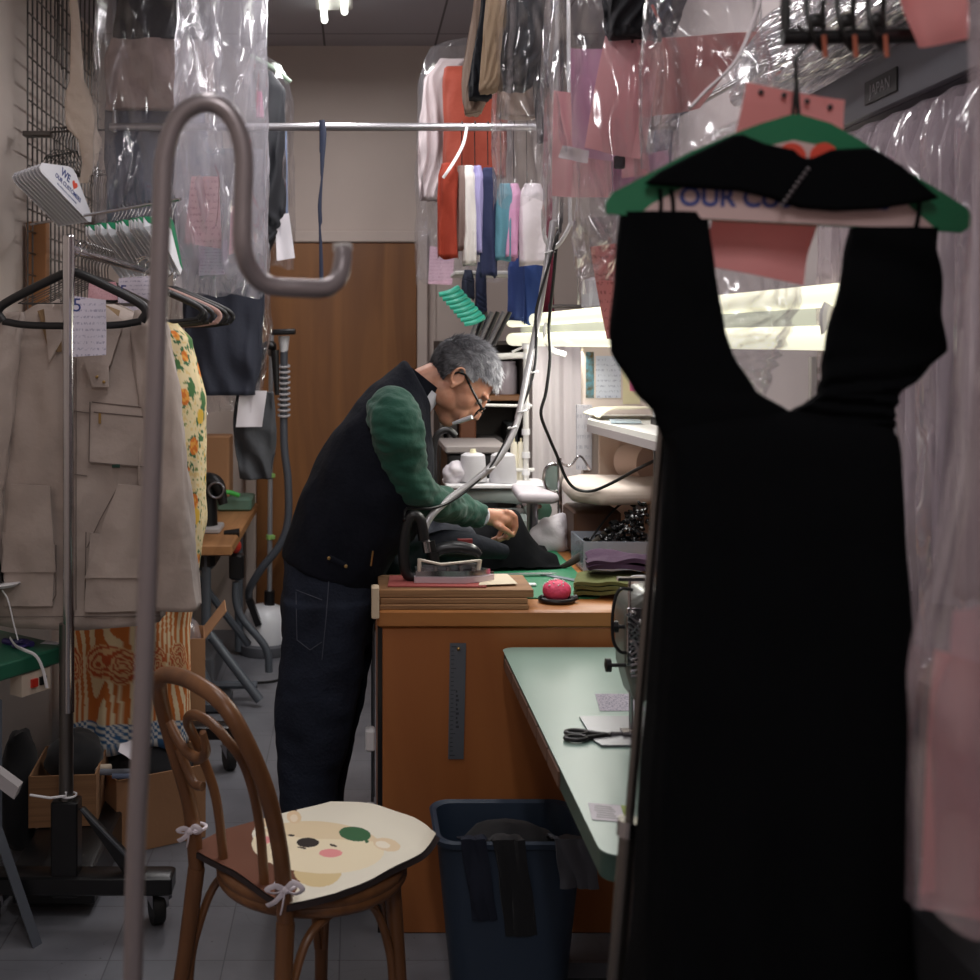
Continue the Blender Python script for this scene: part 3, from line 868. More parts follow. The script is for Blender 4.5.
m = MB(); m.prism([(RX + .028, .335), (RX + .04, .335), (RX + .21, .16), (RX + .21, .13), (RX + .17, .13)], 3.27, 3.29); build('brace', m, black_metal, t)
m = MB(); m.obox(Vector((RX + .12, 3.262, .252)), (.24 * .7, 0, -.24 * .73), (0, .012, 0), (.004, 0, .004)); build('brace_rib', m, grey_metal, t)
m = MB(); m.box((RX - .22, 3.24, .11), (RX + .285, 3.32, .16), .005); build('base_bar', m, black_metal, t)
m = MB(); m.box((-.93, 4.46, .13), (-.44, 4.54, .18), .005); build('base_bar', m, black_metal, t)
m = MB(); m.box((RX - .1, 3.3, .115), (RX - .06, 4.5, .155), .004); build('side_bar', m, black_metal, t)
m = MB(); m.box((RX - .18, 3.36, .03), (RX + .05, 3.9, .14), .006); build('ballast_box', m, black_metal, t)
rubber = mat('black_rubber', (16, 16, 17), .6)
for cx, cy in ((-.545, 3.3), (-1.0, 3.3), (-.47, 4.5), (-.9, 4.5)):
    m = MB(); m.lathe((cx - .02, cy + .02, .048), [(.0, 0), (.048, 0), (.048, .004), (.05, .008), (.05, .03), (.046, .034), (0, .034)], 26, axis=(.9, .35, 0)); wh = build('caster', m, rubber, t)
    m = MB(); m.prism([(cx - .035, .1), (cx + .03, .1), (cx + .035, .06), (cx + .004, .035), (cx - .012, .05)], cy - .004, cy, lambda x, y, z: (x, y, z))
    m.prism([(cx - .035, .1), (cx + .03, .1), (cx + .035, .06), (cx + .004, .035), (cx - .012, .05)], cy + .045, cy + .049)
    m.cyl((cx, cy + .02, .098), (cx, cy + .02, .112), .03, 18); build('fork', m, steel, wh)
m = MB(); m.tube([W(30, 795, 378), W(50, 798, 378), W(66, 796, 378), W(66, 792, 378)], .0035, 6)
m.tube(catmull([(RX + .019 * math.cos(a), 3.275 + .022 * math.sin(a), .372) for a in [i * .5 for i in range(13)]], 2), .003, 6)
build('wire_tie', m, white_plastic, t)

# ------------------------------------------------------------------ canvas jacket and its hanger
def plastic_hanger(name, cx, y, z, w_, h_, m, label, group=None, rz=0, r=.0095, hookz=.07, tilt=0):
    t = thing(name, label, 'hanger', (cx, y, z), group)
    q = Matrix.Translation((cx, y, z)) @ Matrix.Rotation(rz, 4, 'Z') @ Matrix.Rotation(tilt, 4, 'Y')
    f = lambda p: q @ Vector((p[0], 0, p[1]))
    a = w_ / 2
    pts = [(-a + .02, -hookz - h_ * .92), (-a * .97, -hookz - h_ * .72), (-a * .8, -hookz - h_ * .5), (-.035, -hookz - .005), (0, -hookz + .004), (.035, -hookz - .005), (a * .8, -hookz - h_ * .5), (a * .97, -hookz - h_ * .72), (a - .02, -hookz - h_ * .92)]
    mm = MB(); mm.tube(catmull([f(p) for p in pts], 5), r, 10, fy=.7)
    bt = [(-a + .02, -hookz - h_ * .92), (-a * .5, -hookz - h_), (a * .5, -hookz - h_), (a - .02, -hookz - h_ * .92)]
    mm.tube(catmull([f(p) for p in bt], 5), r * .8, 10, fy=.7)
    build('body', mm, m, t)
    mm = MB(); hk = [(0, -hookz), (0, -.04), (.004, -.028), (.024, -.012), (.024, .012), (.004, .026), (-.02, .016), (-.024, -.002)]
    mm.tube(catmull([f(p) for p in hk], 4), .0022, 7); build('hook', mm, chrome, t)
    return t
JY = 3.47
plastic_hanger('black_hanger', -.782, 3.315, 1.866, .425, .142, dark_plastic, 'thick black plastic hanger holding the grey beige work jacket', r=.0125, rz=R(-2))
khaki = mat('stone_canvas', (172, 157, 148), .85, bump=.35, bscale=14, sheen=.15, var=.06, vscale=9)
khaki_in = mat('corduroy_tan', (134, 108, 78), .9, bump=.4, bscale=90, stretch=(5, 1, .2))
seam = mat('seam_stitching', (112, 100, 94), .9)  # stitch lines, a darker tone than the canvas
JS = 346
t = thing('work_jacket', 'stone beige canvas work jacket on the front hanger of the rack', 'jacket', (-.78, JY, .8))
mb = MB(); Y = JY
P_ = [(303, 42, 114, .035), (309, 28, 130, .05), (325, 10, 158, .085), (350, 0, 166, .1), (430, 2, 166, .115), (540, -6, 168, .125), (616, -10, 164, .13)]
mb.hang([(W(0, y, JS).z, (W(x0, 0, JS).x + W(x1, 0, JS).x) / 2, (x1 - x0) / 2 / JS, d) for y, x0, x1, d in P_], Y, na=110, nz=80, fold=.012, kf=2.2, seed=21, nse=.022, ragged=.012, sq=.7)
jb = build('body', mb, khaki, t, autos=0)
# sleeves
mb = MB()
mb.hang([(W(0, y, 354).z, (W(x0, 0, 354).x + W(x1, 0, 354).x) / 2, (x1 - x0) / 2 / 354, d) for y, x0, x1, d in
         [(310, 134, 156, .03), (330, 132, 170, .06), (400, 138, 180, .075), (500, 140, 190, .075), (575, 150, 196, .07), (608, 153, 199, .066)]], Y - .07, na=50, nz=60, fold=.014, kf=2, seed=5, nse=.02, sq=.85)
sl = build('sleeve', mb, khaki, t, autos=0)
mb = MB()
mb.hang([(W(0, y, 354).z, (W(x0, 0, 354).x + W(x1, 0, 354).x) / 2, (x1 - x0) / 2 / 354, d) for y, x0, x1, d in
         [(312, 0, 22, .03), (335, -14, 22, .06), (400, -26, 18, .075), (500, -38, 6, .07), (608, -50, -4, .066)]], Y - .07, na=50, nz=60, fold=.014, kf=2, seed=8, nse=.02, sq=.85)
build('sleeve', mb, khaki, t, autos=0)
hit = surf(jb)
def collar(pxs, m_, nm, lift):
    return patch(nm, hit, pxs, JS, m_, t, lift, 8, 8, .005)
collar([(50, 352), (62, 352), (60, 305), (38, 312)], khaki_in, 'collar_lining', .012)
collar([(98, 352), (108, 352), (120, 312), (102, 305)], khaki_in, 'collar_lining', .012)
collar([(50, 362), (62, 340), (60, 300), (44, 306)], khaki, 'collar', .018)
collar([(92, 362), (110, 366), (124, 322), (104, 306)], khaki, 'collar', .02)
collar([(93, 387), (109, 387), (109, 357), (84, 358)], khaki, 'throat_tab', .02)
for q in ((97, 377), (104, 382)):
    mb = MB(); p = hit(q[0], q[1], JS, .028); mb.lathe(p, [(0.0045, 0), (.0045, .002), (.003, .003)], 12, axis=(0, -1, 0)); build('snap', mb, mat('brass', (170, 140, 90), .3, metal=.9), t)
patch('chest_pocket', hit, [(90, 462), (146, 466), (148, 408), (91, 402)], JS, khaki, t, .007, 12, 12, .005)
patch('lower_pocket', hit, [(86, 612), (152, 610), (150, 545), (90, 532)], JS, khaki, t, .008, 12, 12, .008)
patch('pocket_flap', hit, [(85, 578), (146, 578), (143, 486), (118, 484)], JS, khaki, t, .018, 12, 12, .005)
patch('lower_pocket', hit, [(6, 606), (53, 606), (56, 545), (4, 532)], JS, khaki, t, .008, 12, 12, .008)
patch('pocket_flap', hit, [(2, 572), (56, 572), (50, 486), (12, 484)], JS, khaki, t, .018, 12, 12, .005)
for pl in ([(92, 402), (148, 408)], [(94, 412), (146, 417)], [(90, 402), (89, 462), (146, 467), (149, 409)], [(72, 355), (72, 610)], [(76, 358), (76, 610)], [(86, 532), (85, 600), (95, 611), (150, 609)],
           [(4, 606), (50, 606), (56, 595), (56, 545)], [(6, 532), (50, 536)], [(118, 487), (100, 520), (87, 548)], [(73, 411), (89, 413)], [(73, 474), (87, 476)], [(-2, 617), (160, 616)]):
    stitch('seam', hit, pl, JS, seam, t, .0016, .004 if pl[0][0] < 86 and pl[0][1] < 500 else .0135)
mb = MB(); p = hit(100, 413, JS, .016); mb.box(p + Vector((-.004, -.002, -.03)), p + Vector((.003, .002, 0)), .001); build('zip_pull', mb, mat('brass', (170, 140, 90)), t)
mb = MB(); p = hit(116, 466, JS, .014); mb.box(p + Vector((-.011, -.001, -.005)), p + Vector((.011, .001, .005)), .0005); build('fabric_tab', mb, mat('tab_green', (28, 60, 48), .8), t)
ticket([(73, 357), (106, 355), (106, 300), (74, 296)], 376, lined('slip_printed', (214, 208, 222), (96, 96, 140), 60), 'lilac white work order slip on the jacket collar with blue scribble', seed=4, name='order_slip', cat='paper slip')
ticket([(118, 316), (151, 312), (151, 276), (118, 278)], 330, lined('slip_printed', (214, 208, 222), (96, 96, 140), 60), 'second order slip pinned to the garment behind the jacket', seed=5, name='order_slip', cat='paper slip')
ticket([(88, 300), (118, 300), (116, 282), (90, 282)], 340, pink_print, 'pink ticket edge between the two order slips on the rack', seed=7)
for k, (x, y, sz, s_) in enumerate(((79, 306, .05, 380), (125, 292, .05, 334))):
    o = [q for q in col.objects if q.name.startswith('order_slip')][k]
    p = W(x, y, s_); text('handwriting', '5', sz, Matrix.Translation((p.x, p.y - .02, p.z)) @ Matrix.Rotation(PI / 2, 4, 'X'), print_blue, o, .0003)

# ------------------------------------------------------------------ fruit print dress behind the jacket
def dress_col(x, z):
    rnd_ = noise.noise
    if z > .76:
        base = (232, 214, 170)
        d = noise.voronoi(Vector((x * 13, z * 12, 1.3)))
        dist = d[0][0]; p = d[1][0]; h = noise.cell(p * 3.1)
        n = rnd_(Vector((x * 60, z * 60, 0)))
        if dist < .34:
            if h > .25: return (216, 118, 44) if n > -.1 else (232, 164, 72)
            if h > -.1: return (226, 184, 70)
            if h > -.4: return (188, 80, 44)
            return (72, 116, 66)
        if dist < .46 and n > .05: return (64, 112, 76)
        if n > .42: return (120, 140, 80)
        return base if n > -.3 else (226, 200, 140)
    if z > .735 or z < .37: # blue check band
        return (60, 106, 150) if (int(math.floor(x * 70)) + int(math.floor(z * 90))) % 2 else (226, 226, 220)
    if z < .36: return (60, 106, 150)
    c = (round((x) / .13)) * .13; dx, dz = x - c, z - .56
    r = math.hypot(dx, dz * .9)
    if r < .055:
        return (196, 92, 48) if int(r * 160 + 2 * rnd_(Vector((x * 40, z * 40, 3)))) % 2 else (230, 190, 140)
    s = math.sin(x * 190 + 1.2 * rnd_(Vector((x * 8, z * 8, 0))))
    return (202, 116, 52) if s > -.1 else (236, 216, 176)
cm_, nt, b = nodes('fruit_print_cotton'); at_ = nt.nodes.new('ShaderNodeAttribute'); at_.attribute_name = 'col'
nt.links.new(at_.outputs['Color'], b.inputs['Base Color']); b.inputs['Roughness'].default_value = .85
DS = 300
mb = MB(); Y = 1200 / DS
P_ = [(322, 130, 176, .04), (340, 110, 192, .07), (400, 100, 206, .09), (520, 92, 206, .1), (625, 74, 190, .1), (735, 64, 190, .11)]
mb.hang([(W(0, y, DS).z, (W(x0, 0, DS).x + W(x1, 0, DS).x) / 2, (x1 - x0) / 2 / DS, d) for y, x0, x1, d in P_], Y, na=260, nz=260, fold=.03, kf=4, seed=31, nse=.015, ragged=.03)
cl = [dress_col(v.x + 1.3 * v.y, v.z) for v in mb.v]
one('summer_dress', mb, cm_, 'fruit print cotton dress with orange striped hem behind the jacket', 'dress', colors=cl, autos=0)
blush = mat('blush_velvet', (178, 142, 134), .7, sheen=.3)
plastic_hanger('velvet_hanger', -.70, 3.98, 1.868, .40, .12, dark_plastic, 'black hanger under the fruit print dress', r=.009)
for i in range(5):
    plastic_hanger('velvet_hanger', -.715 + .016 * i, 4.08 + .055 * i, 1.868, .44, .13, blush if i == 2 else dark_plastic,
                   'blush pink velvet hanger among black ones at rack end' if i == 2 else ORD[i] + ' empty black velvet hanger at the rack end counting from the jacket', 'empty velvet hangers at the rack end', r=.0085, rz=R(-8 + i * 2))
for i in range(9):
    m = MB(); wire_hanger(m, -.776 + .0008 * i, 3.42 + .04 * i, 1.878, w=.36, h=.1, r=.0022, rz=R(rnd.uniform(-8, 8)), hook=.06)
    one('wire_hanger', m, wire_metal, ORD[i] + ' chrome wire hanger behind the post on the rack rail', 'hanger', 'wire hangers on the rolling rack')

# ------------------------------------------------------------------ green topped machine table, left edge
green_top = mat('green_laminate', (34, 92, 70), .4)
t = thing('green_sewing_table', 'small table with a dark green top at the left edge', 'table', (-1.1, 3.3, 0))
C = Vector((-.813, 3.4, 0)); e1 = Vector((-.8, .6, 0)) * .62; e2 = Vector((-.53, -.85, 0)) * .6
m = MB(); m.obox(C + (e1 + e2) / 2 + Vector((0, 0, .727)), e1, e2, (0, 0, .046)); o = build('tabletop', m, green_top, t)
bv = o.modifiers.new('b', 'BEVEL'); bv.width = .006; bv.segments = 3
bx = MB(); u = e2.normalized(); c0 = C + u * .115 + e1.normalized() * .03 + Vector((0, 0, .672)); bx.obox(c0, u * .105, e1.normalized() * .05, (0, 0, .06))
sw = build('switch_box', bx, mat('switch_cream', (206, 190, 172), .5), t)
for k_, c_ in ((.0, (190, 50, 36)), (-.032, (24, 26, 26))):
    m = MB(); m.obox(c0 + u * (.01 + k_) - e1.normalized() * .028, u * .022, e1.normalized() * .01, (0, 0, .022)); build('switch_button', m, mat('btn%d' % c_[0], c_, .4), sw)
leg = MB(); leg.tube([W(-6, 700, 372), W(-6, 830, 372)], .022, 4); leg.tube([W(-4, 826, 372), W(38, 948, 374)], .03, 4, fy=.5)
build('leg', leg, mat('leg_steel_blue', (112, 118, 128), .4, metal=.5), t)
m = MB(); m.cyl((-1.28, 3.6, 0), (-1.28, 3.6, .7), .02, 10); build('leg', m, grey_metal, t)
m = MB(); m.cyl((-1.12, 2.98, 0), (-1.12, 2.98, .7), .02, 10); build('leg', m, grey_metal, t)
m = MB(); m.obox(W(4, 780, 390), (.075, 0, -.055), (0, .04, 0), (.012, 0, .03)); build('pedal_plate', m, mat('light_steel', (176, 172, 174), .4), t)
m = MB(); a = W(8, 650, 362) ; a.z = .752
m.tube(catmull([(-1.0, 3.42, .757), (-.97, 3.4, .757), (-.94, 3.41, .757), (-.91, 3.38, .757)], 4), .009, 8)
m.tube(catmull([(-.965, 3.4, .757), (-.955, 3.36, .757), (-.93, 3.35, .757), (-.92, 3.38, .757), (-.945, 3.4, .757)], 4), .005, 8)
one('purple_scissors', m, mat('violet_plastic', (58, 48, 110), .4), 'violet handled thread clippers on the green table top', 'scissors')
m = MB(); m.tube(catmull([W(10, 638, 356), W(16, 646, 360), W(24, 650, 366), W(36, 656, 368), W(43, 670, 368), W(47, 688, 368)], 5), .005, 6, fy=.3)
one('white_ribbon', m, white_plastic, 'white ribbon trailing off the edge of the green table', 'ribbon')
m = MB(); m.obox((-.865, 3.42, .7515), (.05, -.012, 0), (.008, .03, 0), (0, 0, .001)); one('paper_tag', m, paper_white, 'small pale label lying on the green table corner', 'label')
t = thing('thread_stand', 'round white dish stand holding a dark upright device at left', 'stand', (-1.02, 3.36, .75))
m = MB(); m.lathe((-1.01, 3.36, .925), [(.02, 0), (.07, .004), (.078, .012), (.074, .014), (.02, .008)], 28); build('dish', m, white_plastic, t)
m = MB(); m.cyl((-1.01, 3.36, .75), (-1.01, 3.36, .93), .006, 8); build('stem', m, steel, t)
m = MB(); m.tube(catmull([W(2, 590, 362), W(8, 600, 362), W(14, 625, 362), W(18, 640, 362)], 5), .0022, 6); build('thread_loop', m, white_plastic, t)
m = MB(); m.obox((-1.02, 3.355, .995), (.05, 0, 0), (0, .02, 0), (-.02, 0, .115)); one('dark_device', m, dark_plastic, 'thin dark device standing on the white dish', 'device')

# ------------------------------------------------------------------ cardboard boxes and dark clothes on the floor
card = mat('cardboard', (172, 128, 92), .85, bump=.05, bscale=60, var=.08, vscale=5)
card_rib = wood('cardboard_ribbed', (132, 96, 66), (164, 122, 86), 5, (.2, .2, 14), .85)
card_rib.name = 'cardboard_ribbed'
def open_box(label, C, e1, e2, h, m_, flaps=(0, 0, 0, 0), z0=.0):
    C, e1, e2 = Vector(C), Vector(e1), Vector(e2); up = Vector((0, 0, h)); zb = Vector((0, 0, z0))
    t = thing('cardboard_box', label, 'box', C + (e1 + e2) / 2 + zb)
    cs = [C, C + e1, C + e1 + e2, C + e2]
    for i in range(4):
        a, b_ = cs[i] + zb, cs[(i + 1) % 4] + zb
        m = MB(); cen = (cs[0] + cs[2]) / 2 + zb
        inn = (cen - (a + b_) / 2).normalized() * .003
        m.obox((a + b_) / 2 + up / 2 + inn, b_ - a, inn * 1.6, up)
        build('side_panel', m, m_, t)
        if flaps[i]:
            out = -(cen - (a + b_) / 2).normalized()
            ln, ang = flaps[i]
            d = out * math.cos(ang) * ln + Vector((0, 0, math.sin(ang) * ln))
            m = MB(); m.obox((a + b_) / 2 + up + d / 2, (b_ - a) * .96, d, d.cross(b_ - a).normalized() * .004); build('flap', m, m_, t)
    m = MB(); m.obox((cs[0] + cs[2]) / 2 + zb + Vector((0, 0, .004)), e1 * .99, e2 * .99, (0, 0, .004)); build('bottom', m, m_, t)
    return t
open_box('open tan cardboard box on the floor beside the chair, clothes inside', (-.745, 3.75, .0), (.26, .15, 0), (-.16, .27, 0), .235, card, flaps=(0, (.03, 1.2), 0, 0), z0=.002)
open_box('ribbed cardboard box behind the black rack post', (-.985, 3.62, 0), (.20, .02, 0), (-.02, .28, 0), .155, card_rib, z0=.142)
open_box('cardboard box with a raised flap beneath the fruit print dress', (-.78, 4.62, 0), (.2, .03, 0), (-.03, .22, 0), .46, card, flaps=(0, (.13, .9), 0, 0), z0=.002)
dk = [mat('heap_black', (20, 21, 25), .9, sheen=.1), mat('heap_navy', (28, 34, 50), .9), mat('heap_denim', (60, 78, 108), .85)]
def lump(mb, c, r, seed, amp=.35, f=9):
    c = Vector(c); b0 = len(mb.v); mb.ell(c, r, 30, 18)
    for i in range(b0, len(mb.v)):
        d = mb.v[i] - c
        n = noise.noise(mb.v[i] * f + Vector((seed, 0, 0))); n2 = noise.noise(mb.v[i] * f * 2.7 + Vector((0, seed, 0)))
        mb.v[i] = c + d * (1 + amp * n + amp * .5 * n2)
def heap(label, c, r, m_, seed, cat='clothes', group=None, name='folded_cloth', amp=.35, f=9):
    m = MB(); lump(m, c, r, seed, amp, f); return one(name, m, m_, label, cat, group)
heap('dark garment heaped in the open tan box', (-.68, 3.98, .2), (.15, .12, .09), dk[0], 1, amp=.2)
heap('black garment piled in the ribbed box behind the post', (-.88, 3.78, .30), (.09, .12, .08), dk[0], 2, amp=.2)
heap('navy garment slumped between the two front boxes', (-.72, 4.17, .26), (.11, .08, .14), dk[1], 3, amp=.2)
heap('black cloth bundle on the floor under the green table', (-1.05, 3.75, .22), (.06, .1, .2), dk[0], 4, amp=.2)
heap('large black bag behind the boxes under the hanging dress', (-.92, 4.2, .3), (.07, .1, .28), dk[0], 5, name='black_bag', cat='bag', amp=.2)
heap('clear plastic wrap stuffed in the box with the raised flap', (-.67, 4.72, .46), (.07, .08, .07), film_milky, 6, name='plastic_wrap', cat='plastic wrap', amp=.3)
for i, (x, y, L_) in enumerate(((80, 768, .09), (96, 772, .1), (112, 776, .1))):
    p = W(x, y, 322); m = MB(); m.tube(catmull([p, p + Vector((L_ * .5, .01, -.004)), p + Vector((L_, .03, -.01))], 3), .012 - .002 * i, 10)
    one('rolled_cloth', m, (mat('cream_roll', (206, 190, 170), .85), mat('grey_roll', (120, 124, 134), .85), mat('blue_grey_roll', (112, 124, 150), .85))[i],
        ('small cream roll of cloth lying on the dark clothes', 'small mid grey roll of cloth lying on the dark clothes', 'blue grey roll of cloth at the tan box rim')[i], 'cloth roll')
m = MB(); sheet(m, W(118, 752, 322), W(136, 762, 322), W(134, 740, 318), W(120, 744, 318), .004, 3); one('paper_slip', m, paper_white, 'crumpled pinkish white paper scrap on top of the dark clothes', 'paper')
# dark drum and case under the rack
t = thing('black_case', 'black case on the floor below the rolling rack', 'case', (-.86, 3.5, 0))
t2 = MB(); t2.box((-.98, 3.45, .001), (-.9, 3.85, .1), .01); build('body', t2, dark_plastic, t)
m = MB(); m.box((-.965, 3.447, .03), (-.93, 3.45, .06)); build('pale_label', m, paper_white, t)

# ------------------------------------------------------------------ wooden desk with steel frame
t = thing('workbench', 'wooden topped workbench with grey steel legs left of the steamer', 'desk', (-.85, 5.9, 0))
m = MB(); m.box((-1.2, 5.2, .685), (-.534, 6.6, .732), .006); build('benchtop', m, wood('bench_oak', (142, 98, 60), (176, 128, 84), 3, (4, .4, 4)), t)
m = MB(); m.box((-.9, 5.3, .60), (-.62, 5.55, .684), .02); build('motor_housing', m, dark_plastic, t)
frame = mat('frame_grey', (92, 98, 106), .45, metal=.3)
for pth in ([(-.66, 5.32, .68), (-.66, 5.32, .30)], [(-.74, 5.34, .68), (-.74, 5.34, .34), (-.70, 5.32, .2), (-.62, 5.3, .03)], [(-.60, 6.2, .68), (-.60, 6.2, .02)]):
    m = MB(); m.tube(pth, .022, 10); build('leg', m, frame, t)
m = MB(); m.tube([(-.66, 5.34, .33), (-.42, 5.3, .03)], .022, 10); build('leg', m, frame, t)
m = MB(); m.tube([(-.75, 5.36, .62), (-.5, 5.62, .2)], .018, 8); build('brace', m, frame, t)
m = MB(); m.tube([(-.8, 5.4, .07), (-.44, 5.4, .07)], .018, 8); build('foot_bar', m, frame, t)
m = MB(); m.tube(catmull([W(236, 582, 215), W(236, 600, 215), W(242, 618, 215), W(262, 642, 215), W(268, 655, 215), W(269, 672, 215)], 5), .018, 10); build('knee_lever', m, frame, t)
m = MB(); p = W(237, 575, 215); m.box(p + Vector((-.035, -.03, -.02)), p + Vector((.035, .03, .1)), .01); hh = build('knee_bracket', m, dark_plastic, t)
m = MB(); m.ell(W(235, 546, 215), (.03, .03, .035), 16, 10); build('red_knob', m, mat('red_plastic', (176, 48, 36), .35), t)
t = thing('black_sewing_machine', 'small black machine on the bench beside the fruit print dress', 'machine', (-.66, 5.6, .732))
m = MB(); m.box((-.78, 5.5, .733), (-.62, 5.7, .76), .006); build('base', m, mat('light_steel', (176, 172, 174)), t)
m = MB(); m.tube(catmull([(-.70, 5.6, .76), (-.70, 5.6, .9), (-.69, 5.6, .96), (-.64, 5.58, .95), (-.61, 5.57, .86)], 5), [.06, .055, .045, .035, .02], 14); build('arm', m, dark_plastic, t)
m = MB(); m.tube([(-.64 + .035 * math.cos(a), 5.54, .93 + .035 * math.sin(a)) for a in [i * PI / 10 for i in range(20)]], .006, 8, closed=True); build('hand_wheel', m, steel, t)
m = MB(); m.tube([(-.60, 5.5, .738), (-.53, 5.5, .74)], [.012, .02], 10); build('tool_handle', m, dark_plastic, t)
m = MB(); m.box((-.72, 6.25, .733), (-.54, 6.5, .80), .01); one('green_box', m, mat('pale_green_box', (96, 128, 112), .5), 'pale green box at the back end of the wooden bench', 'box')
m = MB(); m.tube(catmull([(-.72, 6.2, .82), (-.66, 6.2, .84), (-.6, 6.22, .82)], 4), .012, 8); one('green_strap', m, mat('bright_green', (70, 190, 80), .5), 'bright green strap lying on the pale green box', 'strap')
m = MB(); m.box((-.80, 6.3, .80), (-.66, 6.5, 1.12), .006); one('brown_carton', m, card, 'brown carton standing at the back wall above the bench', 'carton')
one('floor_box', MB().box((-.86, 5.6, .001), (-.66, 6.0, .14), .01), mat('dusty_grey', (96, 98, 104), .6), 'grey box on the floor under the wooden bench', 'box')
m = MB(); m.box((-.8, 5.2, .001), (-.55, 5.42, .05), .01); o = one('foot_pedal', m, grey_metal, 'grey foot pedal under the wooden bench', 'pedal')
m = MB(); m.ell((-.72, 5.25, .06), (.02, .02, .012), 12, 6); build('pedal_button', m, mat('red_plastic', (176, 48, 36)), o)

# ------------------------------------------------------------------ garment steamer
sx, sy = -.465, 6.25; SS = 1200 / 6.25
t = thing('garment_steamer', 'upright garment steamer with white tank beside the wooden door', 'steamer', (sx, sy, 0))
m = MB(); m.lathe((sx, sy, 0), [(.135, 0), (.14, .01), (.14, .05), (.125, .06)], 30); build('base_skirt', m, mat('steamer_grey', (90, 92, 98), .5), t)
m = MB(); m.lathe((sx, sy, .055), [(.12, 0), (.125, .03), (.122, .12), (.1, .17), (.06, .19), (.0, .195)], 30); build('water_tank', m, mat('steamer_white', (226, 228, 232), .35), t)
m = MB(); m.cyl((sx + .02, sy, .24), (sx + .02, sy, .32), .028, 14); build('pole_socket', m, dark_plastic, t)
m = MB(); m.cyl((sx + .02, sy, .3), (sx + .03, sy, 1.66), .013, 12); build('pole', m, mat('pole_silver', (184, 188, 194), .3, metal=.6), t)
for z in (.92, .60, 1.24):
    m = MB(); m.cyl((sx + .022, sy, z - .012), (sx + .022, sy, z + .012), .02, 12); m.box((sx + .03, sy - .02, z - .01), (sx + .05, sy, z + .01), .002); build('pole_clip', m, mat('lime_clip', (150, 196, 110), .5), t)
m = MB(); m.tube(catmull([W(249, 598, 192), W(250, 588, 194), W(262, 568, 195), W(280, 545, 195), W(288, 520, 195), W(288, 480, 195), W(284, 440, 195), W(284, 360, 195), W(285, 340, 195)], 7), .02, 12); build('hose', m, mat('hose_grey', (72, 76, 84), .5), t)
m = MB()
for i in range(10):
    z = 1.24 + i * .028
    m.tube([((284 - 355) / 195 + .028 * math.cos(a), 1200 / 195 + .028 * math.sin(a), z + .006 * math.sin(a * 1)) for a in [k * PI / 6 for k in range(12)]], .006, 6, closed=True)
build('hose_coil', m, mat('light_steel', (176, 172, 174)), t)
m = MB(); m.obox(W(254, 612, 196), (.05, 0, -.13), (0, .05, 0), (.03, 0, .01)); build('tank_handle', m, dark_plastic, t)
m = MB(); m.obox(W(283, 332, 196), (.13, 0, .004), (0, .06, 0), (0, 0, .03)); o = build('steam_head', m, dark_plastic, t); bv = o.modifiers.new('b', 'BEVEL'); bv.width = .008; bv.segments = 2
m = MB(); m.cyl(W(284, 336, 195), W(284, 352, 195), .03, 12, .02); build('head_neck', m, white_plastic, t)
m = MB(); m.tube(catmull([W(256, 393, 198), W(259, 370, 198), W(264, 348, 198), W(272, 346, 198), (sx + .03, sy - .03, 1.56)], 5), [.014, .016, .022, .024, .02], 10)
m.tube([W(275, 350, 198), W(277, 395, 198)], [.022, .012], 10); build('hanger_arm', m, dark_plastic, t)
m = MB(); m.tube(catmull([(sx + .14, sy, .02), (sx + .2, sy - .3, .008), (sx + .1, sy - .55, .008), (sx - .05, sy - .6, .008)], 6), .006, 6); build('power_cord', m, dark_plastic, t)
# tan low chest behind the man's hip
m = MB(); m.box((-.36, 6.35, .001), (-.15, 6.66, .60), .004); o = one('low_chest', m, wood('chest_tan', (120, 78, 44), (150, 102, 62), 2, (1, 1, 3)), 'low tan chest between the steamer and the door', 'chest')
# ------------------------------------------------------------------ cutting table
TZ = .88; TY = 3.255
oak = wood('table_oak', (150, 94, 48), (186, 126, 70), 2.2, (.5, 4, 3), .4)
ply = wood('table_panel', (150, 88, 44), (170, 106, 56), 1.4, (3, 3, .5), .5)
t = thing('cutting_table', 'big wooden cutting table the man leans over', 'table', (.65, 3.8, 0))
m = MB(); m.box((.06, TY, TZ - .048), (1.28, 4.35, TZ), .006); build('tabletop', m, oak, t)
m = MB(); m.box((.075, TY + .008, .0), (1.26, 4.3, TZ - .049), .003); build('body', m, ply, t)
m = MB(); m.box((.062, TY + .012, .0), (.0745, TY + .03, TZ - .05)); build('black_edge_strip', m, black_metal, t)
green_mat = mat('green_cutting_mat', (30, 116, 78), .55, var=.06, vscale=3)
m = MB(); r_ = .06
def rrect(x0, x1, y0, y1, r, n=6):
    o = []
    for cx, cy, a0 in ((x1 - r, y0 + r, -90), (x1 - r, y1 - r, 0), (x0 + r, y1 - r, 90), (x0 + r, y0 + r, 180)):
        for k in range(n + 1):
            a = R(a0 + 90 * k / n); o.append((cx + r * math.cos(a), cy + r * math.sin(a)))
    return o
m.prism(rrect(.07, .70, 3.40, 4.32, .03), TZ + .0005, TZ + .004, lambda x, y, z: (x, z, y))
one('cutting_mat', m, green_mat, 'green mat covering the cutting table top', 'mat')
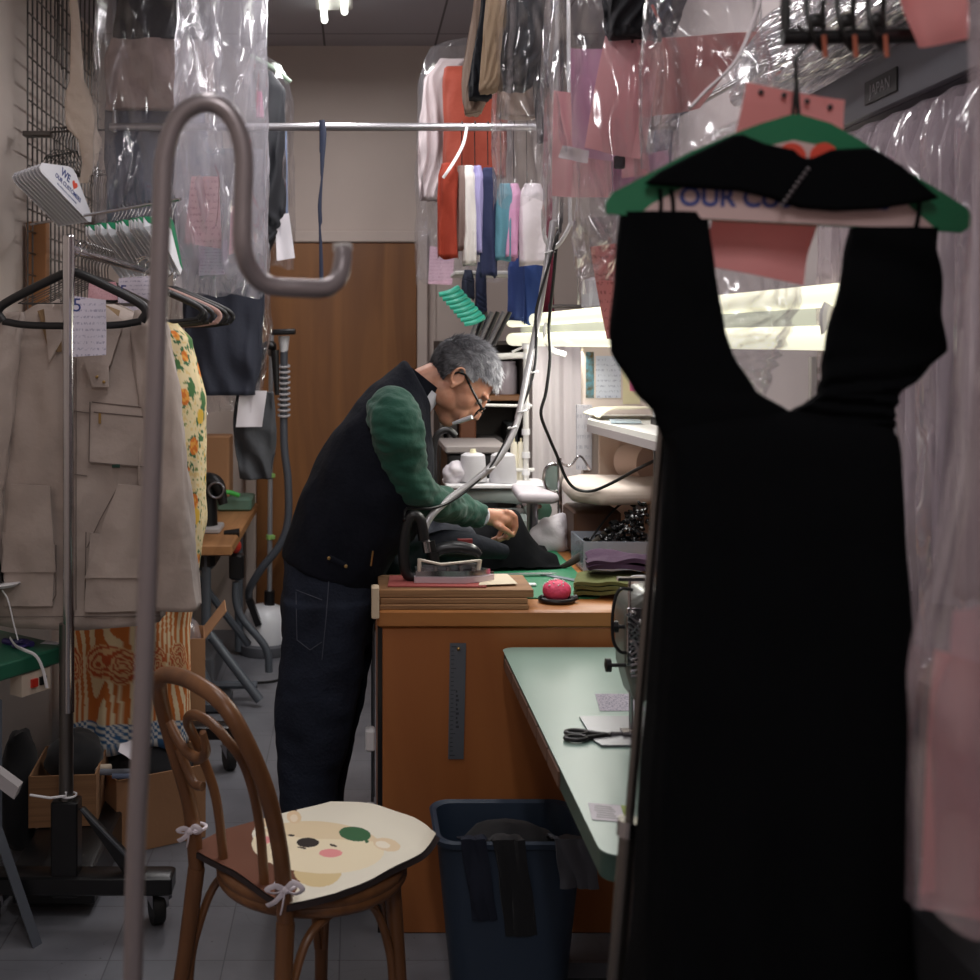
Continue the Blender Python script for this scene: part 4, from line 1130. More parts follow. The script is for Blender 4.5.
# steel ruler nailed to the front
t = thing('steel_ruler', 'grey steel ruler hanging from a nail on the table front', 'ruler', (.27, TY, .5))
m = MB(); m.prism([(.258, TY * 0 + .79), (.302, .79), (.295, .475), (.253, .475)], TY + .004, TY + .0065); build('blade', m, mat('ruler_grey', (112, 118, 126), .4, metal=.5), t)
m = MB()
for i in range(26):
    z = .485 + i * .0118; m.box((.257 + (z - .475) * .016, TY + .0032, z), (.265 + (.006 if i % 5 == 0 else 0) + (z - .475) * .016, TY + .0042, z + .0012))
mk = build('graduations', m, dark_plastic, t)
m = MB()
for i in range(9):
    z = .56 + i * .012; m.box((.274, TY + .0032, z), (.282 - (i % 3) * .002, TY + .0042, z + .006))
build('stamped_letters', m, mat('ruler_ink', (60, 64, 70)), t)
m = MB(); m.ell((.281, TY + .001, .775), (.005, .004, .005), 12, 8); build('nail', m, mat('brass', (170, 140, 90)), t)
m = MB(); m.ell((.16, TY + .008, .43), (.004, .002, .005), 10, 6); m.ell((.24, TY + .008, .7), (.002, .002, .003), 10, 6)
# things hanging on the table's left side
for i, (y, z0, z1, mm_) in enumerate(((3.5, .28, .8, grey_metal), (3.7, .15, .62, mat('leg_steel_blue', (112, 118, 128))))):
    m = MB(); m.box((.05, y, z0), (.058, y + .04, z1), .002); one('metal_straightedge', m, mm_, ('longer', 'shorter')[i] + ' metal straightedge hanging on the left side of the cutting table', 'straightedge')
for i, y in enumerate((.44, .22)):
    m = MB(); m.box((.03, 3.42, y), (.057, 3.47, y + .06), .004); one('side_clip', m, white_plastic, ('upper', 'lower')[i] + ' pale clip on the left side of the cutting table', 'clip')

# stack of plywood boards at the front left of the table
board = wood('plywood_edge', (120, 84, 54), (172, 128, 88), 4, (.6, 3, 30), .7)
zz = TZ
for i, (x0, x1, th) in enumerate(((.066, .472, .014), (.07, .47, .016), (.066, .487, .022))):
    m = MB(); m.box((x0, TY + .006 + .004 * i, zz + .0005), (x1, 3.52 - .02 * i, zz + th), .0015)
    one('plywood_board', m, board, ('lowest thin plywood board in the stack under the iron', 'middle plywood board in the stack under the iron', 'top thick plywood board carrying the iron')[i], 'board', 'plywood boards stacked under the iron')
    zz += th + .0007
BZ = zz
m = MB(); m.box((.062, TY - .004, TZ + .0005), (.083, TY + .02, BZ + .01)); m.v = [v + Vector((-.01, -.024, 0)) for v in m.v]
m = MB(); m.box((.045, 3.235, TZ - .02), (.0655, 3.28, BZ + .012), .003); one('pale_stop_block', m, mat('pale_wood', (206, 186, 160), .6), 'pale wooden stop block clamped at the left end of the boards', 'block')
felt = mat('red_felt', (158, 78, 74), .9)
m = MB(); m.prism([(.09, 3.30), (.36, 3.29), (.365, 3.32), (.34, 3.44), (.10, 3.45)], BZ + .0005, BZ + .004, lambda x, y, z: (x, z, y)); one('red_felt_pad', m, felt, 'dull red felt pad underneath the iron', 'felt pad')
m = MB(); m.prism([(.34, 3.30), (.45, 3.32), (.44, 3.46), (.37, 3.46)], BZ + .0045, BZ + .006, lambda x, y, z: (x, z, y)); one('cream_card', m, mat('cream_paper', (214, 200, 176), .7), 'cream paper lying on the boards right of the iron', 'paper')

# ------------------------------------------------------------------ steam iron
t = thing('steam_iron', 'silver industrial steam iron resting on the plywood boards', 'iron', (.28, 3.37, BZ))
iz = BZ + .005; IS = 356
def ip(px, py, s=IS): return W(px, py, s)
m = MB(); sole = [(.165, 3.335), (.30, 3.325), (.36, 3.345), (.392, 3.375), (.36, 3.405), (.30, 3.425), (.165, 3.415)]
m.prism(sole, iz, iz + .016, lambda x, y, z: (x, z, y)); build('sole_plate', m, mat('pinkish_alloy', (206, 190, 198), .3, metal=.25), t)
m = MB(); m.prism([(x * .93 + .016, 3.375 + (y - 3.375) * .85) for x, y in sole], iz + .017, iz + .032, lambda x, y, z: (x, z, y)); build('heating_block', m, chrome, t)
m = MB(); m.prism([(x * .78 + .05, 3.375 + (y - 3.375) * .5) for x, y in sole], iz + .033, iz + .046, lambda x, y, z: (x, z, y)); build('top_cover', m, steel, t)
m = MB(); m.cyl((.18, 3.345, iz + .03), (.18, 3.345, iz + .065), .006, 8); m.cyl((.345, 3.36, iz + .03), (.35, 3.36, iz + .06), .006, 8)
m.tube([(.18, 3.345, iz + .062), (.24, 3.34, iz + .05), (.345, 3.355, iz + .058)], .004, 6); build('bracket', m, mat('cream_bracket', (214, 204, 190), .4, metal=.3), t)
for k in range(5):
    m = MB(); m.cyl((.19 + k * .035, 3.34, iz + .032), (.19 + k * .035, 3.34, iz + .042 + .004 * (k % 2)), .006, 10); build('bolt', m, steel, t)
m = MB(); m.tube(catmull([(.215, 3.385, iz + .05), (.235, 3.385, iz + .082), (.28, 3.385, iz + .09), (.33, 3.38, iz + .084), (.352, 3.38, iz + .068)], 5), [.012, .017, .019, .016, .01], 12, fy=1.2); build('handle', m, mat('handle_black', (30, 31, 34), .3), t)
m = MB(); m.tube(catmull([ip(424, 577), ip(408, 575), ip(404, 555), ip(406, 530), ip(412, 516), ip(420, 520), ip(424, 540)], 5), .016, 12); build('cord_guard', m, dark_plastic, t)
m = MB(); m.cyl(ip(436, 574), ip(433, 552), .0155, 14); m.cyl(ip(433, 552), ip(431, 541), .011, 12); m.cyl(ip(437, 577), ip(436, 570), .021, 14); build('steam_valve', m, wire_dark, t)
m = MB(); m.cyl(ip(428, 552), ip(426, 541), .0135, 12); build('hose_collar', m, chrome, t)
# hoses drop from the ceiling to the iron
hose_m = mat('hose_silver', (184, 182, 184), .3, metal=.35)
hs = [(426, 543, 356), (425, 528, 352), (433, 514, 350), (448, 500, 346), (470, 484, 342), (489, 469, 340), (504, 450, 338), (515, 428, 336), (522, 402, 334), (527, 375, 332), (533, 345, 330), (539, 312, 328), (544, 282, 326), (549, 252, 324), (553, 222, 322), (556, 190, 320)]
m = MB(); P = catmull([W(*q) for q in hs] + [W(556, 190, 320) + Vector((.0, 0, 1.18))], 5); m.tube(P, .0105, 10)
hz = one('steam_hose', m, hose_m, 'silver steam hose curving down from above to the iron', 'hose')
cb = [(404, 520, 356), (407, 508, 352), (430, 508, 350), (452, 500, 345), (474, 483, 341), (492, 464, 339), (502, 447, 337), (512, 426, 335), (525, 398, 333), (533, 372, 331), (536, 345, 330), (535, 318, 328), (538, 300, 327), (549, 262, 325), (556, 235, 323), (561, 190, 320)]
m = MB(); m.tube(catmull([W(*q) + Vector((0, -.012, 0)) for q in cb] + [W(561, 190, 320) + Vector((0, 0, 1.18))], 5), .0045, 8)
one('iron_power_cable', m, dark_plastic, 'black power cable bound along the silver steam hose', 'cable')
for x, y, s in ((533, 372, 331), (522, 411, 335), (512, 427, 336), (490, 468, 340), (549, 252, 324)):
    m = MB(); p = W(x, y, s); m.tube([p + Vector((.0125 * math.cos(a), -.006 + .0155 * math.sin(a), .004 * math.cos(a))) for a in [k * PI / 6 for k in range(12)]], .0026, 6, closed=True)
    m.box(p + Vector((.0115, -.01, -.002)), p + Vector((.018, -.007, .002))); build('cable_tie', m, white_plastic, hz)
bc = [(562, 190, 318), (560, 215, 318), (557, 240, 316), (553, 285, 314), (549, 325, 312), (550, 358, 310), (546, 392, 310), (541, 414, 310), (549, 437, 308), (558, 458, 306), (566, 478, 305), (576, 489, 305), (592, 491, 306), (612, 483, 310), (636, 470, 315), (660, 458, 318)]
m = MB(); m.tube(catmull([W(562, 190, 318) + Vector((0, 0, 1.15))] + [W(*q) for q in bc], 6), .0052, 8); one('loose_black_cable', m, dark_plastic, 'loose black cable snaking down behind the hose then off right to the shelf', 'cable')
m = MB(); m.tube(catmull([W(545, 190, 318) + Vector((0, 0, .6)), W(545, 190, 318), W(543, 212, 318), (W(545, 238, 318)), W(553, 248, 318), W(562, 240, 318), W(571, 222, 318), W(570, 206, 318), W(562, 190, 318) + Vector((.02, 0, .6))], 6), .0065, 8)
one('white_tube_loop', m, white_plastic, 'loop of white tubing hanging around the top of the hose', 'tubing')

# ------------------------------------------------------------------ garment being worked on
def clothlump(name, label, c, r, m_, seed, amp=.3, f=7, cat='garment', rz=0, flat=None, group=None):
    mb = MB(); mb.ell((0, 0, 0), r, 60, 36)
    for i, v in enumerate(mb.v):
        n = noise.noise(v * f + Vector((seed, 0, 0))); n2 = noise.noise(Vector((v.x * f * 2.2, v.y * f * .8, v.z * f * 2)) + Vector((0, seed, 0)))
        q = v * (1 + amp * n + amp * .45 * n2)
        q.z = max(q.z, -r[2] * .7 if flat is None else flat)
        mb.v[i] = q
    mb.xf(Matrix.Translation(c) @ Matrix.Rotation(rz, 4, 'Z'))
    return one(name, mb, m_, label, cat, group)
wk = mat('work_black', (10, 11, 14), .9, bump=.2, bscale=20, spec=.1)
wkn = mat('work_slate', (34, 38, 50), .8, bump=.3, bscale=16)
t = thing('dark_coat', 'dark coat spread on the green mat under his hand', 'coat', (.4, 4.0, TZ + .005))
def tent(u, v):
    # ridged cloth; u along x, v along depth
    x = .10 + u * .56; y = 3.84 + v * .42
    h = math.sin(PI * min(1, max(0, v)) ** .8) * (.13 + .06 * math.exp(-((u - .74) / .15) ** 2) - .03 * u)
    edge = min(1, min(u, 1 - u) * 5, 1)
    h = h * (.3 + .7 * edge) * (1 - .55 * max(0, u - .8) / .2)
    h += .022 * noise.noise(Vector((x * 9, y * 7, 1))) + .012 * noise.noise(Vector((x * 24, y * 14, 3)))
    return (x - .02 * v, y - .05 * math.sin(u * 3), TZ + .008 + max(.0, h) + .004)
m = MB(); m.grid(tent, 70, 50, .006); build('body', m, wk, t)
m = MB(); m.tube(catmull([W(428, 546, 338), W(445, 543, 336), W(465, 545, 334), W(485, 548, 330), W(505, 552, 326)], 5), [.03, .036, .038, .03, .02], 14, fy=1.1, up=(0, 1, 0)); build('sleeve', m, mat('coat_sleeve_grey', (30, 33, 41), .85, bump=.2, spec=.2), t)
m = MB(); a = W(465, 546, 350); m.obox(a, (.042, 0, 0), (0, .012, 0), (0, 0, .04)); build('red_label', m, mat('label_red', (128, 44, 44), .7), t)
clothlump('slate_garment', 'slate blue garment bunched on the table beside the man', (.12, 3.80, TZ + .085), (.12, .12, .10), wkn, 4, .3, 9)
clothlump('slate_garment', 'crumpled grey blue cloth pushed under his forearm', (.24, 3.86, TZ + .09), (.13, .10, .09), wkn, 8, .35, 10)
m = MB(); m.tube(catmull([W(560, 568, 312), W(575, 560, 312), W(595, 543, 308), W(618, 522, 300)], 5), [.007, .012, .013, .009], 10, fy=.4)
one('leather_strap', m, mat('strap_brown', (44, 37, 28), .7), 'dark brown strap lying diagonally across the coat edge', 'strap')
clothlump('white_cloth_bundle', 'crumpled white cloth bundle behind the dark coat', (.69, 4.22, TZ + .05), (.08, .06, .07), mat('white_cotton', (206, 200, 206), .85, bump=.2), 5, .35, 12, cat='cloth')
# knife, acrylic ruler, chalk, pincushion
m = MB(); m.tube([(.345, 3.72, TZ + .012), (.43, 3.71, TZ + .012)], [.007, .009], 8, fy=.7); t = one('palette_knife', m, mat('knife_handle', (84, 62, 46), .5), 'long knife with brown handle on the green mat', 'knife')
m = MB(); m.prism([(.43, 3.704), (.44, 3.722), (.60, 3.735), (.63, 3.73), (.60, 3.712)], TZ + .010, TZ + .012, lambda x, y, z: (x, z, y)); build('blade', m, mat('bright_blade', (214, 216, 220), .2, metal=.6), t)
m = MB(); m.obox((.65, 3.66, TZ + .0065), (.13, -.15, 0), (.018, .018, 0), (0, 0, .002)); one('clear_ruler', m, mat('acrylic_grey', (150, 160, 168), .15, alpha=.8), 'clear grey acrylic ruler lying past the knife tip', 'ruler')
m = MB(); m.box((.485, 3.555, TZ + .0045), (.538, 3.575, TZ + .012), .002); one('tailor_chalk', m, white_plastic, 'stick of white chalk on the green mat', 'chalk')
t = thing('pincushion', 'round pink pincushion stuck with white pins at the table front', 'pincushion', (.565, 3.36, TZ))
m = MB(); m.ell((.565, 3.36, TZ + .032), (.040, .038, .031), 26, 16); build('cushion', m, mat('hot_pink', (224, 74, 110), .6, bump=.3, bscale=60), t)
m = MB()
for k in range(46):
    a, e = rnd.uniform(0, 2 * PI), rnd.uniform(.35, 1.45); d = Vector((math.cos(a) * math.cos(e), math.sin(a) * math.cos(e), math.sin(e)))
    p = Vector((.565, 3.36, TZ + .032)) + Vector((d.x * .041, d.y * .039, d.z * .032)); m.ell(p, .0021, 8, 6)
build('pin_heads', m, mat('pin_white', (236, 230, 232), .3), t).__setitem__('kind', 'stuff')
m = MB(); m.tube([(.565 + .046 * math.cos(a), 3.36 + .042 * math.sin(a), TZ + .009) for a in [k * PI / 12 for k in range(24)]], .007, 8, closed=True)
m.tube([(.515, 3.35, TZ + .015), (.53, 3.35, TZ + .008)], .008, 8); m.tube([(.60, 3.35, TZ + .008), (.622, 3.35, TZ + .016)], .008, 8); build('wrist_band', m, dark_plastic, t)
# folded cloths, tray, cup at right
def folded(name, label, c, sx_, sy_, h, m_, seed, rz=0, layers=3):
    mb = MB()
    for k in range(layers):
        f = lambda u, v, k=k: (-sx_ / 2 + sx_ * u + .01 * noise.noise(Vector((v * 3, k, seed))), -sy_ / 2 + sy_ * v + .01 * noise.noise(Vector((u * 3, k, seed + 4))),
                               h * (k + .1) / layers + .014 * noise.noise(Vector((u * 2.6 + seed, v * 2.6, k * .4))) + .01 * (1 - (2 * u - 1) ** 4))
        mb.grid(f, 20, 16, h / layers * .72)
    mb.xf(Matrix.Translation(c) @ Matrix.Rotation(rz, 4, 'Z'))
    return one(name, mb, m_, label, 'cloth')
folded('olive_cloth', 'folded olive green cloth at the right end of the cutting table', (.755, 3.47, TZ + .014), .23, .20, .04, mat('olive_cloth', (92, 96, 52), .9, bump=.2), 2, R(-14))
folded('purple_cloth', 'folded deep purple cloth lying on the olive one', (.775, 3.52, TZ + .076), .19, .15, .035, mat('plum_cloth', (62, 38, 62), .9, bump=.2), 7, R(-8), 2)
t = thing('bead_tray', 'clear tray heaped with small black buttons at the bench end', 'tray', (.84, 3.9, TZ))
m = MB(); m.box((.72, 3.78, TZ + .006), (.96, 4.0, TZ + .012)); 
for a, b_ in (((.72, 3.78), (.96, 3.784)), ((.72, 3.996), (.96, 4.0)), ((.72, 3.784), (.724, 3.996)), ((.956, 3.784), (.96, 3.996))): m.box((a[0], a[1], TZ + .012), (b_[0], b_[1], TZ + .10))
build('tray_body', m, mat('clear_tray', (168, 176, 190), .15, alpha=.45), t)
m = MB()
for k in range(420):
    x, y = rnd.uniform(.735, .945), rnd.uniform(3.795, 3.985); h = .06 + .15 * max(0, (x - .78) / .16)
    m.ell((x, y, TZ + .015 + rnd.random() * h), (.011, .011, .006), 8, 5, M=Matrix.Rotation(rnd.uniform(-1, 1), 3, 'X') @ Matrix.Rotation(rnd.uniform(-1, 1), 3, 'Y'))
o = build('black_buttons', m, mat('button_black', (22, 22, 24), .2), t); o['kind'] = 'stuff'
m = MB(); m.lathe((.80, 3.33, TZ), [(.026, 0), (.03, .004), (.036, .075), (.033, .075), (.027, .008), (0, .008)], 24); one('white_cup', m, white_plastic, 'small white cup at the right front corner of the table', 'cup')
for i in range(2):
    m = MB(); m.lathe((.625 + i * .035, 4.27, TZ + .006), [(.016, 0), (.016, .004), (.008, .006), (.008, .05), (.016, .052), (.016, .056)], 16); one('thread_spool', m, mat('spool_red', (196, 62, 48), .5), ('left red spool standing behind the white cloth bundle', 'right red spool standing behind the white cloth bundle')[i], 'spool', 'red spools behind the white cloth')

# pressing boards at the back of the table
def pad(name, label, outline, y0, y1, z, th, m_, stem):
    t = thing(name, label, 'pressing board', (outline[0][0], (y0 + y1) / 2, z))
    mb = MB(); n = len(outline)
    mb.prism(outline, z, z + th, lambda x, y, zz: (x, zz, y)); o = build('padded_top', mb, m_, t); bv = o.modifiers.new('b', 'BEVEL'); bv.width = th * .42; bv.segments = 4; bv.limit_method = 'ANGLE'
    mb = MB(); mb.cyl((stem[0], stem[1], TZ + .0055), (stem[0], stem[1], z), .02, 12); mb.lathe((stem[0], stem[1], TZ + .0055), [(.07, 0), (.07, .012), (.02, .02)], 20); build('stem', mb, steel, t)
pad('sleeve_board', 'small pale padded sleeve board near his hand', [(.56, 4.12), (.68, 4.10), (.705, 4.13), (.66, 4.40), (.575, 4.42)], 4.1, 4.42, 1.055, .035, mat('pad_grey', (182, 174, 180), .8, bump=.1), (.63, 4.26))
m = MB()
pad('pressing_buck', 'larger cream padded pressing board beneath the loose cable', [(.715, 4.0), (.80, 3.9), (.95, 3.92), (1.1, 3.98), (1.1, 4.3), (.80, 4.34), (.73, 4.25)], 3.9, 4.3, 1.075, .06, mat('pad_cream', (204, 190, 180), .8, bump=.1), (.98, 4.15))
m = MB(); m.box((.74, 4.05, TZ + .006), (.90, 4.28, 1.04), .01); one('brown_box', m, mat('brown_box', (92, 62, 46), .6), 'brown box below the cream pressing board', 'box')

# ------------------------------------------------------------------ mint sewing table and machine
SZ = .785
mint = mat('mint_laminate', (134, 160, 150), .35, var=.05, vscale=2.5)
t = thing('mint_sewing_table', 'pale mint industrial sewing table in front of the cutting table', 'table', (.7, 2.55, 0))
m = MB(); m.prism(rrect(.395, .84, 1.915, 3.235, .035), SZ - .002, SZ, lambda x, y, z: (x, z, y)); build('laminate_top', m, mint, t)
m = MB(); m.prism(rrect(.397, .838, 1.917, 3.233, .034), SZ - .045, SZ - .0025, lambda x, y, z: (x, z, y)); build('board_edge', m, mat('teal_edge', (58, 84, 76), .5), t)
m = MB()
for k in range(6): m.box((.3925, 2.32 + k * .14, SZ - .04), (.3965, 2.45 + k * .14, SZ - .01))
build('edge_drawer_strip', m, mat('edge_brown', (108, 78, 62), .6), t)
for y in (2.2, 3.0):
    m = MB(); m.tube([(.70, y, SZ - .05), (.70, y, .04)], .028, 4); m.tube([(.45, y, .03), (.82, y, .03)], .025, 4); build('leg_frame', m, frame, t)
m = MB(); m.lathe((.56, 2.3, SZ - .2), [(.05, 0), (.055, .02), (.055, .13), (.04, .15)], 20, axis=(0, 0, 1)); build('motor', m, dark_plastic, t)
m = MB(); m.cyl((.5, 2.05, SZ - .05), (.5, 2.05, SZ - .3), .006, 8); m.box((.48, 2.03, SZ - .24), (.51, 2.07, SZ - .2)); build('knee_lift_rod', m, steel, t)
t = thing('sewing_machine', 'industrial sewing machine head half hidden by the black dress', 'sewing machine', (.72, 2.55, SZ))
m_h = mat('machine_body', (120, 122, 116), .35, metal=.3)
m = MB(); m.prism([(.535, 2.46), (.545, 2.43), (.83, 2.43), (.83, 2.62), (.535, 2.62)], SZ + .0005, SZ + .005, lambda x, y, z: (x, z, y)); build('bed_plate', m, mat('bed_grey', (128, 128, 134), .35, metal=.5), t)
m = MB(); m.prism([(.612, 1.07), (.60, 1.05), (.603, .93), (.622, .86), (.648, .86), (.66, .95), (.74, .95), (.75, .79), (.83, .79), (.83, 1.09), (.64, 1.09)], 2.47, 2.58); o = build('arm', m, m_h, t); bv = o.modifiers.new('b', 'BEVEL'); bv.width = .012; bv.segments = 3
m = MB(); m.box((.604, 2.462, .94), (.652, 2.4695, 1.06), .003); build('face_plate', m, chrome, t)
for k in range(7):
    m = MB(); z = .93 + k * .02; m.lathe((.615 + .008 * (k % 3), 2.4615, z), [(.007, 0), (.007, .004), (.003, .008)], 10, axis=(0, -1, 0)); build('screw', m, chrome, t)
m = MB()
for k in range(9): m.tube([(.60 + .003 * k, 2.455, 1.05 - .012 * k), (.625 + .004 * (k % 4), 2.45, 1.03 - .013 * k), (.61, 2.455, 1.01 - .011 * k)], .003, 6)
build('thread_guides', m, steel, t)
m = MB(); m.cyl((.632, 2.5, .88), (.632, 2.5, .82), .005, 10); m.cyl((.632, 2.5, .82), (.632, 2.5, .79), .0016, 6); build('needle_bar', m, steel, t)
m = MB(); m.cyl((.620, 2.5, .90), (.620, 2.5, .80), .0045, 10); m.box((.60, 2.485, .792), (.64, 2.515, .798)); build('presser_foot', m, chrome, t)
m = MB(); m.lathe((.60, 2.455, .945), [(.004, 0), (.004, .03), (.014, .032), (.014, .042), (.006, .044)], 14, axis=(-1, 0, 0)); build('tension_knob', m, dark_plastic, t)
m = MB(); m.lathe((.60, 2.47, 1.02), [(.004, 0), (.004, .012), (.012, .014), (.012, .024)], 14, axis=(-1, 0, 0)); build('tension_knob', m, dark_plastic, t)
m = MB(); m.tube(catmull([(.612, 2.45, 1.10), (.585, 2.45, 1.10), (.572, 2.45, 1.06), (.572, 2.45, 1.0), (.585, 2.45, .975), (.6, 2.455, .97)], 5), .0035, 8); build('check_spring', m, dark_plastic, t)
m = MB(); m.cyl((.61, 2.47, 1.06), (.61, 2.47, 1.12), .003, 6); m.box((.585, 2.462, 1.115), (.64, 2.478, 1.122)); build('thread_post', m, chrome, t)
t.location.x -= .045
m = MB(); m.prism([(.545, 2.67), (.65, 2.67), (.65, 2.80), (.56, 2.8)], SZ + .0004, SZ + .0012, lambda x, y, z: (x, z, y)); one('printed_card', m, white_print, 'white printed card lying beside the machine bed', 'card')
m = MB(); m.prism([(.48, 2.62), (.7, 2.62), (.7, 2.92), (.47, 2.92)], SZ + .0002, SZ + .0003, lambda x, y, z: (x, z, y))
t = thing('black_scissors', 'black handled scissors lying on the mint table', 'scissors', (.5, 2.5, SZ))
for k, (cx, cy) in enumerate(((.455, 2.47), (.462, 2.505))):
    m = MB(); m.tube([(cx + .022 * math.cos(a), cy + .014 * math.sin(a), SZ + .006) for a in [i * PI / 8 for i in range(16)]], .005, 8, closed=True)
    m.tube([(cx + .02, cy, SZ + .006), (.53, 2.49 - .005 * k, SZ + .007)], [.006, .005], 8); build('handle', m, dark_plastic, t)
m = MB(); m.tube([(.53, 2.49, SZ + .007), (.60, 2.5, SZ + .006)], [.006, .001], 8, fy=.5); build('blade', m, steel, t)
t = thing('spec_sticker', 'white and yellow printed sticker near the mint table corner', 'sticker', (.44, 2.08, SZ))
m = MB(); m.obox((.438, 2.09, SZ + .0008), (.055, -.012, 0), (.008, .075, 0), (0, 0, .0008)); build('label_base', m, paper_white, t)
m = MB(); m.obox((.474, 2.083, SZ + .0009), (.016, -.0035, 0), (.008, .075, 0), (0, 0, .0008)); build('colour_stripe', m, mat('lime_stripe', (150, 170, 80), .6), t)
m = MB()
for k in range(6): m.obox((.434 + .0008 * k, 2.066 + k * .010, SZ + .0014), (.036 - .004 * (k % 3), -.008, 0), (.0005, .003, 0), (0, 0, .0003))
build('print_lines', m, dark_plastic, t)

# ------------------------------------------------------------------ blue bin
t = thing('waste_bin', 'dark blue plastic waste bin under the mint table', 'bin', (.375, 2.98, 0))
bl = mat('bin_blue', (42, 56, 74), .5)
def rr3(w_, d_, z, r=.05): return [(.375 + x, 2.975 + y, z) for x, y in rrect(-w_ / 2, w_ / 2, -d_ / 2, d_ / 2, r, 6)]
m = MB(); rings = [rr3(.27, .20, .002), rr3(.345, .25, .40), rr3(.365, .27, .405), rr3(.37, .275, .418), rr3(.36, .265, .424), rr3(.338, .243, .418), rr3(.335, .24, .40), rr3(.262, .19, .012)]
vs = [p for r in rings for p in r]; n = len(rings[0])
m.add(vs, [(i * n + k, i * n + (k + 1) % n, (i + 1) * n + (k + 1) % n, (i + 1) * n + k) for i in range(len(rings) - 1) for k in range(n)] + [tuple(range(n)), tuple((len(rings) - 1) * n + k for k in range(n))])
build('bin_body', m, bl, t)
def drape(label, x0, x1, dz, m_, seed, y=2.845):
    mb = MB()
    def f(u, v):
        x = x0 + (x1 - x0) * u; s = v * (dz + .14) - .14
        nn = .012 * noise.noise(Vector((u * 4, v * 3, seed)))
        if s < 0: return (x, y - .005 - s * .9 + nn * .3, .432 + s * .35 + nn)
        return (x + s * .15 + nn, y - .01 + .13 * s + nn, .432 - s)
    mb.grid(f, 16, 24, .005); return one('draped_cloth', mb, m_, label, 'cloth')
drape('navy cloth strip draped over the front rim of the bin', .25, .31, .2, mat('heap_navy', (28, 34, 50)), 1, 2.842)
drape('black cloth draped over the middle of the bin rim', .325, .40, .24, mat('heap_black', (20, 21, 25)), 2, 2.842)
drape('grey cloth hanging over the right corner of the bin', .47, .56, .12, mat('heap_grey', (92, 96, 104), .9), 3, 2.842)
heap('dark scraps filling the top of the blue bin', (.39, 2.98, .36), (.13, .09, .05), mat('heap_black', (20, 21, 25)), 9, cat='scraps', amp=.2)
# ------------------------------------------------------------------ bentwood chair
chair_wood = wood('bentwood', (98, 63, 37), (130, 87, 53), 6, (2, 2, .5), .35)
ang = R(40); cc_ = Vector((-.10, 2.66, 0))
CM = Matrix.Translation(cc_) @ Matrix.Rotation(ang, 4, 'Z')
def cp(x, y, z): return CM @ Vector((x, y, z))
t = thing('bentwood_chair', 'bentwood chair in the foreground with a cartoon seat pad', 'chair', cc_)
HS = .455
m = MB(); ring = [cp(.205 * math.cos(a) * (1.0 if math.cos(a) > 0 else .92), .195 * math.sin(a), HS) for a in [k * PI / 24 for k in range(48)]]
m.tube(ring, .017, 10, closed=True, fy=1.0)
m2 = [cp(.205 * math.cos(a) * (1.0 if math.cos(a) > 0 else .92), .195 * math.sin(a), HS - .018) for a in [k * PI / 24 for k in range(48)]]
m.tube(m2, .016, 10, closed=True)
build('seat_frame', m, chair_wood, t)
m = MB(); m.lathe(cp(.005, 0, HS + .002), [(.0, 0), (.185, 0), (.19, .008), (.185, .013), (0, .011)], 40); build('seat_panel', m, wood('seat_ply', (170, 124, 80), (196, 150, 104), 3, (3, .4, 1)), t)
WB = .165
# rear legs sweep up into the back hoop
hoop = []
def post(sg):
    return [cp(-.255, sg * (WB + .03), .0), cp(-.215, sg * (WB + .015), .22), cp(-.19, sg * WB, .44), cp(-.205, sg * (WB + .004), .58), cp(-.245, sg * (WB + .01), .72), cp(-.29, sg * (WB - .012), .84)]
A = post(1); B = post(-1)
top = [cp(-.312, .115, .895), cp(-.32, .04, .915), cp(-.32, -.04, .915), cp(-.312, -.115, .895)]
m = MB(); path = catmull(A[2:] + top + B[2:][::-1], 7)
m.tube(path, .0175, 12); build('back_hoop', m, chair_wood, t)
for P_ in (A, B):
    m = MB(); m.tube(catmull(P_[:3], 8), [.0155, .018, .019], 12); build('leg', m, chair_wood, t)
# inner hoop
inn = [cp(-.175, .075, HS), cp(-.195, .08, .62), cp(-.235, .09, .74), cp(-.27, .075, .80), cp(-.285, .03, .83), cp(-.285, -.03, .83), cp(-.27, -.075, .80), cp(-.235, -.09, .74), cp(-.195, -.08, .62), cp(-.175, -.075, HS)]
m = MB(); m.tube(catmull(inn, 7), .0105, 10); build('inner_hoop', m, chair_wood, t)
m = MB(); m.tube(catmull([cp(-.275, .14, .785), cp(-.266, .10, .74), cp(-.255, .06, .725), cp(-.26, .02, .75), cp(-.28, .0, .80)], 6), [.011, .011, .012, .011, .007], 10); build('scroll', m, chair_wood, t)
m = MB(); m.tube(catmull([cp(-.245, .15, .72), cp(-.232, .115, .655), cp(-.225, .085, .65)], 6), .010, 10); build('scroll', m, chair_wood, t)
for sg in (1, -1):
    m = MB(); m.tube(catmull([cp(.13, sg * .125, HS - .01), cp(.14, sg * .135, .25), cp(.15, sg * .15, 0)], 8), [.019, .0175, .014], 12); build('leg', m, chair_wood, t)
def arch(a, b_):
    q = [a + Vector((0, 0, 0))]
    return a, b_
legs = [(-.215, WB + .012), (.14, .133), (.14, -.133), (-.215, -WB - .012)]
for i in range(4):
    a, b_ = legs[i], legs[(i + 1) % 4]
    if i == 3: continue
    mid = ((a[0] + b_[0]) / 2, (a[1] + b_[1]) / 2)
    L1 = lambda t_, h: cp(a[0] * (1 - t_) + b_[0] * t_, a[1] * (1 - t_) + b_[1] * t_, h)
    m = MB(); m.tube(catmull([L1(.03, .17), L1(.07, .27), L1(.2, .38), L1(.38, .415), L1(.62, .415), L1(.8, .38), L1(.93, .27), L1(.97, .17)], 6), .0095, 9); build('arched_brace', m, chair_wood, t)
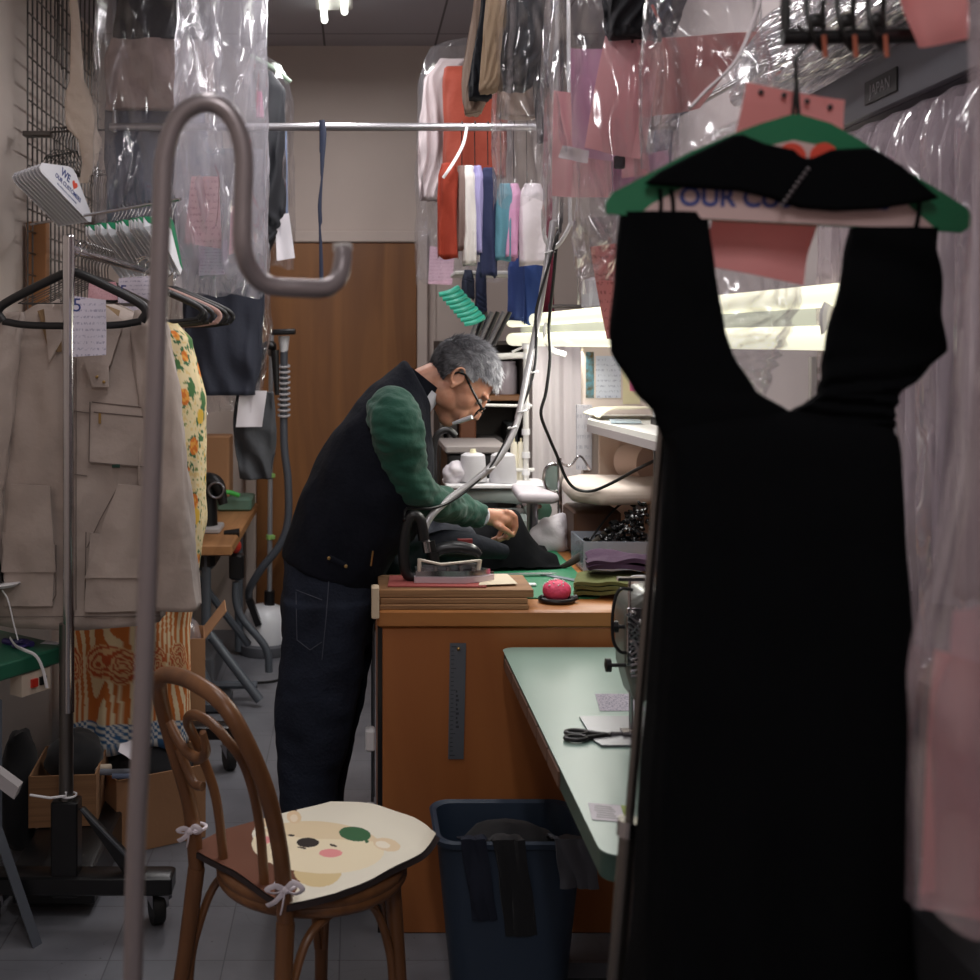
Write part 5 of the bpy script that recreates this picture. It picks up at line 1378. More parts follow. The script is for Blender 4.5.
# seat pad
def pad_xy(u, v):
    x = -.20 + .47 * u; y = -.21 + .42 * v
    # rounded front corners, notched back
    k = abs(2 * v - 1)
    x = -.20 + (x + .20) * (1 - .13 * k ** 2.2)
    y = y * (1 - .12 * max(0, u - .5) * 2 * 1) * (1 - .25 * max(0, .25 - u) * 2)
    z = HS + .032 + .008 * noise.noise(Vector((u * 3, v * 3, 2)))
    lift = max(0, u - .86) / .14
    z += .022 * lift ** 2 * (1 - v) + .018 * max(0, .12 - v) / .12 * max(0, u - .4) - .012 * max(0, v - .7)
    return cp(x, y, z)
def inell(x, y, cx, cy, rx, ry, rot=0):
    dx, dy = x - cx, y - cy; c, s = math.cos(rot), math.sin(rot)
    dx, dy = dx * c + dy * s, -dx * s + dy * c
    return (dx / rx) ** 2 + (dy / ry) ** 2 < 1
def inpoly(x, y, P):
    r = False
    for i in range(len(P)):
        (x0, y0), (x1, y1) = P[i], P[i - 1]
        if (y0 > y) != (y1 > y) and x < (x1 - x0) * (y - y0) / (y1 - y0) + x0: r = not r
    return r
brown_poly = [(40, 400), (190, 385), (250, 350), (350, 303), (450, 303), (440, 345), (400, 345), (300, 370), (270, 430), (290, 480), (345, 495), (400, 510), (480, 540), (440, 640), (380, 760), (200, 760), (0, 600)]
def pad_col(v):
    px = 355 + 1200 * v.x / v.y; py = 345 + 1200 * (CAMZ - v.z) / v.y
    x, y = (px - 180) * 3.77, (py - 720) * 3.77
    cream = (226, 220, 204)
    if inell(x, y, 660, 430, 60, 27, .12) or inell(x, y, 705, 458, 8, 6): return (52, 98, 62)
    if inell(x, y, 482, 462, 42, 18): return (44, 36, 34)
    if inell(x, y, 470, 484, 30, 3, .2) and x < 475: return (60, 48, 44)
    if inell(x, y, 578, 473, 15, 4, .3): return (60, 48, 44)
    if inell(x, y, 420, 435, 13, 4, .1): return (60, 48, 44)
    if inell(x, y, 568, 502, 44, 16) or inell(x, y, 322, 452, 26, 14): return (226, 146, 146)
    if inell(x, y, 320, 372, 26, 30) or inell(x, y, 430, 366, 28, 24, .4): return (222, 196, 160) if not inell(x, y, 430, 370, 14, 14) else (232, 214, 190)
    if inell(x, y, 780, 470, 52, 24, .2): return (222, 200, 168) if not inell(x, y, 765, 470, 28, 13, .2) else (236, 226, 208)
    if inell(x, y, 520, 480, 250, 98, .06): return (222, 202, 168) if y < 440 + .12 * (x - 500) + 30 * math.sin((x - 300) / 90) * .3 else (232, 218, 188)
    if inell(x, y, 520, 570, 90, 60): return (214, 192, 146)
    if inpoly(x, y, brown_poly): return (104, 62, 44)
    return cream
m = MB(); m.grid(pad_xy, 170, 170, -.0001)
nn_ = 171 * 171
m = MB(); m.grid(pad_xy, 190, 190)
pm, nt, b = nodes('seat_pad_print'); at_ = nt.nodes.new('ShaderNodeAttribute'); at_.attribute_name = 'col'
nt.links.new(at_.outputs['Color'], b.inputs['Base Color']); b.inputs['Roughness'].default_value = .9
t = thing('seat_pad', 'cream seat pad printed with a sleepy bear face and leaf', 'seat pad', cp(0, 0, HS))
build('printed_cover', m, pm, t, colors=[pad_col(v) for v in m.v])
m = MB(); m.grid(lambda u, v: pad_xy(u, v) - Vector((0, 0, .004)), 30, 30, .012); build('dark_underside', m, mat('pad_underside', (52, 42, 42), .9), t)
def ribbon(c, sc=1):
    m = MB(); c = Vector(c)
    for dx, dz in ((.03, .012), (-.03, .008)):
        m.tube(catmull([c, c + Vector((dx * .6, -.01, dz * 1.6)) * sc, c + Vector((dx * 1.2, -.012, dz * .6)) * sc, c + Vector((dx * .7, -.006, -dz * .4)) * sc, c], 5), .0055, 7, fy=.35)
    for dx, dz in ((-.035, -.03), (-.008, -.045)):
        m.tube(catmull([c, c + Vector((dx * .5, -.008, dz * .6)) * sc, c + Vector((dx, -.002, dz)) * sc], 5), .006, 7, fy=.35)
    m.ell(c, (.009, .008, .008), 10, 8)
    return m
rb = mat('ribbon_white', (222, 214, 222), .7)
q = cp(-.19, -WB, .515); mm = ribbon(q + Vector((0, -.024, 0))); mm.tube([q + Vector((.0215 * math.cos(a), .0215 * math.sin(a), 0)) for a in [k * PI / 8 for k in range(16)]], .004, 6, closed=True); build('tie_ribbon', mm, rb, t)
q = cp(-.19, WB, .53); mm = ribbon(q + Vector((-.012, -.024, 0)), .7); mm.tube([q + Vector((.0215 * math.cos(a), .0215 * math.sin(a), 0)) for a in [k * PI / 8 for k in range(16)]], .004, 6, closed=True); build('tie_ribbon', mm, rb, t)
# ------------------------------------------------------------------ the tailor
skin, nt, b = nodes('skin')
b.inputs['Base Color'].default_value = (lin(196), lin(142), lin(116), 1); b.inputs['Roughness'].default_value = .5
b.inputs['Subsurface Weight'].default_value = .12; b.inputs['Subsurface Radius'].default_value = (.02, .008, .004); b.inputs['Subsurface Scale'].default_value = .3
n_ = nt.nodes.new('ShaderNodeTexNoise'); n_.inputs['Scale'].default_value = 28; n_.inputs['Detail'].default_value = 5
tc_ = nt.nodes.new('ShaderNodeTexCoord'); nt.links.new(tc_.outputs['Object'], n_.inputs['Vector'])
r_ = nt.nodes.new('ShaderNodeValToRGB'); r_.color_ramp.elements[0].position = .3; r_.color_ramp.elements[0].color = (lin(176), lin(120), lin(96), 1)
r_.color_ramp.elements[1].position = .65; r_.color_ramp.elements[1].color = (lin(202), lin(150), lin(124), 1)
nt.links.new(n_.outputs['Fac'], r_.inputs[0]); nt.links.new(r_.outputs[0], b.inputs['Base Color'])
bp_ = nt.nodes.new('ShaderNodeBump'); bp_.inputs['Strength'].default_value = .12; bp_.inputs['Distance'].default_value = .004
nt.links.new(n_.outputs['Fac'], bp_.inputs['Height']); nt.links.new(bp_.outputs[0], b.inputs['Normal'])

MY = 3.56
def mp_(px, py, y):  # point at depth y
    return W(px, py, 1200 / y)
pr = thing('person', 'grey haired man in a navy vest bending over the cutting table', 'person', (-.08, MY, 0))
# head frame
HC = mp_(458, 381, 3.60)
up = Vector((.81, 0, .59)).normalized(); fw = Vector((.59, -.10, -.80)); fw = (fw - up * fw.dot(up)).normalized(); lf = up.cross(fw)
HM = Matrix(((fw.x, lf.x, up.x, HC.x), (fw.y, lf.y, up.y, HC.y), (fw.z, lf.z, up.z, HC.z), (0, 0, 0, 1)))
K = 1.06
def hp_(x, y, z): return HM @ Vector((x * K, y * K, z * K))
HR = HM.to_3x3()
def hell(mb, c, r, nu=24, nv=16, rot=None):
    M = HR if rot is None else HR @ rot
    mb.ell(hp_(*c), tuple(q * K for q in r), nu, nv, M=M)
hb_ = MB()
hell(hb_, (-.012, 0, .035), (.096, .074, .088))
hell(hb_, (.018, 0, .012), (.074, .066, .085))
hell(hb_, (.03, 0, -.04), (.056, .052, .062))
hell(hb_, (.052, 0, -.072), (.036, .034, .034))
hell(hb_, (.066, 0, -.088), (.026, .028, .023))        # chin
for s in (1, -1):
    hell(hb_, (.008, s * .038, -.052), (.052, .024, .036))  # jaw
    hell(hb_, (.046, s * .034, -.018), (.037, .027, .038)) # cheekbone
    hell(hb_, (.082, s * .028, .034), (.013, .024, .008))  # brow
    hell(hb_, (.062, s * .020, -.045), (.034, .026, .032))
    hell(hb_, (-.004, s * .073, -.004), (.015, .006, .028), rot=Matrix.Rotation(-.25 * 1, 3, 'Y'))  # ear
    er = [hp_(-.008 + .017 * math.cos(a) - .005 * math.sin(a), s * (.083 - .008 * math.cos(a)), .004 + .024 * math.sin(a) + .0 * math.cos(a)) for a in [k * PI / 12 for k in range(-5, 19)]]
    hb_.tube(er, .0044, 8); hell(hb_, (.003, s * .078, -.026), (.007, .006, .009)); hell(hb_, (.006, s * .076, -.006), (.005, .005, .008))
    hell(hb_, (.103, s * .012, -.025), (.010, .008, .008)) # nostril wing
hb_.tube([hp_(.088, 0, .03), hp_(.098, 0, .008), hp_(.109, 0, -.014)], [.009 * K, .009 * K, .012 * K], 12)
hell(hb_, (.112, 0, -.020), (.011, .011, .010))
hell(hb_, (.078, 0, -.022), (.026, .034, .034))
hell(hb_, (.085, 0, -.040), (.018, .028, .018))
hell(hb_, (.092, 0, -.048), (.014, .022, .014))
hell(hb_, (.101, 0, -.053), (.007, .021, .005)); hell(hb_, (.098, 0, -.064), (.008, .019, .006))
# neck to shoulders
NB = mp_(414, 402, 3.60)
hb_.tube([hp_(-.03, 0, -.02), hp_(-.045, 0, -.075), NB, mp_(398, 430, 3.58)], [.058, .057, .062, .07], 20)
# torso core, arms, legs (under the clothes, one skin)
pel = mp_(322, 575, MY); bel = mp_(338, 528, MY); che = mp_(370, 462, MY); upc = mp_(392, 428, MY)
SN = mp_(396, 420, 3.39); SF = mp_(392, 418, 3.73)
EN = mp_(409, 488, 3.44); WN = mp_(484, 516, 3.74)
EF = mp_(418, 505, 3.98); WF = Vector((.42, 4.02, 1.0))
for a, b2, r1, r2 in ((pel, bel, .09, .095), (bel, che, .095, .10), (che, upc, .10, .08)): cap(hb_, a, b2, r1, r2, 20)
cap(hb_, SN, SF, .05, .05)
cap(hb_, SN, EN, .045, .038); cap(hb_, EN, WN, .037, .026)
cap(hb_, SF, EF, .045, .038); cap(hb_, EF, WF, .037, .026)
KN = mp_(322, 705, 3.44); KF = mp_(330, 700, 3.66); AN = Vector((-.12, 3.45, .09)); AF = Vector((-.09, 3.68, .09))
HN = mp_(320, 580, 3.47); HF = mp_(325, 580, 3.65)
cap(hb_, HN, KN, .062, .045); cap(hb_, KN, AN, .043, .032); cap(hb_, HF, KF, .062, .045); cap(hb_, KF, AF, .043, .032)
# near hand: pinching the cloth
hd = (WN - EN).normalized(); kn = mp_(508, 519, 3.79)
cap(hb_, WN, kn, .026, .030, 14)
palm = (WN + kn) / 2
hb_.ell((WN * .35 + kn * .65) + Vector((0, 0, -.004)), (.040, .034, .024), 18, 12)
fingers = [
    [mp_(506, 512, 3.76), mp_(515, 517, 3.77), mp_(516, 527, 3.77), mp_(513, 535, 3.775)],
    [mp_(506, 516, 3.79), mp_(513, 522, 3.79), mp_(512, 532, 3.785), mp_(507, 538, 3.785)],
    [mp_(503, 519, 3.81), mp_(508, 527, 3.81), mp_(506, 537, 3.80), mp_(499, 540, 3.80)],
    [mp_(499, 521, 3.83), mp_(502, 530, 3.83), mp_(498, 538, 3.82), mp_(492, 540, 3.82)],
]
for F, r in zip(fingers, (.0098, .0100, .0096, .0088)):
    for i in range(3): cap(hb_, F[i], F[i + 1], r * (1.05 - .06 * i), r * (1.0 - .07 * i), 12)
TH = [mp_(492, 521, 3.745), mp_(500, 527, 3.735), mp_(507, 531, 3.74), mp_(512, 535, 3.76)]
for i in range(3): cap(hb_, TH[i], TH[i + 1], .0125 - .0012 * i, .0118 - .0014 * i, 12)
# far hand flat on the cloth
fk = WF + Vector((.075, .0, -.012)); cap(hb_, WF, fk, .026, .028, 14); hb_.ell((WF + fk) / 2 + Vector((.01, 0, -.004)), (.045, .038, .018), 16, 10)
for i in range(4):
    b0 = fk + Vector((0, -.028 + .018 * i, 0)); b1 = b0 + Vector((.038 - .004 * abs(i - 1), .002 * (i - 1.5), -.012)); b2 = b1 + Vector((.026, 0, -.022))
    cap(hb_, b0, b1, .0098, .009, 10); cap(hb_, b1, b2, .009, .008, 10)
cap(hb_, WF + Vector((.02, -.02, -.005)), WF + Vector((.06, -.055, -.02)), .012, .010, 10); cap(hb_, WF + Vector((.06, -.055, -.02)), WF + Vector((.09, -.06, -.035)), .010, .008, 10)
body = remesh('body', hb_, skin, .0032, 10, pr, .55)
# fingernail of forefinger
# eye, brow, glasses
white_eye = mat('eye_white', (220, 214, 208), .3)
for s in (1, -1):
    m = MB(); m.ell(hp_(.0795, s * .030, .012), .0105 * K, 14, 10); e = build('eye', m, white_eye, pr)
    m = MB(); m.ell(hp_(.0875, s * .030, .009), .0045 * K, 12, 8); build('iris', m, dark_plastic, e)
    m = MB(); m.tube([hp_(.088, s * .013, .033), hp_(.0965, s * .026, .037), hp_(.083, s * .046, .033)], [.002, .0035, .002], 8); build('eyebrow', m, mat('brow_grey', (86, 80, 78), .9), pr)
gl = MB()
gx_, gz_ = .108, -.004
for s in (1, -1):
    rim = [hp_(gx_ + .003 * math.cos(a) - .010 * abs(math.cos(a)) * (math.cos(a) > 0), s * (.034 + .026 * math.cos(a)), gz_ + .018 * math.sin(a)) for a in [k * PI / 12 for k in range(24)]]
    gl.tube(rim, .0021, 8, closed=True)
    gl.tube([hp_(gx_ - .005, s * .060, gz_ + .008), hp_(gx_ - .012, s * .072, gz_ + .010), hp_(.05, s * .077, .012), hp_(.0, s * .080, .022), hp_(-.016, s * .079, .012), hp_(-.024, s * .076, -.008)], [.003, .0034, .003, .0028, .0024, .002], 8, fy=1.3)
gl.tube([hp_(gx_ + .001, .009, gz_ + .004), hp_(gx_ + .006, 0, gz_ + .008), hp_(gx_ + .001, -.009, gz_ + .004)], .0018, 8)
g = build('glasses', gl, mat('frame_black', (20, 20, 22), .25), pr)
for s in (1, -1):
    m = MB(); m.ell(hp_(gx_ - .001, s * .034, gz_), (.0012, .0255 * K, .0175 * K), 20, 8, M=HR); build('lens', m, mat('lens_glass', (245, 248, 250), .02, alpha=.08), g)
m = MB(); m.tube([mp_(453, 423.5, 3.57), mp_(462, 420.5, 3.55), mp_(472, 417, 3.53)], [.005, .007, .007], 10); o = build('white_stick', m, mat('stick_white', (238, 240, 246), .25), pr); o['label'] = 'small white stick held between his lips'
# hair: cap + short strands
def hairy(p):
    # p in head coordinates: keep hair above hairline
    x, y, z = p
    if x > .070: return z > .068 + (x - .070) * .3
    if x > .028: return z > .052 + (x - .028) * .35
    if x > -.004: return z > .026
    if x > -.028: return z > .020
    return z > -.040 - .06 * min(1, (-.028 - x) / .08)
m = MB(); nu, nv = 60, 40; base = []
cen = Vector((-.010, 0, .033)); rad = Vector((.103, .081, .096))
for j in range(nv + 1):
    th = PI * j / nv
    for i in range(nu):
        a = 2 * PI * i / nu
        d = Vector((math.sin(th) * math.cos(a), math.sin(th) * math.sin(a), math.cos(th)))
        q = cen + Vector((d.x * rad.x, d.y * rad.y, d.z * rad.z))
        if q.x > .02: q.x = q.x * .97 + .0; 
        n = noise.noise(q * 40) * .004 + noise.noise(q * 110) * .002
        base.append(q + d * n)
fs = []
for j in range(nv):
    for i in range(nu):
        idx = (j * nu + i, (j + 1) * nu + i, (j + 1) * nu + (i + 1) % nu, j * nu + (i + 1) % nu)
        c = sum((base[k] for k in idx), Vector()) / 4
        if hairy(c): fs.append(idx)
hcap = MB(); hcap.add([hp_(*v) for v in base], fs)
strands = MB(); rr_ = random.Random(11)
cnt = 0
while cnt < 5200:
    d = Vector((rr_.gauss(0, 1), rr_.gauss(0, 1), rr_.gauss(0, 1))).normalized()
    q = cen + Vector((d.x * rad.x, d.y * rad.y, d.z * rad.z))
    if not hairy(q + Vector((0, 0, -.001 + rr_.uniform(-.004, .002)))): continue
    cnt += 1
    flow = Vector((.75, .25 * d.y, -.15)) if q.z > .05 or q.x > 0 else Vector((-.15, 0, -.8))
    flow = (flow - d * flow.dot(d)).normalized() + Vector((rr_.gauss(0, .28), rr_.gauss(0, .28), rr_.gauss(0, .28)))
    ln = rr_.uniform(.010, .022) * (1.15 if q.z > .05 else .6)
    tip = q + flow.normalized() * ln + d * ln * .28
    wv = flow.cross(d).normalized() * .0011
    strands.add([hp_(*(q + wv)), hp_(*(q - wv)), hp_(*(q + d * .0014)), hp_(*tip)], [(0, 1, 3), (1, 2, 3), (2, 0, 3)])
hm, nt, b = nodes('grey_hair'); N = nt.nodes.new; L = nt.links.new
tc = N('ShaderNodeTexCoord'); n = N('ShaderNodeTexNoise'); n.inputs['Scale'].default_value = 38; n.inputs['Detail'].default_value = 4; L(tc.outputs['Object'], n.inputs['Vector'])
at_ = N('ShaderNodeAttribute'); at_.attribute_name = 'col'
mx = N('ShaderNodeMix'); mx.data_type = 'RGBA'; mx.blend_type = 'MULTIPLY'; mx.inputs[0].default_value = .8
rp = N('ShaderNodeValToRGB'); rp.color_ramp.elements[0].position = .38; rp.color_ramp.elements[0].color = (.42, .42, .44, 1); rp.color_ramp.elements[1].position = .62
L(n.outputs['Fac'], rp.inputs[0]); L(at_.outputs['Color'], mx.inputs[6]); L(rp.outputs[0], mx.inputs[7]); L(mx.outputs[2], b.inputs['Base Color']); b.inputs['Roughness'].default_value = .55
Hi = HM.inverted()
def hair_col(v, jit=0):
    q = Hi @ v
    f = min(1, max(0, (q.x / K + .075) / .14 + rr_.uniform(-.2, .2) * jit)) * .75 + .25 * min(1, max(0, (q.z / K + .02) / .1))
    return tuple(62 + (226 - 62) * f + k for k in (0, 0, 5))
ho = build('hair', hcap, hm, pr, colors=[hair_col(v) for v in hcap.v])
sc_ = []
for i in range(0, len(strands.v), 4):
    c = hair_col(strands.v[i], 1); sc_ += [c] * 4
build('hair_strands', strands, hm, ho, colors=sc_, smooth=False)['kind'] = 'stuff'

# clothes
vest_m = mat('vest_navy', (15, 18, 28), .9, bump=.15, bscale=70, spec=.2)
shirt_m = mat('shirt_green', (13, 72, 56), .85, bump=.12, bscale=90, sheen=.15)
jean_m = mat('dark_denim', (38, 44, 58), .9, bump=.25, bscale=110, var=.3, vscale=6, rgb2=(27, 31, 42), spec=.2)
def wrinkle(amp, f, seed, st=(1, 1, 1)):
    return lambda co, nr: co + nr * amp * (noise.noise(Vector((co.x * f * st[0] + seed, co.y * f * st[1], co.z * f * st[2]))) + .5 * noise.noise(Vector((co.x * f * 2.3 * st[0], co.y * f * 2.3 + seed, co.z * f * 2.3 * st[2]))))
def oring(c, ax, up_, rx, ry, n=28):
    """ring of points about c: rx along 'ax' (thickness), ry along Y"""
    return [c + ax * rx * math.cos(2 * PI * k / n) + Vector((0, 1, 0)) * ry * math.sin(2 * PI * k / n) for k in range(n)]
def loft(mb, rings):
    n = len(rings[0]); o = len(mb.v)
    vs = [p for r in rings for p in r]
    fs = [(i * n + k, i * n + (k + 1) % n, (i + 1) * n + (k + 1) % n, (i + 1) * n + k) for i in range(len(rings) - 1) for k in range(n)]
    fs += [tuple(range(n)), tuple((len(rings) - 1) * n + k for k in range(n))]
    mb.add(vs, fs)
def tor(px0, py0, px1, py1, ry, y=MY):
    a = mp_(px0, py0, y); b2 = mp_(px1, py1, y); ax = (b2 - a); rx = ax.length / 2
    return oring((a + b2) / 2, ax.normalized(), None, rx, ry)
vb = MB()
rings = [tor(283, 556, 376, 590, .165), tor(285, 548, 380, 580, .17), tor(292, 520, 396, 556, .175), tor(302, 488, 414, 540, .18), tor(315, 460, 428, 510, .185), tor(334, 430, 434, 482, .188), tor(356, 401, 436, 452, .18), tor(378, 381, 434, 428, .15), tor(394, 369, 432, 414, .10), tor(404, 360, 432, 405, .078)]
loft(vb, rings)
cap(vb, mp_(392, 410, 3.45), mp_(394, 408, 3.68), .062, .062, 18)
vest = remesh('vest', vb, vest_m, .0065, 8, pr, .5, post=wrinkle(.009, 7, 3, (1.4, 1, .9)))
# collar
m = MB(); cr = []
for k in range(19):
    a = -PI * .93 + 2 * PI * .93 * k / 18
    cr.append((a, ))
def colf(u, v):
    a = -PI * .86 + 2 * PI * .86 * u + PI
    c = mp_(414, 391, 3.59); ax = (mp_(430, 402, 3.59) - mp_(402, 374, 3.59)).normalized(); upn = Vector((.62, 0, .78)).normalized()
    axp = (ax - upn * ax.dot(upn)).normalized()
    r = .074 - .008 * v
    return c + axp * r * 1.0 * math.cos(a) + Vector((0, 1, 0)) * r * 1.05 * math.sin(a) + upn * (-.05 + .10 * v)
m.grid(colf, 40, 8, .007); build('vest_collar', m, vest_m, pr)
m = MB(); 
def colw(u, v):
    p = colf(u, v); c = mp_(414, 391, 3.59); return c + (p - c) * .9 + Vector((.008, 0, -.02))
m.grid(colw, 30, 6, .004); build('undershirt_collar', m, mat('shirt_white', (206, 206, 216), .8), pr)
for q in (((329, 558), (346, 566)),):
    m = MB(); a, b2 = mp_(q[0][0], q[0][1], MY - .19), mp_(q[1][0], q[1][1], MY - .19); m.tube([a, b2], .009, 8, fy=.4); tb = build('waist_tab', m, vest_m, pr)
    for p in (a, b2): mm = MB(); mm.lathe(p + Vector((0, -.003, 0)), [(.005, 0), (.005, .004), (.003, .005)], 12, axis=(0, -1, 0)); build('brass_snap', mm, mat('brass', (170, 140, 90)), tb)
m = MB(); m.tube([mp_(373, 551, MY - .165), mp_(371, 566, MY - .16)], .003, 6); build('zip_end', m, mat('brass', (170, 140, 90)), pr)
# sleeves
sb = MB()
sb.tube(catmull([SN + Vector((-.01, .06, .02)), SN + Vector((0, -.005, -.01)), mp_(401, 452, 3.40), mp_(411, 484, 3.43), mp_(428, 500, 3.49), mp_(450, 507, 3.59), mp_(468, 512, 3.68), mp_(479, 516, 3.72)], 6),
        [.078, .080, .078, .075, .072, .069, .065, .062, .059, .057, .055, .053, .051, .048, .045, .042, .041, .040], 22)
sleeve_n = remesh('sleeve', sb, shirt_m, .006, 5, pr, .5, post=wrinkle(.010, 15, 7, (.7, 1, 1.7)))
sb = MB(); sb.tube(catmull([SF + Vector((-.01, -.06, .01)), SF, (SF + EF) / 2, EF, (EF + WF) / 2, WF + Vector((-.03, 0, 0))], 6), [.08, .08, .072, .062, .05, .042], 20)
remesh('sleeve', sb, shirt_m, .007, 4, pr, .5, post=wrinkle(.008, 14, 9))
m = MB(); a = mp_(478, 515.5, 3.715); d = (WN - EN).normalized(); m.cyl(a, a + d * .016, .0385, 20, .034); build('cuff', m, mat('shirt_white', (206, 206, 216)), pr)
# jeans
jb_ = MB()
loft(jb_, [tor(284, 548, 378, 574, .158), tor(283, 575, 380, 592, .17), tor(281, 605, 378, 612, .172), tor(280, 635, 376, 640, .17)])
for yy, xs in ((3.475, 0), (3.655, 6)):
    def jr(px0, px1, py, ry, y=yy, xs=xs): return oring(mp_((px0 + px1) / 2 + xs, py, y), Vector((1, 0, 0)), None, (px1 - px0) / 2 * y / 1200, ry)
    loft(jb_, [jr(283, 372, 600, .098), jr(281, 368, 640, .10), jr(276, 360, 690, .096), jr(274, 352, 730, .09), jr(277, 342, 770, .084), jr(281, 335, 810, .08), jr(283, 331, 850, .078), jr(284, 330, 873, .076)])
jeans = remesh('jeans', jb_, jean_m, .007, 6, pr, .5, post=wrinkle(.008, 7, 5, (1, 1, 1.6)))
hj = surf(jeans)
for pl in ([(330, 566), (326, 620), (322, 660)], [(296, 590), (322, 600)], [(296, 592), (297, 640), (310, 650), (322, 642)]):
    stitch('seam', hj, pl, 340, mat('denim_thread', (70, 74, 86), .8), pr, .0014, .001)
shoe_m = mat('shoe_black', (20, 20, 22), .5)
for a in (AN, AF):
    m = MB(); m.ell((a.x + .05, a.y, .045), (.13, .045, .045), 22, 12); m.ell((a.x, a.y, .08), (.05, .045, .05), 18, 10)
    o = remesh('shoe', m, shoe_m, .007, 3, pr, .5, post=lambda co, nr: Vector((co.x, co.y, max(.001, co.z))))
# ------------------------------------------------------------------ shelving and machines behind the table
t = thing('shelf_unit', 'dark open shelf unit with a brown shelf against the back wall', 'shelf unit', (.68, 6.0, 0))
sd = mat('shelf_dark', (58, 52, 48), .7); sb_ = wood('shelf_brown', (120, 80, 50), (150, 104, 66), 4, (.5, 3, 3))
for nm, a, b_, mm_ in (('side_panel', (.40, 5.7, 0), (.42, 6.1, 1.62), sd), ('side_panel', (.80, 5.7, 0), (.815, 6.1, 1.62), sd), ('back_panel', (.42, 6.08, 0), (.80, 6.1, 1.62), sd),
    ('shelf', (.42, 5.7, 1.335), (.80, 6.08, 1.36), sb_), ('shelf', (.42, 5.7, 1.0), (.80, 6.08, 1.025), sb_), ('shelf', (.42, 5.7, 1.60), (.80, 6.08, 1.62), sd)):
    m = MB(); m.box(a, b_, .002); build(nm, m, mm_, t)
m = MB(); m.lathe((.735, 5.85, 1.3605), [(.05, 0), (.055, .01), (.055, .13), (.048, .145), (.05, .16)], 24); one('storage_jar', m, mat('jar_pale', (190, 180, 188), .2, alpha=.8), 'pale cylindrical jar on the brown shelf', 'jar')
m = MB(); m.box((.50, 5.76, 1.3605), (.64, 5.95, 1.44), .01); one('shelf_box', m, mat('shelf_box_grey', (96, 92, 96), .6), 'grey box on the brown shelf left of the jar', 'box')
for i, (x, w_, h_, c_) in enumerate(((.44, .05, .2, (48, 42, 40)), (.50, .08, .24, (104, 62, 40)), (.60, .11, .13, (70, 66, 66)), (.73, .05, .2, (44, 48, 50)))):
    m = MB(); m.box((x, 5.74, 1.0255), (x + w_, 5.98, 1.0255 + h_), .008); one('stored_carton', m, mat('carton%d' % i, c_, .7), ('narrow black', 'reddish brown', 'low grey', 'slim slate')[i] + ' carton on the lower shelf behind his head', 'carton')
# grey chest with a black curved chair back in front
m = MB(); m.box((.40, 5.2, .001), (.62, 5.6, 1.13), .01); o = one('grey_cabinet', m, dark_plastic, 'black cabinet with a grey top below his face', 'cabinet')
m = MB(); m.box((.39, 5.18, 1.131), (.66, 5.62, 1.165), .006); build('grey_top', m, mat('top_grey', (150, 142, 140), .5), o)
m = MB(); m.tube(catmull([W(434, 480, 250), W(434, 448, 250), W(438, 434, 250), W(448, 430, 250), W(456, 436, 250)], 5), .014, 10)
m.tube([W(434, 480, 250), Vector((W(434, 480, 250).x, 4.8, 0))], .014, 8); one('curved_tube_frame', m, dark_plastic, 'black curved tube frame behind his chin', 'frame')
# overlock machine with cones, on its own table
t = thing('overlock_table', 'white table carrying the overlock machine behind the cutting table', 'table', (.55, 4.9, 0))
m = MB(); m.box((.35, 4.6, .77), (.84, 5.1, .80), .004); build('tabletop', m, white_paint, t)
for x, y in ((.38, 4.63), (.81, 4.63), (.38, 5.07), (.81, 5.07)):
    m = MB(); m.cyl((x, y, 0), (x, y, .77), .015, 8); build('leg', m, steel, t)
ov = mat('overlock_green', (150, 160, 158), .4)
t = thing('overlock_machine', 'pale grey green overlock machine behind his hand', 'sewing machine', (.55, 4.8, .80))
m = MB(); m.box((.42, 4.7, .8005), (.72, 4.95, .93), .02); build('body', m, ov, t)
m = MB(); m.tube(catmull([(.44, 4.8, .99), (.55, 4.78, 1.0), (.68, 4.76, .99), (.70, 4.75, .93)], 4), [.026, .028, .03, .026], 12); build('arm', m, ov, t)
m = MB(); m.cyl((.42, 4.85, .92), (.42, 4.85, 1.035), .02, 10); m.box((.36, 4.72, 1.035), (.76, 4.95, 1.05), .003); build('cone_tray', m, white_plastic, t)
m = MB(); m.lathe((.735, 4.74, .95), [(.035, 0), (.04, .006), (.04, .02), (.02, .026)], 20, axis=(0, -1, 0)); build('hand_wheel', m, mat('wheel_green', (60, 92, 78), .5), t)
for k in range(5):
    m = MB(); m.cyl((.64 + .02 * k, 4.70, .97 + .01 * (k % 2)), (.64 + .02 * k, 4.68, .97 + .01 * (k % 2)), .009, 10); build('dial', m, chrome, t)
def cone(px, py0, py1, s, label, m_=None, rb_=.055, rt=.048):
    a = W(px, py1, s); h = (py1 - py0) / s
    t = thing('thread_cone', label, 'thread cone', a, 'white thread cones on the overlock machine')
    m = MB(); m.lathe(a, [(rb_, 0), (rb_ * 1.02, .01), (rt, h * .92), (rt * .7, h)], 26); build('thread', m, m_ or mat('thread_white', (196, 194, 198), .7, bump=.25, bscale=60, stretch=(.3, .3, 9)), t)
    m = MB(); m.lathe(a + Vector((0, 0, h)), [(rt * .3, 0), (rt * .22, .014), (rt * .2, .016)], 14); build('cone_tip', m, mat('cone_tip', (216, 210, 176), .5), t)
cone(473, 453, 481, 250, 'left large white thread cone beside his forearm'); cone(503, 453, 482, 250, 'right large white thread cone touching the steam hose')
for i, x in enumerate((514, 521)): cone(x, 442, 480, 245, ('left', 'right')[i] + ' slim pale thread cone by the white pole', mat('thread_cream', (220, 214, 196), .7), .016, .014)
clothlump('white_rag', 'crumpled white rag left of the thread cones', W(455, 474, 250), (.045, .05, .05), mat('white_cotton', (206, 200, 206)), 15, .4, 18, cat='cloth')
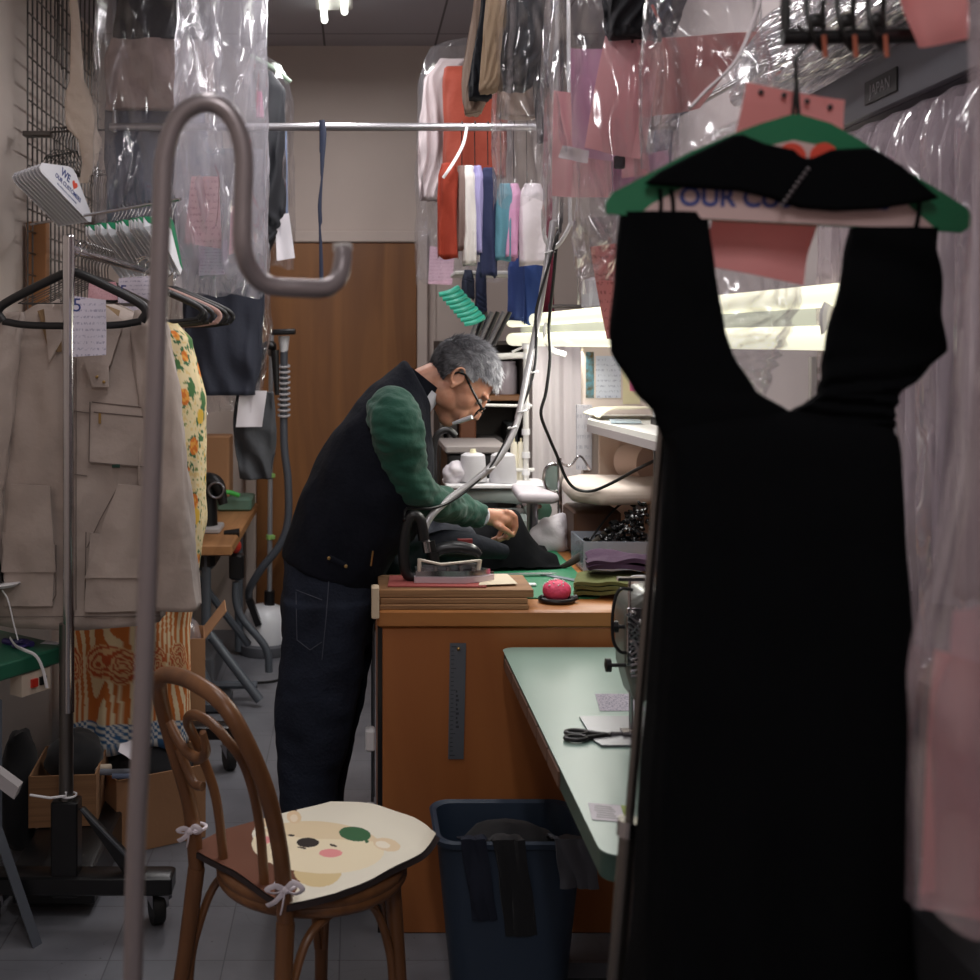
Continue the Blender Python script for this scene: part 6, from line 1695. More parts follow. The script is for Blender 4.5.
# white pole frame
t = thing('thread_pole_stand', 'white upright pole with cross arms behind the steam hose', 'stand', (.69, 4.95, 0))
m = MB(); m.cyl(Vector((W(526, 0, 246).x, 1200 / 246, .801)), W(526, 344, 246), .012, 12); build('pole', m, white_paint, t)
for (a, b_, r) in (((490, 357), (530, 355), .013), ((475, 405), (532, 406), .006), ((512, 352), (526, 346), .005), ((500, 470), (534, 470), .008)):
    m = MB(); m.cyl(W(*a, 246), W(*b_, 246), r, 10); build('cross_arm', m, white_paint, t)
for y in (346, 356, 406, 432, 455, 472):
    m = MB(); m.cyl(W(526, y + 3, 246), W(526, y - 3, 246), .017, 12); build('collar', m, white_plastic, t)
# white draped panel on the back wall
m = MB(); m.grid(lambda u, v: (.83 + .33 * u, 5.6 + .012 * math.sin(u * 17) + .006 * math.sin(u * 41 + v * 2), .005 + 1.695 * v), 60, 20, .004)
one('white_curtain', m, mat('curtain_white', (240, 232, 234), .7), 'white pleated curtain panel behind the loose cable', 'curtain')
# partition with notices and shelf
PYY = 4.66
struct('wall_partition', MB().box((.885, PYY, 0), (XR, PYY + .04, 1.74), .003), mat('partition_paint', (222, 208, 200), .7))
def notice(px0, py0, px1, py1, m_, label, cat='notice', lift=.003):
    s = 1200 / (PYY - lift); a, b_ = W(px0, py1, s), W(px1, py0, s); m = MB(); m.box((a.x, PYY - lift, a.z), (b_.x, PYY - .0005, b_.z)); return one('notice', m, m_, label, cat)
photo_m = mat('photo_print', (96, 150, 170), .4, var=.7, vscale=40, rgb2=(96, 80, 40))
notice(586, 352, 594, 398, photo_m, 'narrow colourful photo print on the partition under the lamp')
notice(596, 356, 621, 398, lined('notice_blue', (206, 212, 226), (120, 130, 160), 50), 'pale blue printed notice beside the colour photo')
notice(623, 358, 640, 404, mat('note_yellow', (222, 214, 176), .7), 'yellowish blank notice right of the pale blue one')
notice(630, 378, 642, 391, mat('note_pink', (230, 120, 170), .7), 'small bright pink sticky note over the yellowish notice', lift=.005)
notice(577, 405, 592, 470, lined('notice_long', (208, 206, 214), (140, 140, 160), 40), 'long pale sheet hanging below the shelf corner', lift=.02)
t = thing('wall_shelf', 'white wall shelf with papers behind the black dress', 'shelf', (1.08, 4.0, 1.33))
m = MB(); m.prism([(.845, 4.36), (.90, 3.52), (1.30, 3.52), (1.30, 4.655), (.93, 4.655)], 1.312, 1.33, lambda x, y, z: (x, z, y)); build('board', m, white_paint, t)
m = MB(); m.prism([(.843, 4.362), (.898, 3.515), (.905, 3.515), (.85, 4.362)], 1.285, 1.3115, lambda x, y, z: (x, z, y)); build('front_edge', m, mat('edge_grey', (150, 142, 144), .5), t)
m = MB(); m.tube([(1.0, 4.6, 1.31), (1.0, 4.6, 1.15), (1.0, 4.3, 1.31)], .008, 6); build('bracket', m, white_paint, t)
m = MB(); m.grid(lambda u, v: (.87 + .30 * u, 4.28 + .3 * v, 1.342 + .035 * (1 - (2 * u - 1) ** 4) * (1 - v * .3) + .006 * noise.noise(Vector((u * 4, v * 4, 0)))), 20, 14, .004); one('cream_paper', m, mat('cream_paper2', (236, 230, 206), .7), 'large cream folded paper on the wall shelf', 'paper')
m = MB(); m.obox((1.09, 3.95, 1.36), (.16, .02, 0), (0, .25, 0), (0, 0, .05)); one('paper_stack', m, paper_white, 'white paper stack on the wall shelf before the cream paper', 'paper stack')
m = MB(); m.obox((.93, 4.13, 1.338), (.1, -.02, 0), (.02, .12, 0), (.0, 0, .006)); one('plastic_sleeve', m, mat('sleeve_clear', (196, 214, 224), .15, alpha=.7), 'glossy plastic sleeve hanging at the wall shelf edge', 'sleeve')
for i in range(2):
    m = MB(); m.obox((.965, 3.60 + .1 * i, 1.345 + .02 * i), (.09, 0, 0), (0, .07, 0), (0, 0, .022)); one('black_gadget', m, dark_plastic, ('near', 'far')[i] + ' small black gadget at the wall shelf end next to the dress', 'gadget')
m = MB(); m.tube(catmull([(.90, 3.62, 1.30), (.899, 3.6, 1.27), (.90, 3.6, 1.22), (.905, 3.6, 1.17)], 4), .011, 6, fy=.3); one('black_strap', m, dark_plastic, 'short black strap dangling below the wall shelf', 'strap')
m = MB(); m.box((.90, 4.42, .886), (1.25, 4.44, 1.27), .003); o = one('backing_board', m, mat('board_beige', (214, 190, 172), .7), 'beige board with pink scribble under the wall shelf', 'board')
m = MB(); s = 1200 / 4.41
for pth in ([(622, 470), (626, 450), (630, 468), (634, 448), (637, 466)], [(620, 458), (630, 462), (640, 452)], [(618, 472), (624, 466), (634, 470)], [(624, 448), (626, 472)], [(632, 446), (634, 470)]): m.tube([W(x, y, s) for x, y in pth], .008, 6, fy=.3)
build('pink_scribble', m, mat('marker_pink', (226, 96, 112), .6), o)
t = thing('coral_roll', 'pale round roll with blue tag under the wall shelf', 'roll', (1.0, 4.2, 1.13))
m = MB(); m.lathe((.985, 4.36, 1.18), [(.02, 0), (.06, 0), (.065, .02), (.065, .12), (.02, .12)], 26, axis=(.5, -.85, 0)); build('roll', m, mat('roll_beige', (214, 186, 170), .6), t)
m = MB(); p = W(642, 485, 288); m.box(p + Vector((-.02, -.01, -.02)), p + Vector((.012, 0, .018)), .004); build('blue_tag', m, mat('tag_blue', (40, 82, 160), .5), t)
m = MB(); m.tube(catmull([W(652, 488, 300), W(634, 495, 300), W(612, 512, 300), W(590, 540, 305)], 6), .004, 6); one('thin_dark_wire', m, dark_plastic, 'thin dark wire falling from the shelf to the table', 'wire')
# magnifier lamp
t = thing('magnifier', 'small round magnifier on a chrome stalk behind the pressing boards', 'magnifier', (.87, 4.5, 1.0))
c = W(553, 478, 280); m = MB(); m.tube([c + Vector((.035 * math.cos(a), .01 * math.cos(a), .05 * math.sin(a))) for a in [k * PI / 12 for k in range(24)]], .006, 8, closed=True); build('rim', m, chrome, t)
m = MB(); m.ell(c, (.034, .004, .048), 20, 10); build('glass', m, mat('mag_glass', (96, 120, 112), .05, alpha=.6), t)
m = MB(); m.cyl(W(560, 520, 280), W(559, 458, 280), .009, 10); m.tube(catmull([W(559, 462, 280), W(570, 466, 280), W(580, 456, 280), (W(590, 470, 280))], 5), .004, 6); build('stalk', m, chrome, t)
# stuff on top of the partition
m = MB(); m.box((.90, 4.60, 1.741), (1.03, 4.78, 1.86), .01); one('clear_tub', m, mat('tub_clear', (200, 200, 206), .2, alpha=.6), 'clear tub on top of the partition above the lamp', 'tub')
m = MB(); m.box((1.04, 4.60, 1.741), (1.3, 4.78, 1.84), .01); o = one('dark_tray', m, mat('tray_slate', (72, 76, 86), .5), 'slate tray on the partition right of the clear tub', 'tray')
# packs on the right wall seen through the dress neckline
t = thing('pack_rail', 'black rail with hanging white packs seen through the dress neckline', 'rail', (1.2, 3.1, 1.6))
m = MB(); m.box((1.13, 2.9, 1.575), (1.31, 2.93, 1.605), .003); build('rail_bar', m, black_metal, t)
m = MB(); m.ell((1.17, 2.898, 1.59), (.006, .003, .006), 10, 6); build('bolt', m, chrome, t)
for i in range(3):
    m = MB(); x = 1.115 + .045 * i; m.box((x, 2.935 + .01 * i, 1.42), (x + .036, 2.95 + .01 * i, 1.572), .002); o = one('thread_pack', m, paper_white, ('leftmost', 'middle', 'rightmost')[i] + ' white pack with a black printed strip beside the neckline', 'pack', 'white packs on the black rail')
    m = MB()
    for k in range(4): m.box((x + .014, 2.9335 + .01 * i, 1.44 + .03 * k), (x + .022, 2.9345 + .01 * i, 1.455 + .03 * k))
    build('print', m, dark_plastic, o)

# ------------------------------------------------------------------ garments over the centre
orange = mat('burnt_orange', (136, 54, 36), .85, bump=.15, bscale=40)
cloth('orange_coat', [(68, 445, 498, .04), (80, 443, 508, .07), (178, 444, 506, .08)], 228, orange, 'burnt orange coat in plastic behind the pipe', 'coat', seed=41, fold=.012, kf=3)
cloth('milky_sleeve', [(60, 440, 470, .03), (80, 424, 450, .05), (150, 418, 446, .06), (200, 420, 444, .05)], 222, mat('offwhite_cloth', (190, 178, 180), .85), 'off-white sleeve in plastic left of the orange coat', 'sleeve', seed=42, nse=.02)
garment_bag('garment_bag', 'plastic bag shrouding the orange coat left of centre', 416, 512, 40, 275, 215, film, seed=43, depth=.14, sh=.7, kf=4, group='clear plastic garment bags at centre')
ticket([(428, 284), (452, 285), (455, 250), (430, 246)], 217, lined('lilac_pink', (222, 186, 204), (170, 110, 140)), 'lilac pink ticket below the bag of the orange coat', seed=3)
def strip(name, px0, px1, y0, y1, rgb, label, s=252, d=.03, seed=0, cat='fabric swatch', fold=.01, grp='fabric bundles hung from the pipe', taper=0, shift=0):
    xm = (px0 + px1) / 2; h = (px1 - px0) / 2
    return cloth(name, [(y0, xm - h * .6, xm + h * .6, d * .6), (y0 + 12, xm - h, xm + h, d), ((y0 + y1) / 2, xm - h + shift * .5, xm + h + shift * .5, d), (y1, xm - h * (1 - taper) + shift, xm + h * (1 - taper) + shift, d * .9)], s,
                 mat('sw_' + '_'.join(map(str, rgb)), rgb, .85, bump=.15), label, cat, grp, seed=seed, fold=fold, kf=3, nse=.012, ragged=.02, na=40, nz=40)
strip('hanging_fabric', 438, 458, 164, 256, (150, 50, 28), 'orange red fabric length, the brightest in the hanging row', seed=1, d=.04)
strip('hanging_fabric', 456, 466, 166, 247, (128, 108, 102), 'taupe fabric length right of the orange red one', seed=2)
strip('hanging_fabric', 462, 476, 166, 262, (222, 218, 214), 'first white fabric length in the row, beside the taupe', seed=3)
strip('hanging_fabric', 473, 483, 166, 252, (166, 160, 206), 'lavender fabric length between white and navy', seed=4)
strip('hanging_fabric', 480, 497, 168, 274, (36, 44, 78), 'navy fabric length in the middle of the hanging row', seed=5)
strip('hanging_fabric', 496, 514, 184, 258, (88, 140, 156), 'teal fabric length right of the navy', seed=6, shift=-3)
strip('hanging_fabric', 508, 521, 184, 256, (206, 150, 186), 'orchid pink fabric length beside the teal', seed=7, shift=-3)
strip('hanging_fabric', 519, 546, 184, 262, (216, 208, 212), 'wide off-white fabric length at the right of the row', seed=8, d=.04)
strip('hanging_fabric', 508, 524, 256, 318, (44, 66, 128), 'deep blue cloth hanging low beside the steam hose, left half', seed=9, s=240, grp=None)
strip('hanging_fabric', 524, 542, 254, 320, (56, 84, 150), 'brighter blue cloth hanging low beside the steam hose', seed=10, s=238, grp=None)
strip('hanging_fabric', 476, 486, 262, 325, (34, 42, 72), 'navy tie end hanging beneath the shelf rail', seed=11, s=235.5, grp=None, taper=-.5)
strip('hanging_fabric', 541, 553, 185, 312, (110, 28, 52), 'maroon fabric length behind the white tube loop', seed=12, s=235, grp=None)
strip('hanging_fabric', 462, 474, 270, 296, (40, 46, 66), 'short dark cloth stub under the white rail', seed=13, s=235.5, grp=None)
for i in range(6):
    p = W(462 + i * 13, 127, 250); m = MB(); p.y = PY; p.z = PZ + .003
    m.tube(catmull([p + Vector((0, -.018, .004)), p + Vector((0, -.004, .019)), p + Vector((0, .017, .008)), p + Vector((0, .014, -.05)), Vector((p.x, PY, W(0, 164 if i < 3 else 184, 252).z))], 4), .0022, 6)
    one('wire_hook', m, wire_dark, ORD[i] + ' thin wire hook from the left holding the fabric lengths', 'hook', 'hooks holding the fabric lengths')
m = MB(); m.tube(catmull([W(443, 178, 262), W(450, 168, 262), W(458, 155, 258), W(464, 142, 254), W(467, 127, 251)], 4), .006, 6, fy=.4); one('white_strap', m, white_plastic, 'white strap slanting across the orange fabric', 'strap')
m = MB(); a, b_ = W(455, 271, 235), W(516, 269, 235); m.box((a.x, a.y - .01, a.z - .016), (b_.x, a.y + .25, a.z + .0), .003)
for q in (480, 493):
    x = W(q, 0, 225).x; m.box((x - .003, 5.330, a.z), (x + .003, 5.336, ZC))
one('hanging_shelf', m, white_paint, 'white shelf edge under the row of hanging fabrics', 'shelf')
turq = mat('turquoise_plastic', (50, 172, 146), .35)
m0 = None
for i in range(8):
    p = W(444 + i * 3.6, 296 + i * 4.2, 250); m = MB()
    m.tube(catmull([p + Vector((-.02, 0, .005)), p + Vector((.022, .0, .014)), p + Vector((.06, .02, .034))], 4), [.010, .011, .012], 8)
    one('turquoise_hanger', m, turq, ORD[i] + ' turquoise hanger end from the top of the fanned bunch', 'hanger', 'turquoise hangers above his head')
for i in range(6):
    a, b_ = W(468 + i * 5, 346, 246), W(480 + i * 6, 312, 246); m = MB(); m.tube([a, b_], .009, 8)
    one('dark_hanger', m, dark_plastic if i % 2 else mat('smoke_plastic', (110, 108, 112), .4), ORD[i] + ' dark hanger arm from the left beside the turquoise bunch', 'hanger', 'dark hangers above his head')
# sleeves hanging from above
cloth('cardigan_sleeve', [(-60, 478, 512, .05), (0, 474, 500, .05), (70, 463, 488, .05), (98, 463, 486, .05), (114, 466, 481, .045)], 330, mat('beige_knit', (176, 154, 140), .9, bump=.4, bscale=80, stretch=(6, 1, .3)), 'beige knit cardigan sleeve edge at the top centre', 'sleeve', seed=51, fold=.008)
cloth('cardigan', [(-60, 484, 506, .05), (0, 482, 500, .055), (85, 470, 494, .055), (99, 470, 490, .05)], 338, mat('ink_knit', (20, 24, 34), .9, bump=.3, bscale=60), 'ink blue cardigan panel trimmed by beige knit', 'cardigan', seed=52, fold=.008)
cloth('ribbed_sleeve', [(-60, 488, 510, .05), (0, 486, 505, .05), (80, 481, 498, .045), (92, 480, 496, .04)], 350, mat('rib_beige', (186, 162, 136), .9, bump=.5, bscale=70, stretch=(8, 1, .2)), 'ribbed tan sweater cuff hanging beside the dark cardigan', 'sleeve', seed=53, fold=.006)
cloth('dark_jacket_sleeve', [(-60, 508, 552, .06), (0, 505, 548, .06), (50, 500, 540, .06), (85, 498, 532, .055), (89, 500, 530, .05)], 340, mat('graphite_cloth', (36, 40, 46), .8, bump=.2), 'dark graphite jacket sleeve inside plastic at the top', 'sleeve', seed=54, fold=.01)
cloth('dark_coat_tail', [(-60, 530, 552, .05), (0, 532, 552, .05), (80, 534, 548, .04), (142, 537, 547, .03)], 318, mat('graphite_dark', (26, 29, 34), .8), 'long dark coat tail behind the graphite sleeve', 'coat', seed=55, fold=.006)
cloth('beige_hem', [(70, 500, 536, .03), (90, 498, 538, .04), (118, 497, 540, .04)], 312, mat('beige_hem', (172, 150, 136), .85), 'beige garment hem below the graphite sleeve', 'garment', seed=56, fold=.008)
cloth('dark_trousers', [(-60, 602, 646, .05), (0, 604, 645, .06), (34, 606, 644, .06), (40, 608, 640, .05)], 470, mat('black_trouser', (32, 32, 38), .8), 'black trousers in plastic above the biggest pink ticket', 'trousers', seed=57, fold=.01)
cloth('navy_jacket_hem', [(-60, 645, 690, .05), (0, 648, 684, .06), (26, 652, 676, .05), (36, 660, 672, .03)], 480, mat('navy_jacket', (38, 46, 66), .8), 'navy jacket hem with red zip at the top edge', 'jacket', seed=58, fold=.01)
m = MB(); m.tube([W(652, 5, 500), W(660, 22, 500)], .003, 6); build('red_zip', m, mat('zip_red', (196, 54, 40), .5), [q for q in col.objects if q.name == 'navy_jacket_hem'][0])
garment_bag('garment_bag', 'clear crinkled bag over the dark sleeve at centre top', 494, 552, -90, 192, 350, film_clear, seed=61, depth=.11, sh=.95, kf=3, group='clear plastic garment bags at centre', fold=.02)
garment_bag('garment_bag', 'tall clear bag hanging behind the pink tickets', 546, 672, -90, 212, 445, film_clear, seed=62, depth=.15, sh=.95, kf=4, group='clear plastic garment bags at centre', fold=.03)
garment_bag('garment_bag', 'narrow clear bag ending above the lamp beside the coral ticket', 574, 620, 150, 284, 428, film_clear, seed=63, depth=.05, sh=.9, kf=3, group='clear plastic garment bags at centre', fold=.012, taper=.8)
garment_bag('garment_bag', 'wide clear bag draped over the sloping rail at the top', 640, 770, -70, 150, 560, film_clear, seed=64, depth=.07, sh=.95, kf=3, group='clear plastic garment bags at centre', fold=.02)
garment_bag('garment_bag', 'clear bag seen through the neckline of the black dress', 700, 800, 120, 408, 640, film_clear, seed=65, depth=.05, sh=.95, kf=3, group='clear plastic garment bags at centre', fold=.02, taper=.3, drift=-.01)
# tickets
ticket([(552, 196), (612, 198), (610, 96), (554, 90)], 425, pink_plain, 'flat rose ticket at the left, its lower half plain', seed=11)
ticket([(572, 156), (640, 165), (612, 50), (571, 48)], 440, pink_lilac, 'lilac pink ticket behind the biggest rose ticket', seed=12)
ticket([(558, 158), (588, 163), (590, 150), (562, 146)], 446, paper_white, 'white strip poking out between the rose and lilac tickets', seed=13, name='paper_slip', cat='paper slip')
ticket([(583, 149), (644, 160), (664, 44), (606, 35)], 470, pink_plain, 'biggest rose ticket hanging tilted at the top centre', seed=14, curl=.012, staple=((632, 42), (640, 44)))
ticket([(650, 118), (700, 108), (757, 32), (662, 38)], 520, pink_deep, 'coral ticket seen through plastic beside the sloping rail', seed=15)
ticket([(612, 192), (668, 188), (668, 150), (612, 160)], 430, pink_lilac, 'pale pink ticket behind the left end of the green hanger', seed=16)
ticket([(622, 178), (650, 176), (648, 152), (624, 152)], 445, pink_plain, 'small rose ticket scrap above the green hanger end', seed=17)
m = MB(); a = W(620, 162, 460); m.box(a + Vector((-.012, 0, -.014)), a + Vector((.012, .01, .014)), .003); one('binder_clip', m, dark_plastic, 'small black clip at the foot of the biggest rose ticket', 'clip')
ticket([(607, 339), (617, 339), (640, 240), (590, 247)], 428, pink_print2, 'coral printed ticket hanging left of the dress strap', seed=18)
ticket([(733, 150), (838, 172), (843, 101), (747, 82)], 852, pink_deep, 'deep rose punched ticket behind the dress hanger top', seed=19, staple=((760, 93), (783, 96), (806, 102), (829, 108)))
ticket([(706, 266), (804, 285), (819, 222), (714, 210)], 852, pink_deep, 'deep rose ticket filling the dress neckline', seed=20)
ticket([(918, 48), (966, 40), (966, -14), (898, -14)], 900, pink_deep, 'blurred deep rose ticket at the top right corner', seed=21)
# sloping rail
t = thing('sloping_rail', 'double chrome rail running overhead toward the dress hanger', 'rail', (1.08, 3.2, 2.3))
for k in (0, 1):
    m = MB(); o_ = Vector((.022 * k, 0, .02 * k)); m.cyl(W(657, 127, 300) + o_, W(858, 16, 440) + o_, .0075, 10); build('rod', m, chrome, t)
m = MB(); m.cyl(W(852, 19, 438), Vector((W(852, 19, 438).x, W(852, 19, 438).y, ZC)), .008, 8); build('drop_rod', m, steel, t)
for k in (0, 1):
    m = MB(); p = W(657 + 17 * k, 118, 305); m.tube(catmull([p + Vector((-.015, 0, -.03)), p + Vector((-.012, 0, .03)), p + Vector((.0, 0, .045)), p + Vector((.014, 0, .03)), p + Vector((.012, 0, -.03))], 4), .0032, 6)
    one('bulldog_clip', m, wire_dark, ('left', 'right')[k] + ' wire clip at the lower end of the sloping rail', 'clip')
m = MB(); a, b_ = W(648, 128, 306), W(676, 128, 306); m.box((a.x, a.y - .008, a.z - .008), (b_.x, a.y + .008, a.z + .006), .002); one('clip_bar', m, wire_metal, 'flat metal clip bar gripping the denim strip', 'clip')
cloth('denim_strip', [(130, 654, 673, .01), (150, 652, 672, .012), (178, 655, 671, .012)], 306, mat('denim_blue', (58, 68, 92), .85, bump=.3), 'dark denim strip clipped under the rail end', 'garment', seed=70, fold=.004, nse=.004)
m = MB(); m.tube(catmull([W(765, -20, 640), W(752, 25, 640), W(735, 62, 640), W(705, 92, 640), W(690, 108, 640)], 5), .010, 8, fy=.25); one('flat_ribbon', m, mat('cord_white', (206, 196, 200), .6), 'white flat ribbon curving across the sloping rail', 'ribbon')
# ------------------------------------------------------------------ black dress and its hanger
S = 870; DY = 1200 / S
m = MB(); rodz = W(0, 38, S).z
t = thing('front_rod', 'dark steel rod overhead carrying the dress hanger', 'rod', (.9, DY, rodz))
m.cyl((.49, DY, rodz), (XR, DY - .02, rodz + .01), .009, 12); build('rod', m, black_metal, t)
m = MB(); m.cyl((.495, DY, rodz), (.495, DY, ZC), .006, 8); build('drop_rod', m, black_metal, t)
for i, x in enumerate((812, 842, 872)):
    p = W(x, 34, 860); m = MB(); p.y = DY; p.z = rodz + .004 + (x - 797) * 0.00001
    m.tube(catmull([p + Vector((-.012, 0, .05)), p + Vector((-.016, -.012, .02)), p + Vector((-.008, -.012, -.008)), p + Vector((.006, .0, -.018)), p + Vector((.012, .012, .004)), p + Vector((.01, .008, .04)), p + Vector((.018, 0, .075))], 5), .0032, 8)
    m.ell(p + Vector((-.006, -.013, .012)), (.010, .005, .009), 12, 8)
    o = one('dangling_hook', m, wire_dark, ('left', 'middle', 'right')[i] + ' dark hook of the three clustered on the front rod', 'hook', 'hooks clustered on the front rod')
    mm = MB(); mm.tube([p + Vector((.002, -.014, -.005)), p + Vector((.004, -.014, -.03))], .0028, 6); build('copper_tip', mm, mat('copper', (170, 96, 74), .4, metal=.5), o)

t = thing('dress_hanger', 'green edged card hanger printed OUR CUSTOMERS holding the black dress', 'hanger', (W(790, 0, S).x, DY, W(0, 200, S).z))
def fp(pts): return [((x - 355) / S, CAMZ - (y - 345) / S) for x, y in pts]
outer = fp([(606, 214), (605, 203), (612, 193), (640, 178), (690, 152), (730, 135), (760, 124), (790, 115), (800, 115), (830, 124), (858, 140), (900, 168), (940, 192), (965, 208), (971, 218), (969, 227), (960, 233), (945, 232), (780, 224), (640, 217)])
m = MB(); m.prism(outer, DY - .004, DY + .002); build('green_edge', m, mat('hanger_green', (12, 104, 66), .5), t)
inner = fp([(638, 216), (650, 205), (690, 184), (730, 160), (760, 148), (792, 141), (826, 148), (852, 165), (880, 186), (905, 205), (925, 222), (934, 230), (780, 223)])
m = MB(); m.prism(inner, DY - .0055, DY - .0042); build('card', m, mat('hanger_blush', (196, 168, 164), .6), t)
m = MB()
for cx in (790, 822):
    m.lathe((W(cx, 0, S).x, DY - .0056, W(0, 158, S).z), [(.0, 0), (.0165, 0), (.0165, .0008), (0, .0008)], 26, axis=(0, -1, 0))
m.prism(fp([(774, 164), (838, 164), (806, 200)]), DY - .0063, DY - .0057); build('printed_heart', m, mat('print_red_deep', (206, 66, 44), .6), t)
text('lettering', 'OUR CUSTOMERS', .030, Matrix.Translation((W(783, 0, S).x, DY - .0062, W(0, 200, S).z)) @ Matrix.Rotation(R(1.2), 4, 'Y') @ Matrix.Rotation(PI / 2, 4, 'X'), print_blue, t, .0003, .0008)
m = MB(); m.tube(catmull([W(799, 118, S), W(797, 90, S), W(796, 68, S), W(797, 58, S), W(806, 46, S), W(808, 36, S), W(797, 27, S), W(787, 36, S)], 6), .0026, 8)
m.tube([W(793, 118, S), W(796, 80, S)], .002, 6); m.v = [v + Vector((0, .0, 0)) for v in m.v]; build('hook', m, wire_dark, t)

t = thing('black_dress', 'long black sleeveless dress hanging in the right foreground', 'dress', (W(780, 0, S).x, DY, .7))
def rows(r, d): return [(W(0, y, S).z, (W(x0, 0, S).x + W(x1, 0, S).x) / 2, (x1 - x0) / 2 / S, dd) for (y, x0, x1), dd in zip(r, d)]
body = MB()
r1 = [(212, 622, 707), (270, 615, 713), (330, 610, 725), (352, 612, 732), (390, 635, 755), (412, 655, 790), (440, 664, 800)]
r2 = [(228, 851, 935), (290, 839, 940), (350, 826, 944), (368, 824, 928), (395, 819, 898), (412, 792, 893), (440, 700, 893)]
r3 = [(411, 782, 800), (418, 720, 850), (430, 664, 893), (455, 665, 895), (520, 663, 896), (600, 660, 899), (700, 653, 903), (790, 646, 902), (900, 639, 903), (1010, 630, 906), (1180, 600, 925), (1320, 590, 935)]
for r, dd in ((r1, .012), (r2, .012)):
    body.hang(rows(r, [dd] * len(r)), DY, na=70, nz=60, fold=.004, kf=2, seed=3, nse=.004, grow=False, sq=.35)
body.hang(rows(r3, [.014, .02, .035, .045, .06, .07, .08, .09, .1, .11, .12, .12]), DY, na=140, nz=110, fold=.02, kf=6, seed=5, nse=.008, sq=.55)
build('body', body, black_cloth, t)
wrap = MB()
wp = fp([(640, 186), (655, 174), (690, 156), (728, 138), (738, 137), (760, 146), (788, 152), (797, 160), (806, 161), (826, 152), (862, 150), (868, 151), (895, 168), (925, 194), (933, 200), (915, 204), (870, 211), (830, 213), (795, 210), (765, 200), (735, 193), (690, 190)])
wrap.prism(wp, DY - .022, DY - .008); o = build('neck_wrap', wrap, black_cloth, t); bv = o.modifiers.new('b', 'BEVEL'); bv.width = .005; bv.segments = 3
for a, b_ in (((658, 190), (658, 218)), ((669, 190), (671, 218)), ((916, 200), (911, 232))):
    m = MB(); m.tube(catmull([W(*a, S) + Vector((0, -.009, 0)), W((a[0] + b_[0]) / 2 + 1, (a[1] + b_[1]) / 2, S) + Vector((0, -.010, 0)), W(*b_, S) + Vector((0, -.010, 0))], 4), .0024, 6); build('strap', m, black_cloth, t)
m = MB()
for k in range(9): m.ell(W(800 - k * 3.2, 172 + k * 4.5, S) + Vector((0, -.024, 0)), (.0028, .002, .0026), 8, 6)
build('bead_trim', m, mat('bead_grey', (90, 84, 86), .3), t)['kind'] = 'stuff'

# leaning chrome post behind the dress
t = thing('chrome_stand', 'slanting chrome post behind the left edge of the black dress', 'stand', (.29, 1.52, 0))
a = W(673, 300, 800); b_ = W(629, 826, 800); d = (b_ - a).normalized(); e = b_ + d * (b_.z / -d.z)
m = MB(); m.cyl(a, b_ + d * .01, .006, 14); build('upper_post', m, mat('dull_chrome', (120, 116, 112)), t)
m = MB(); m.cyl(b_ - d * .0, e - d * .002, .0115, 16); build('lower_post', m, mat('dull_chrome', (120, 116, 112)), t)
m = MB(); m.cyl(b_ - d * .008, b_ + d * .012, .0145, 16); build('collar', m, chrome, t)
m = MB(); m.lathe((e.x, e.y, 0), [(.12, 0), (.12, .01), (.03, .018), (.016, .03)], 24); build('base', m, black_metal, t)

# ------------------------------------------------------------------ right side: beam, plastic covered row
beam = mat('beam_grey', (96, 96, 104), .5)
t = thing('shelf_beam', 'grey overhead shelf beam with a dark nameplate on the right', 'beam', (1.2, 2.6, 2.12))
m = MB(); m.box((1.15, 1.7, 2.115), (1.17, 3.3, 2.235), .003); build('front_rail', m, beam, t)
m = MB(); m.box((1.171, 1.7, 2.115), (XR - .001, 3.3, 2.135)); build('shelf_board', m, beam, t)
m = MB(); m.box((1.146, 2.54, 2.138), (1.1495, 2.70, 2.19), .001); pl = build('nameplate', m, dark_plastic, t)
text('nameplate_text', 'JAPAN', .036, Matrix.Translation((1.1455, 2.62, 2.163)) @ Matrix.Rotation(-PI / 2, 4, 'Z') @ Matrix.Rotation(PI / 2, 4, 'X'), steel, pl, .0003)
m = MB()
for k in range(12):
    x = 1.04 + .06 * (k % 4) + .012 * (k // 4); z = 2.275 + .05 * (k // 4) + .01 * (k % 3); m = MB()
    m.tube(catmull([(x + .01, 2.25, z), (x - .015, 2.5, z + .012), (x + .012, 2.75, z - .008), (x - .01, 3.0, z + .01), (x, 3.25, z)], 5), .034, 12, fy=.8)
    one('film_roll', m, plastic_film('poly_film_heap', .85, tint=(225, 220, 228), gl=.7, bump=1.0, stretch=(5, .5, 5)), ORD[k % 4] + ' glossy film roll from the left in the ' + ('bottom', 'middle', 'top')[k // 4] + ' layer on the beam', 'plastic film', 'film rolls on the overhead beam')
m = MB()
film_row = plastic_film('poly_film_row', .75, tint=(220, 206, 214), stretch=(1, 1, .25))
white_row = mat('row_cloth', (206, 196, 202), .85)
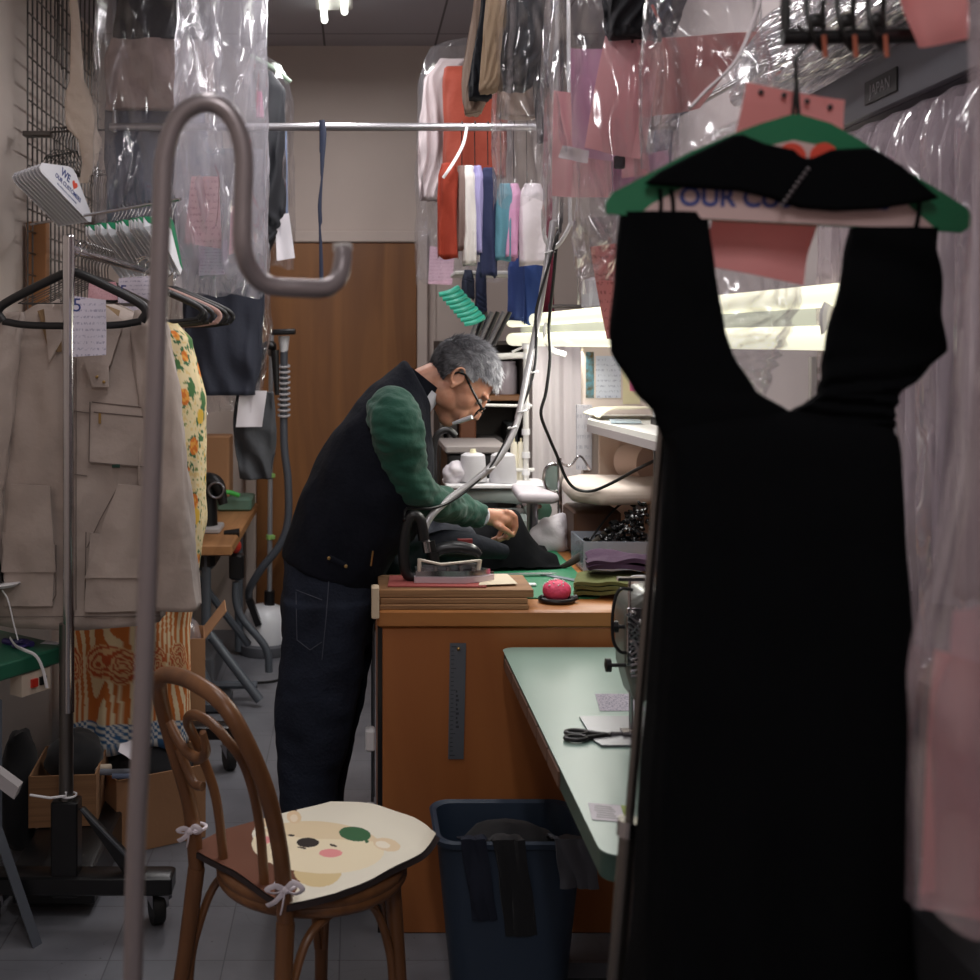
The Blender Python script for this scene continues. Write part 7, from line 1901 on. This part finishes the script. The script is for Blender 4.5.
for i in range(8):
    y = 1.85 + .125 * i
    mb = MB(); xw = .16; x0 = 1.05
    mb.hang([(2.10, x0 + xw, .02, .01), (2.07, x0 + xw, xw * .8, .03), (1.98, x0 + xw, xw, .04), (1.5, x0 + xw, xw, .045), (1.02, x0 + xw * 1.02, xw * .98, .04)], y, na=60, nz=50, fold=.012, kf=3, seed=80 + i, nse=.02, ragged=.04)
    mb.v = [Vector((min(v.x, XR - .012), v.y, v.z)) for v in mb.v]
    one('covered_garment', mb, film_row, ORD[i] + ' milky plastic covered garment from the front along the right wall', 'garment bag', 'plastic covered garments along the right wall')
    mb = MB(); mb.hang([(2.06, x0 + xw, xw * .6, .01), (1.96, x0 + xw, xw * .8, .018), (1.12, x0 + xw, xw * .85, .02)], y, na=30, nz=30, fold=.006, seed=90 + i, nse=.008)
    mb.v = [Vector((min(v.x, XR - .02), v.y, v.z)) for v in mb.v]
    one('white_garment', mb, white_row, ORD[i] + ' whitish garment from the front inside the right hand row', 'garment', 'white garments inside the right hand row')
# brown counter and dark object glimpsed between dress and plastic
m = MB(); m.box((1.06, 1.9, .8), (1.31, 2.5, .98), .01); m.box((1.08, 1.95, .001), (1.3, 2.45, .8)); one('brown_counter', m, mat('counter_brown', (112, 88, 78), .7), 'brown counter end glimpsed right of the dress', 'counter')
# very near blurred plastic on the right edge
Yn = 1.02; sn = 1200 / Yn
mb = MB(); mb.hang([(W(0, -140, sn).z, W(1075, 0, sn).x, .085, .03), (W(0, 230, sn).z, W(1075, 0, sn).x, .085, .035), (W(0, 450, sn).z, W(1058, 0, sn).x, .088, .04), (W(0, 680, sn).z, W(1028, 0, sn).x, .092, .04), (W(0, 905, sn).z, W(1022, 0, sn).x, .09, .035)], Yn, na=80, nz=60, fold=.015, kf=4, seed=99, nse=.02, ragged=.01)
one('near_garment_bag', mb, plastic_film('poly_film_near', .5, tint=(196, 180, 188)), 'blurred plastic bag very close on the right edge', 'garment bag')
ticket([(916, 905), (1000, 925), (1000, 668), (935, 650)], sn - 30, pink_deep, 'large blurred rose ticket in the near bag at lower right', seed=31)
ticket([(945, 770), (1010, 770), (1010, 600), (950, 610)], sn - 50, pink_plain, 'second blurred pink ticket above the large rose one', seed=32)
cloth('pale_near_garment', [(-120, 985, 1150, .01), (300, 980, 1140, .012), (600, 960, 1120, .012)], sn - 60, mat('near_mauve', (150, 132, 136), .85), 'dull mauve garment inside the near blurred bag', 'garment', seed=33, fold=.01, nse=.01)
m = MB(); m.box((.60, 1.05, .001), (.95, 1.4, 1.02), .03); one('dark_drum', m, mat('drum_grey', (52, 54, 58), .5), 'dark grey box standing at the lower right corner', 'box')
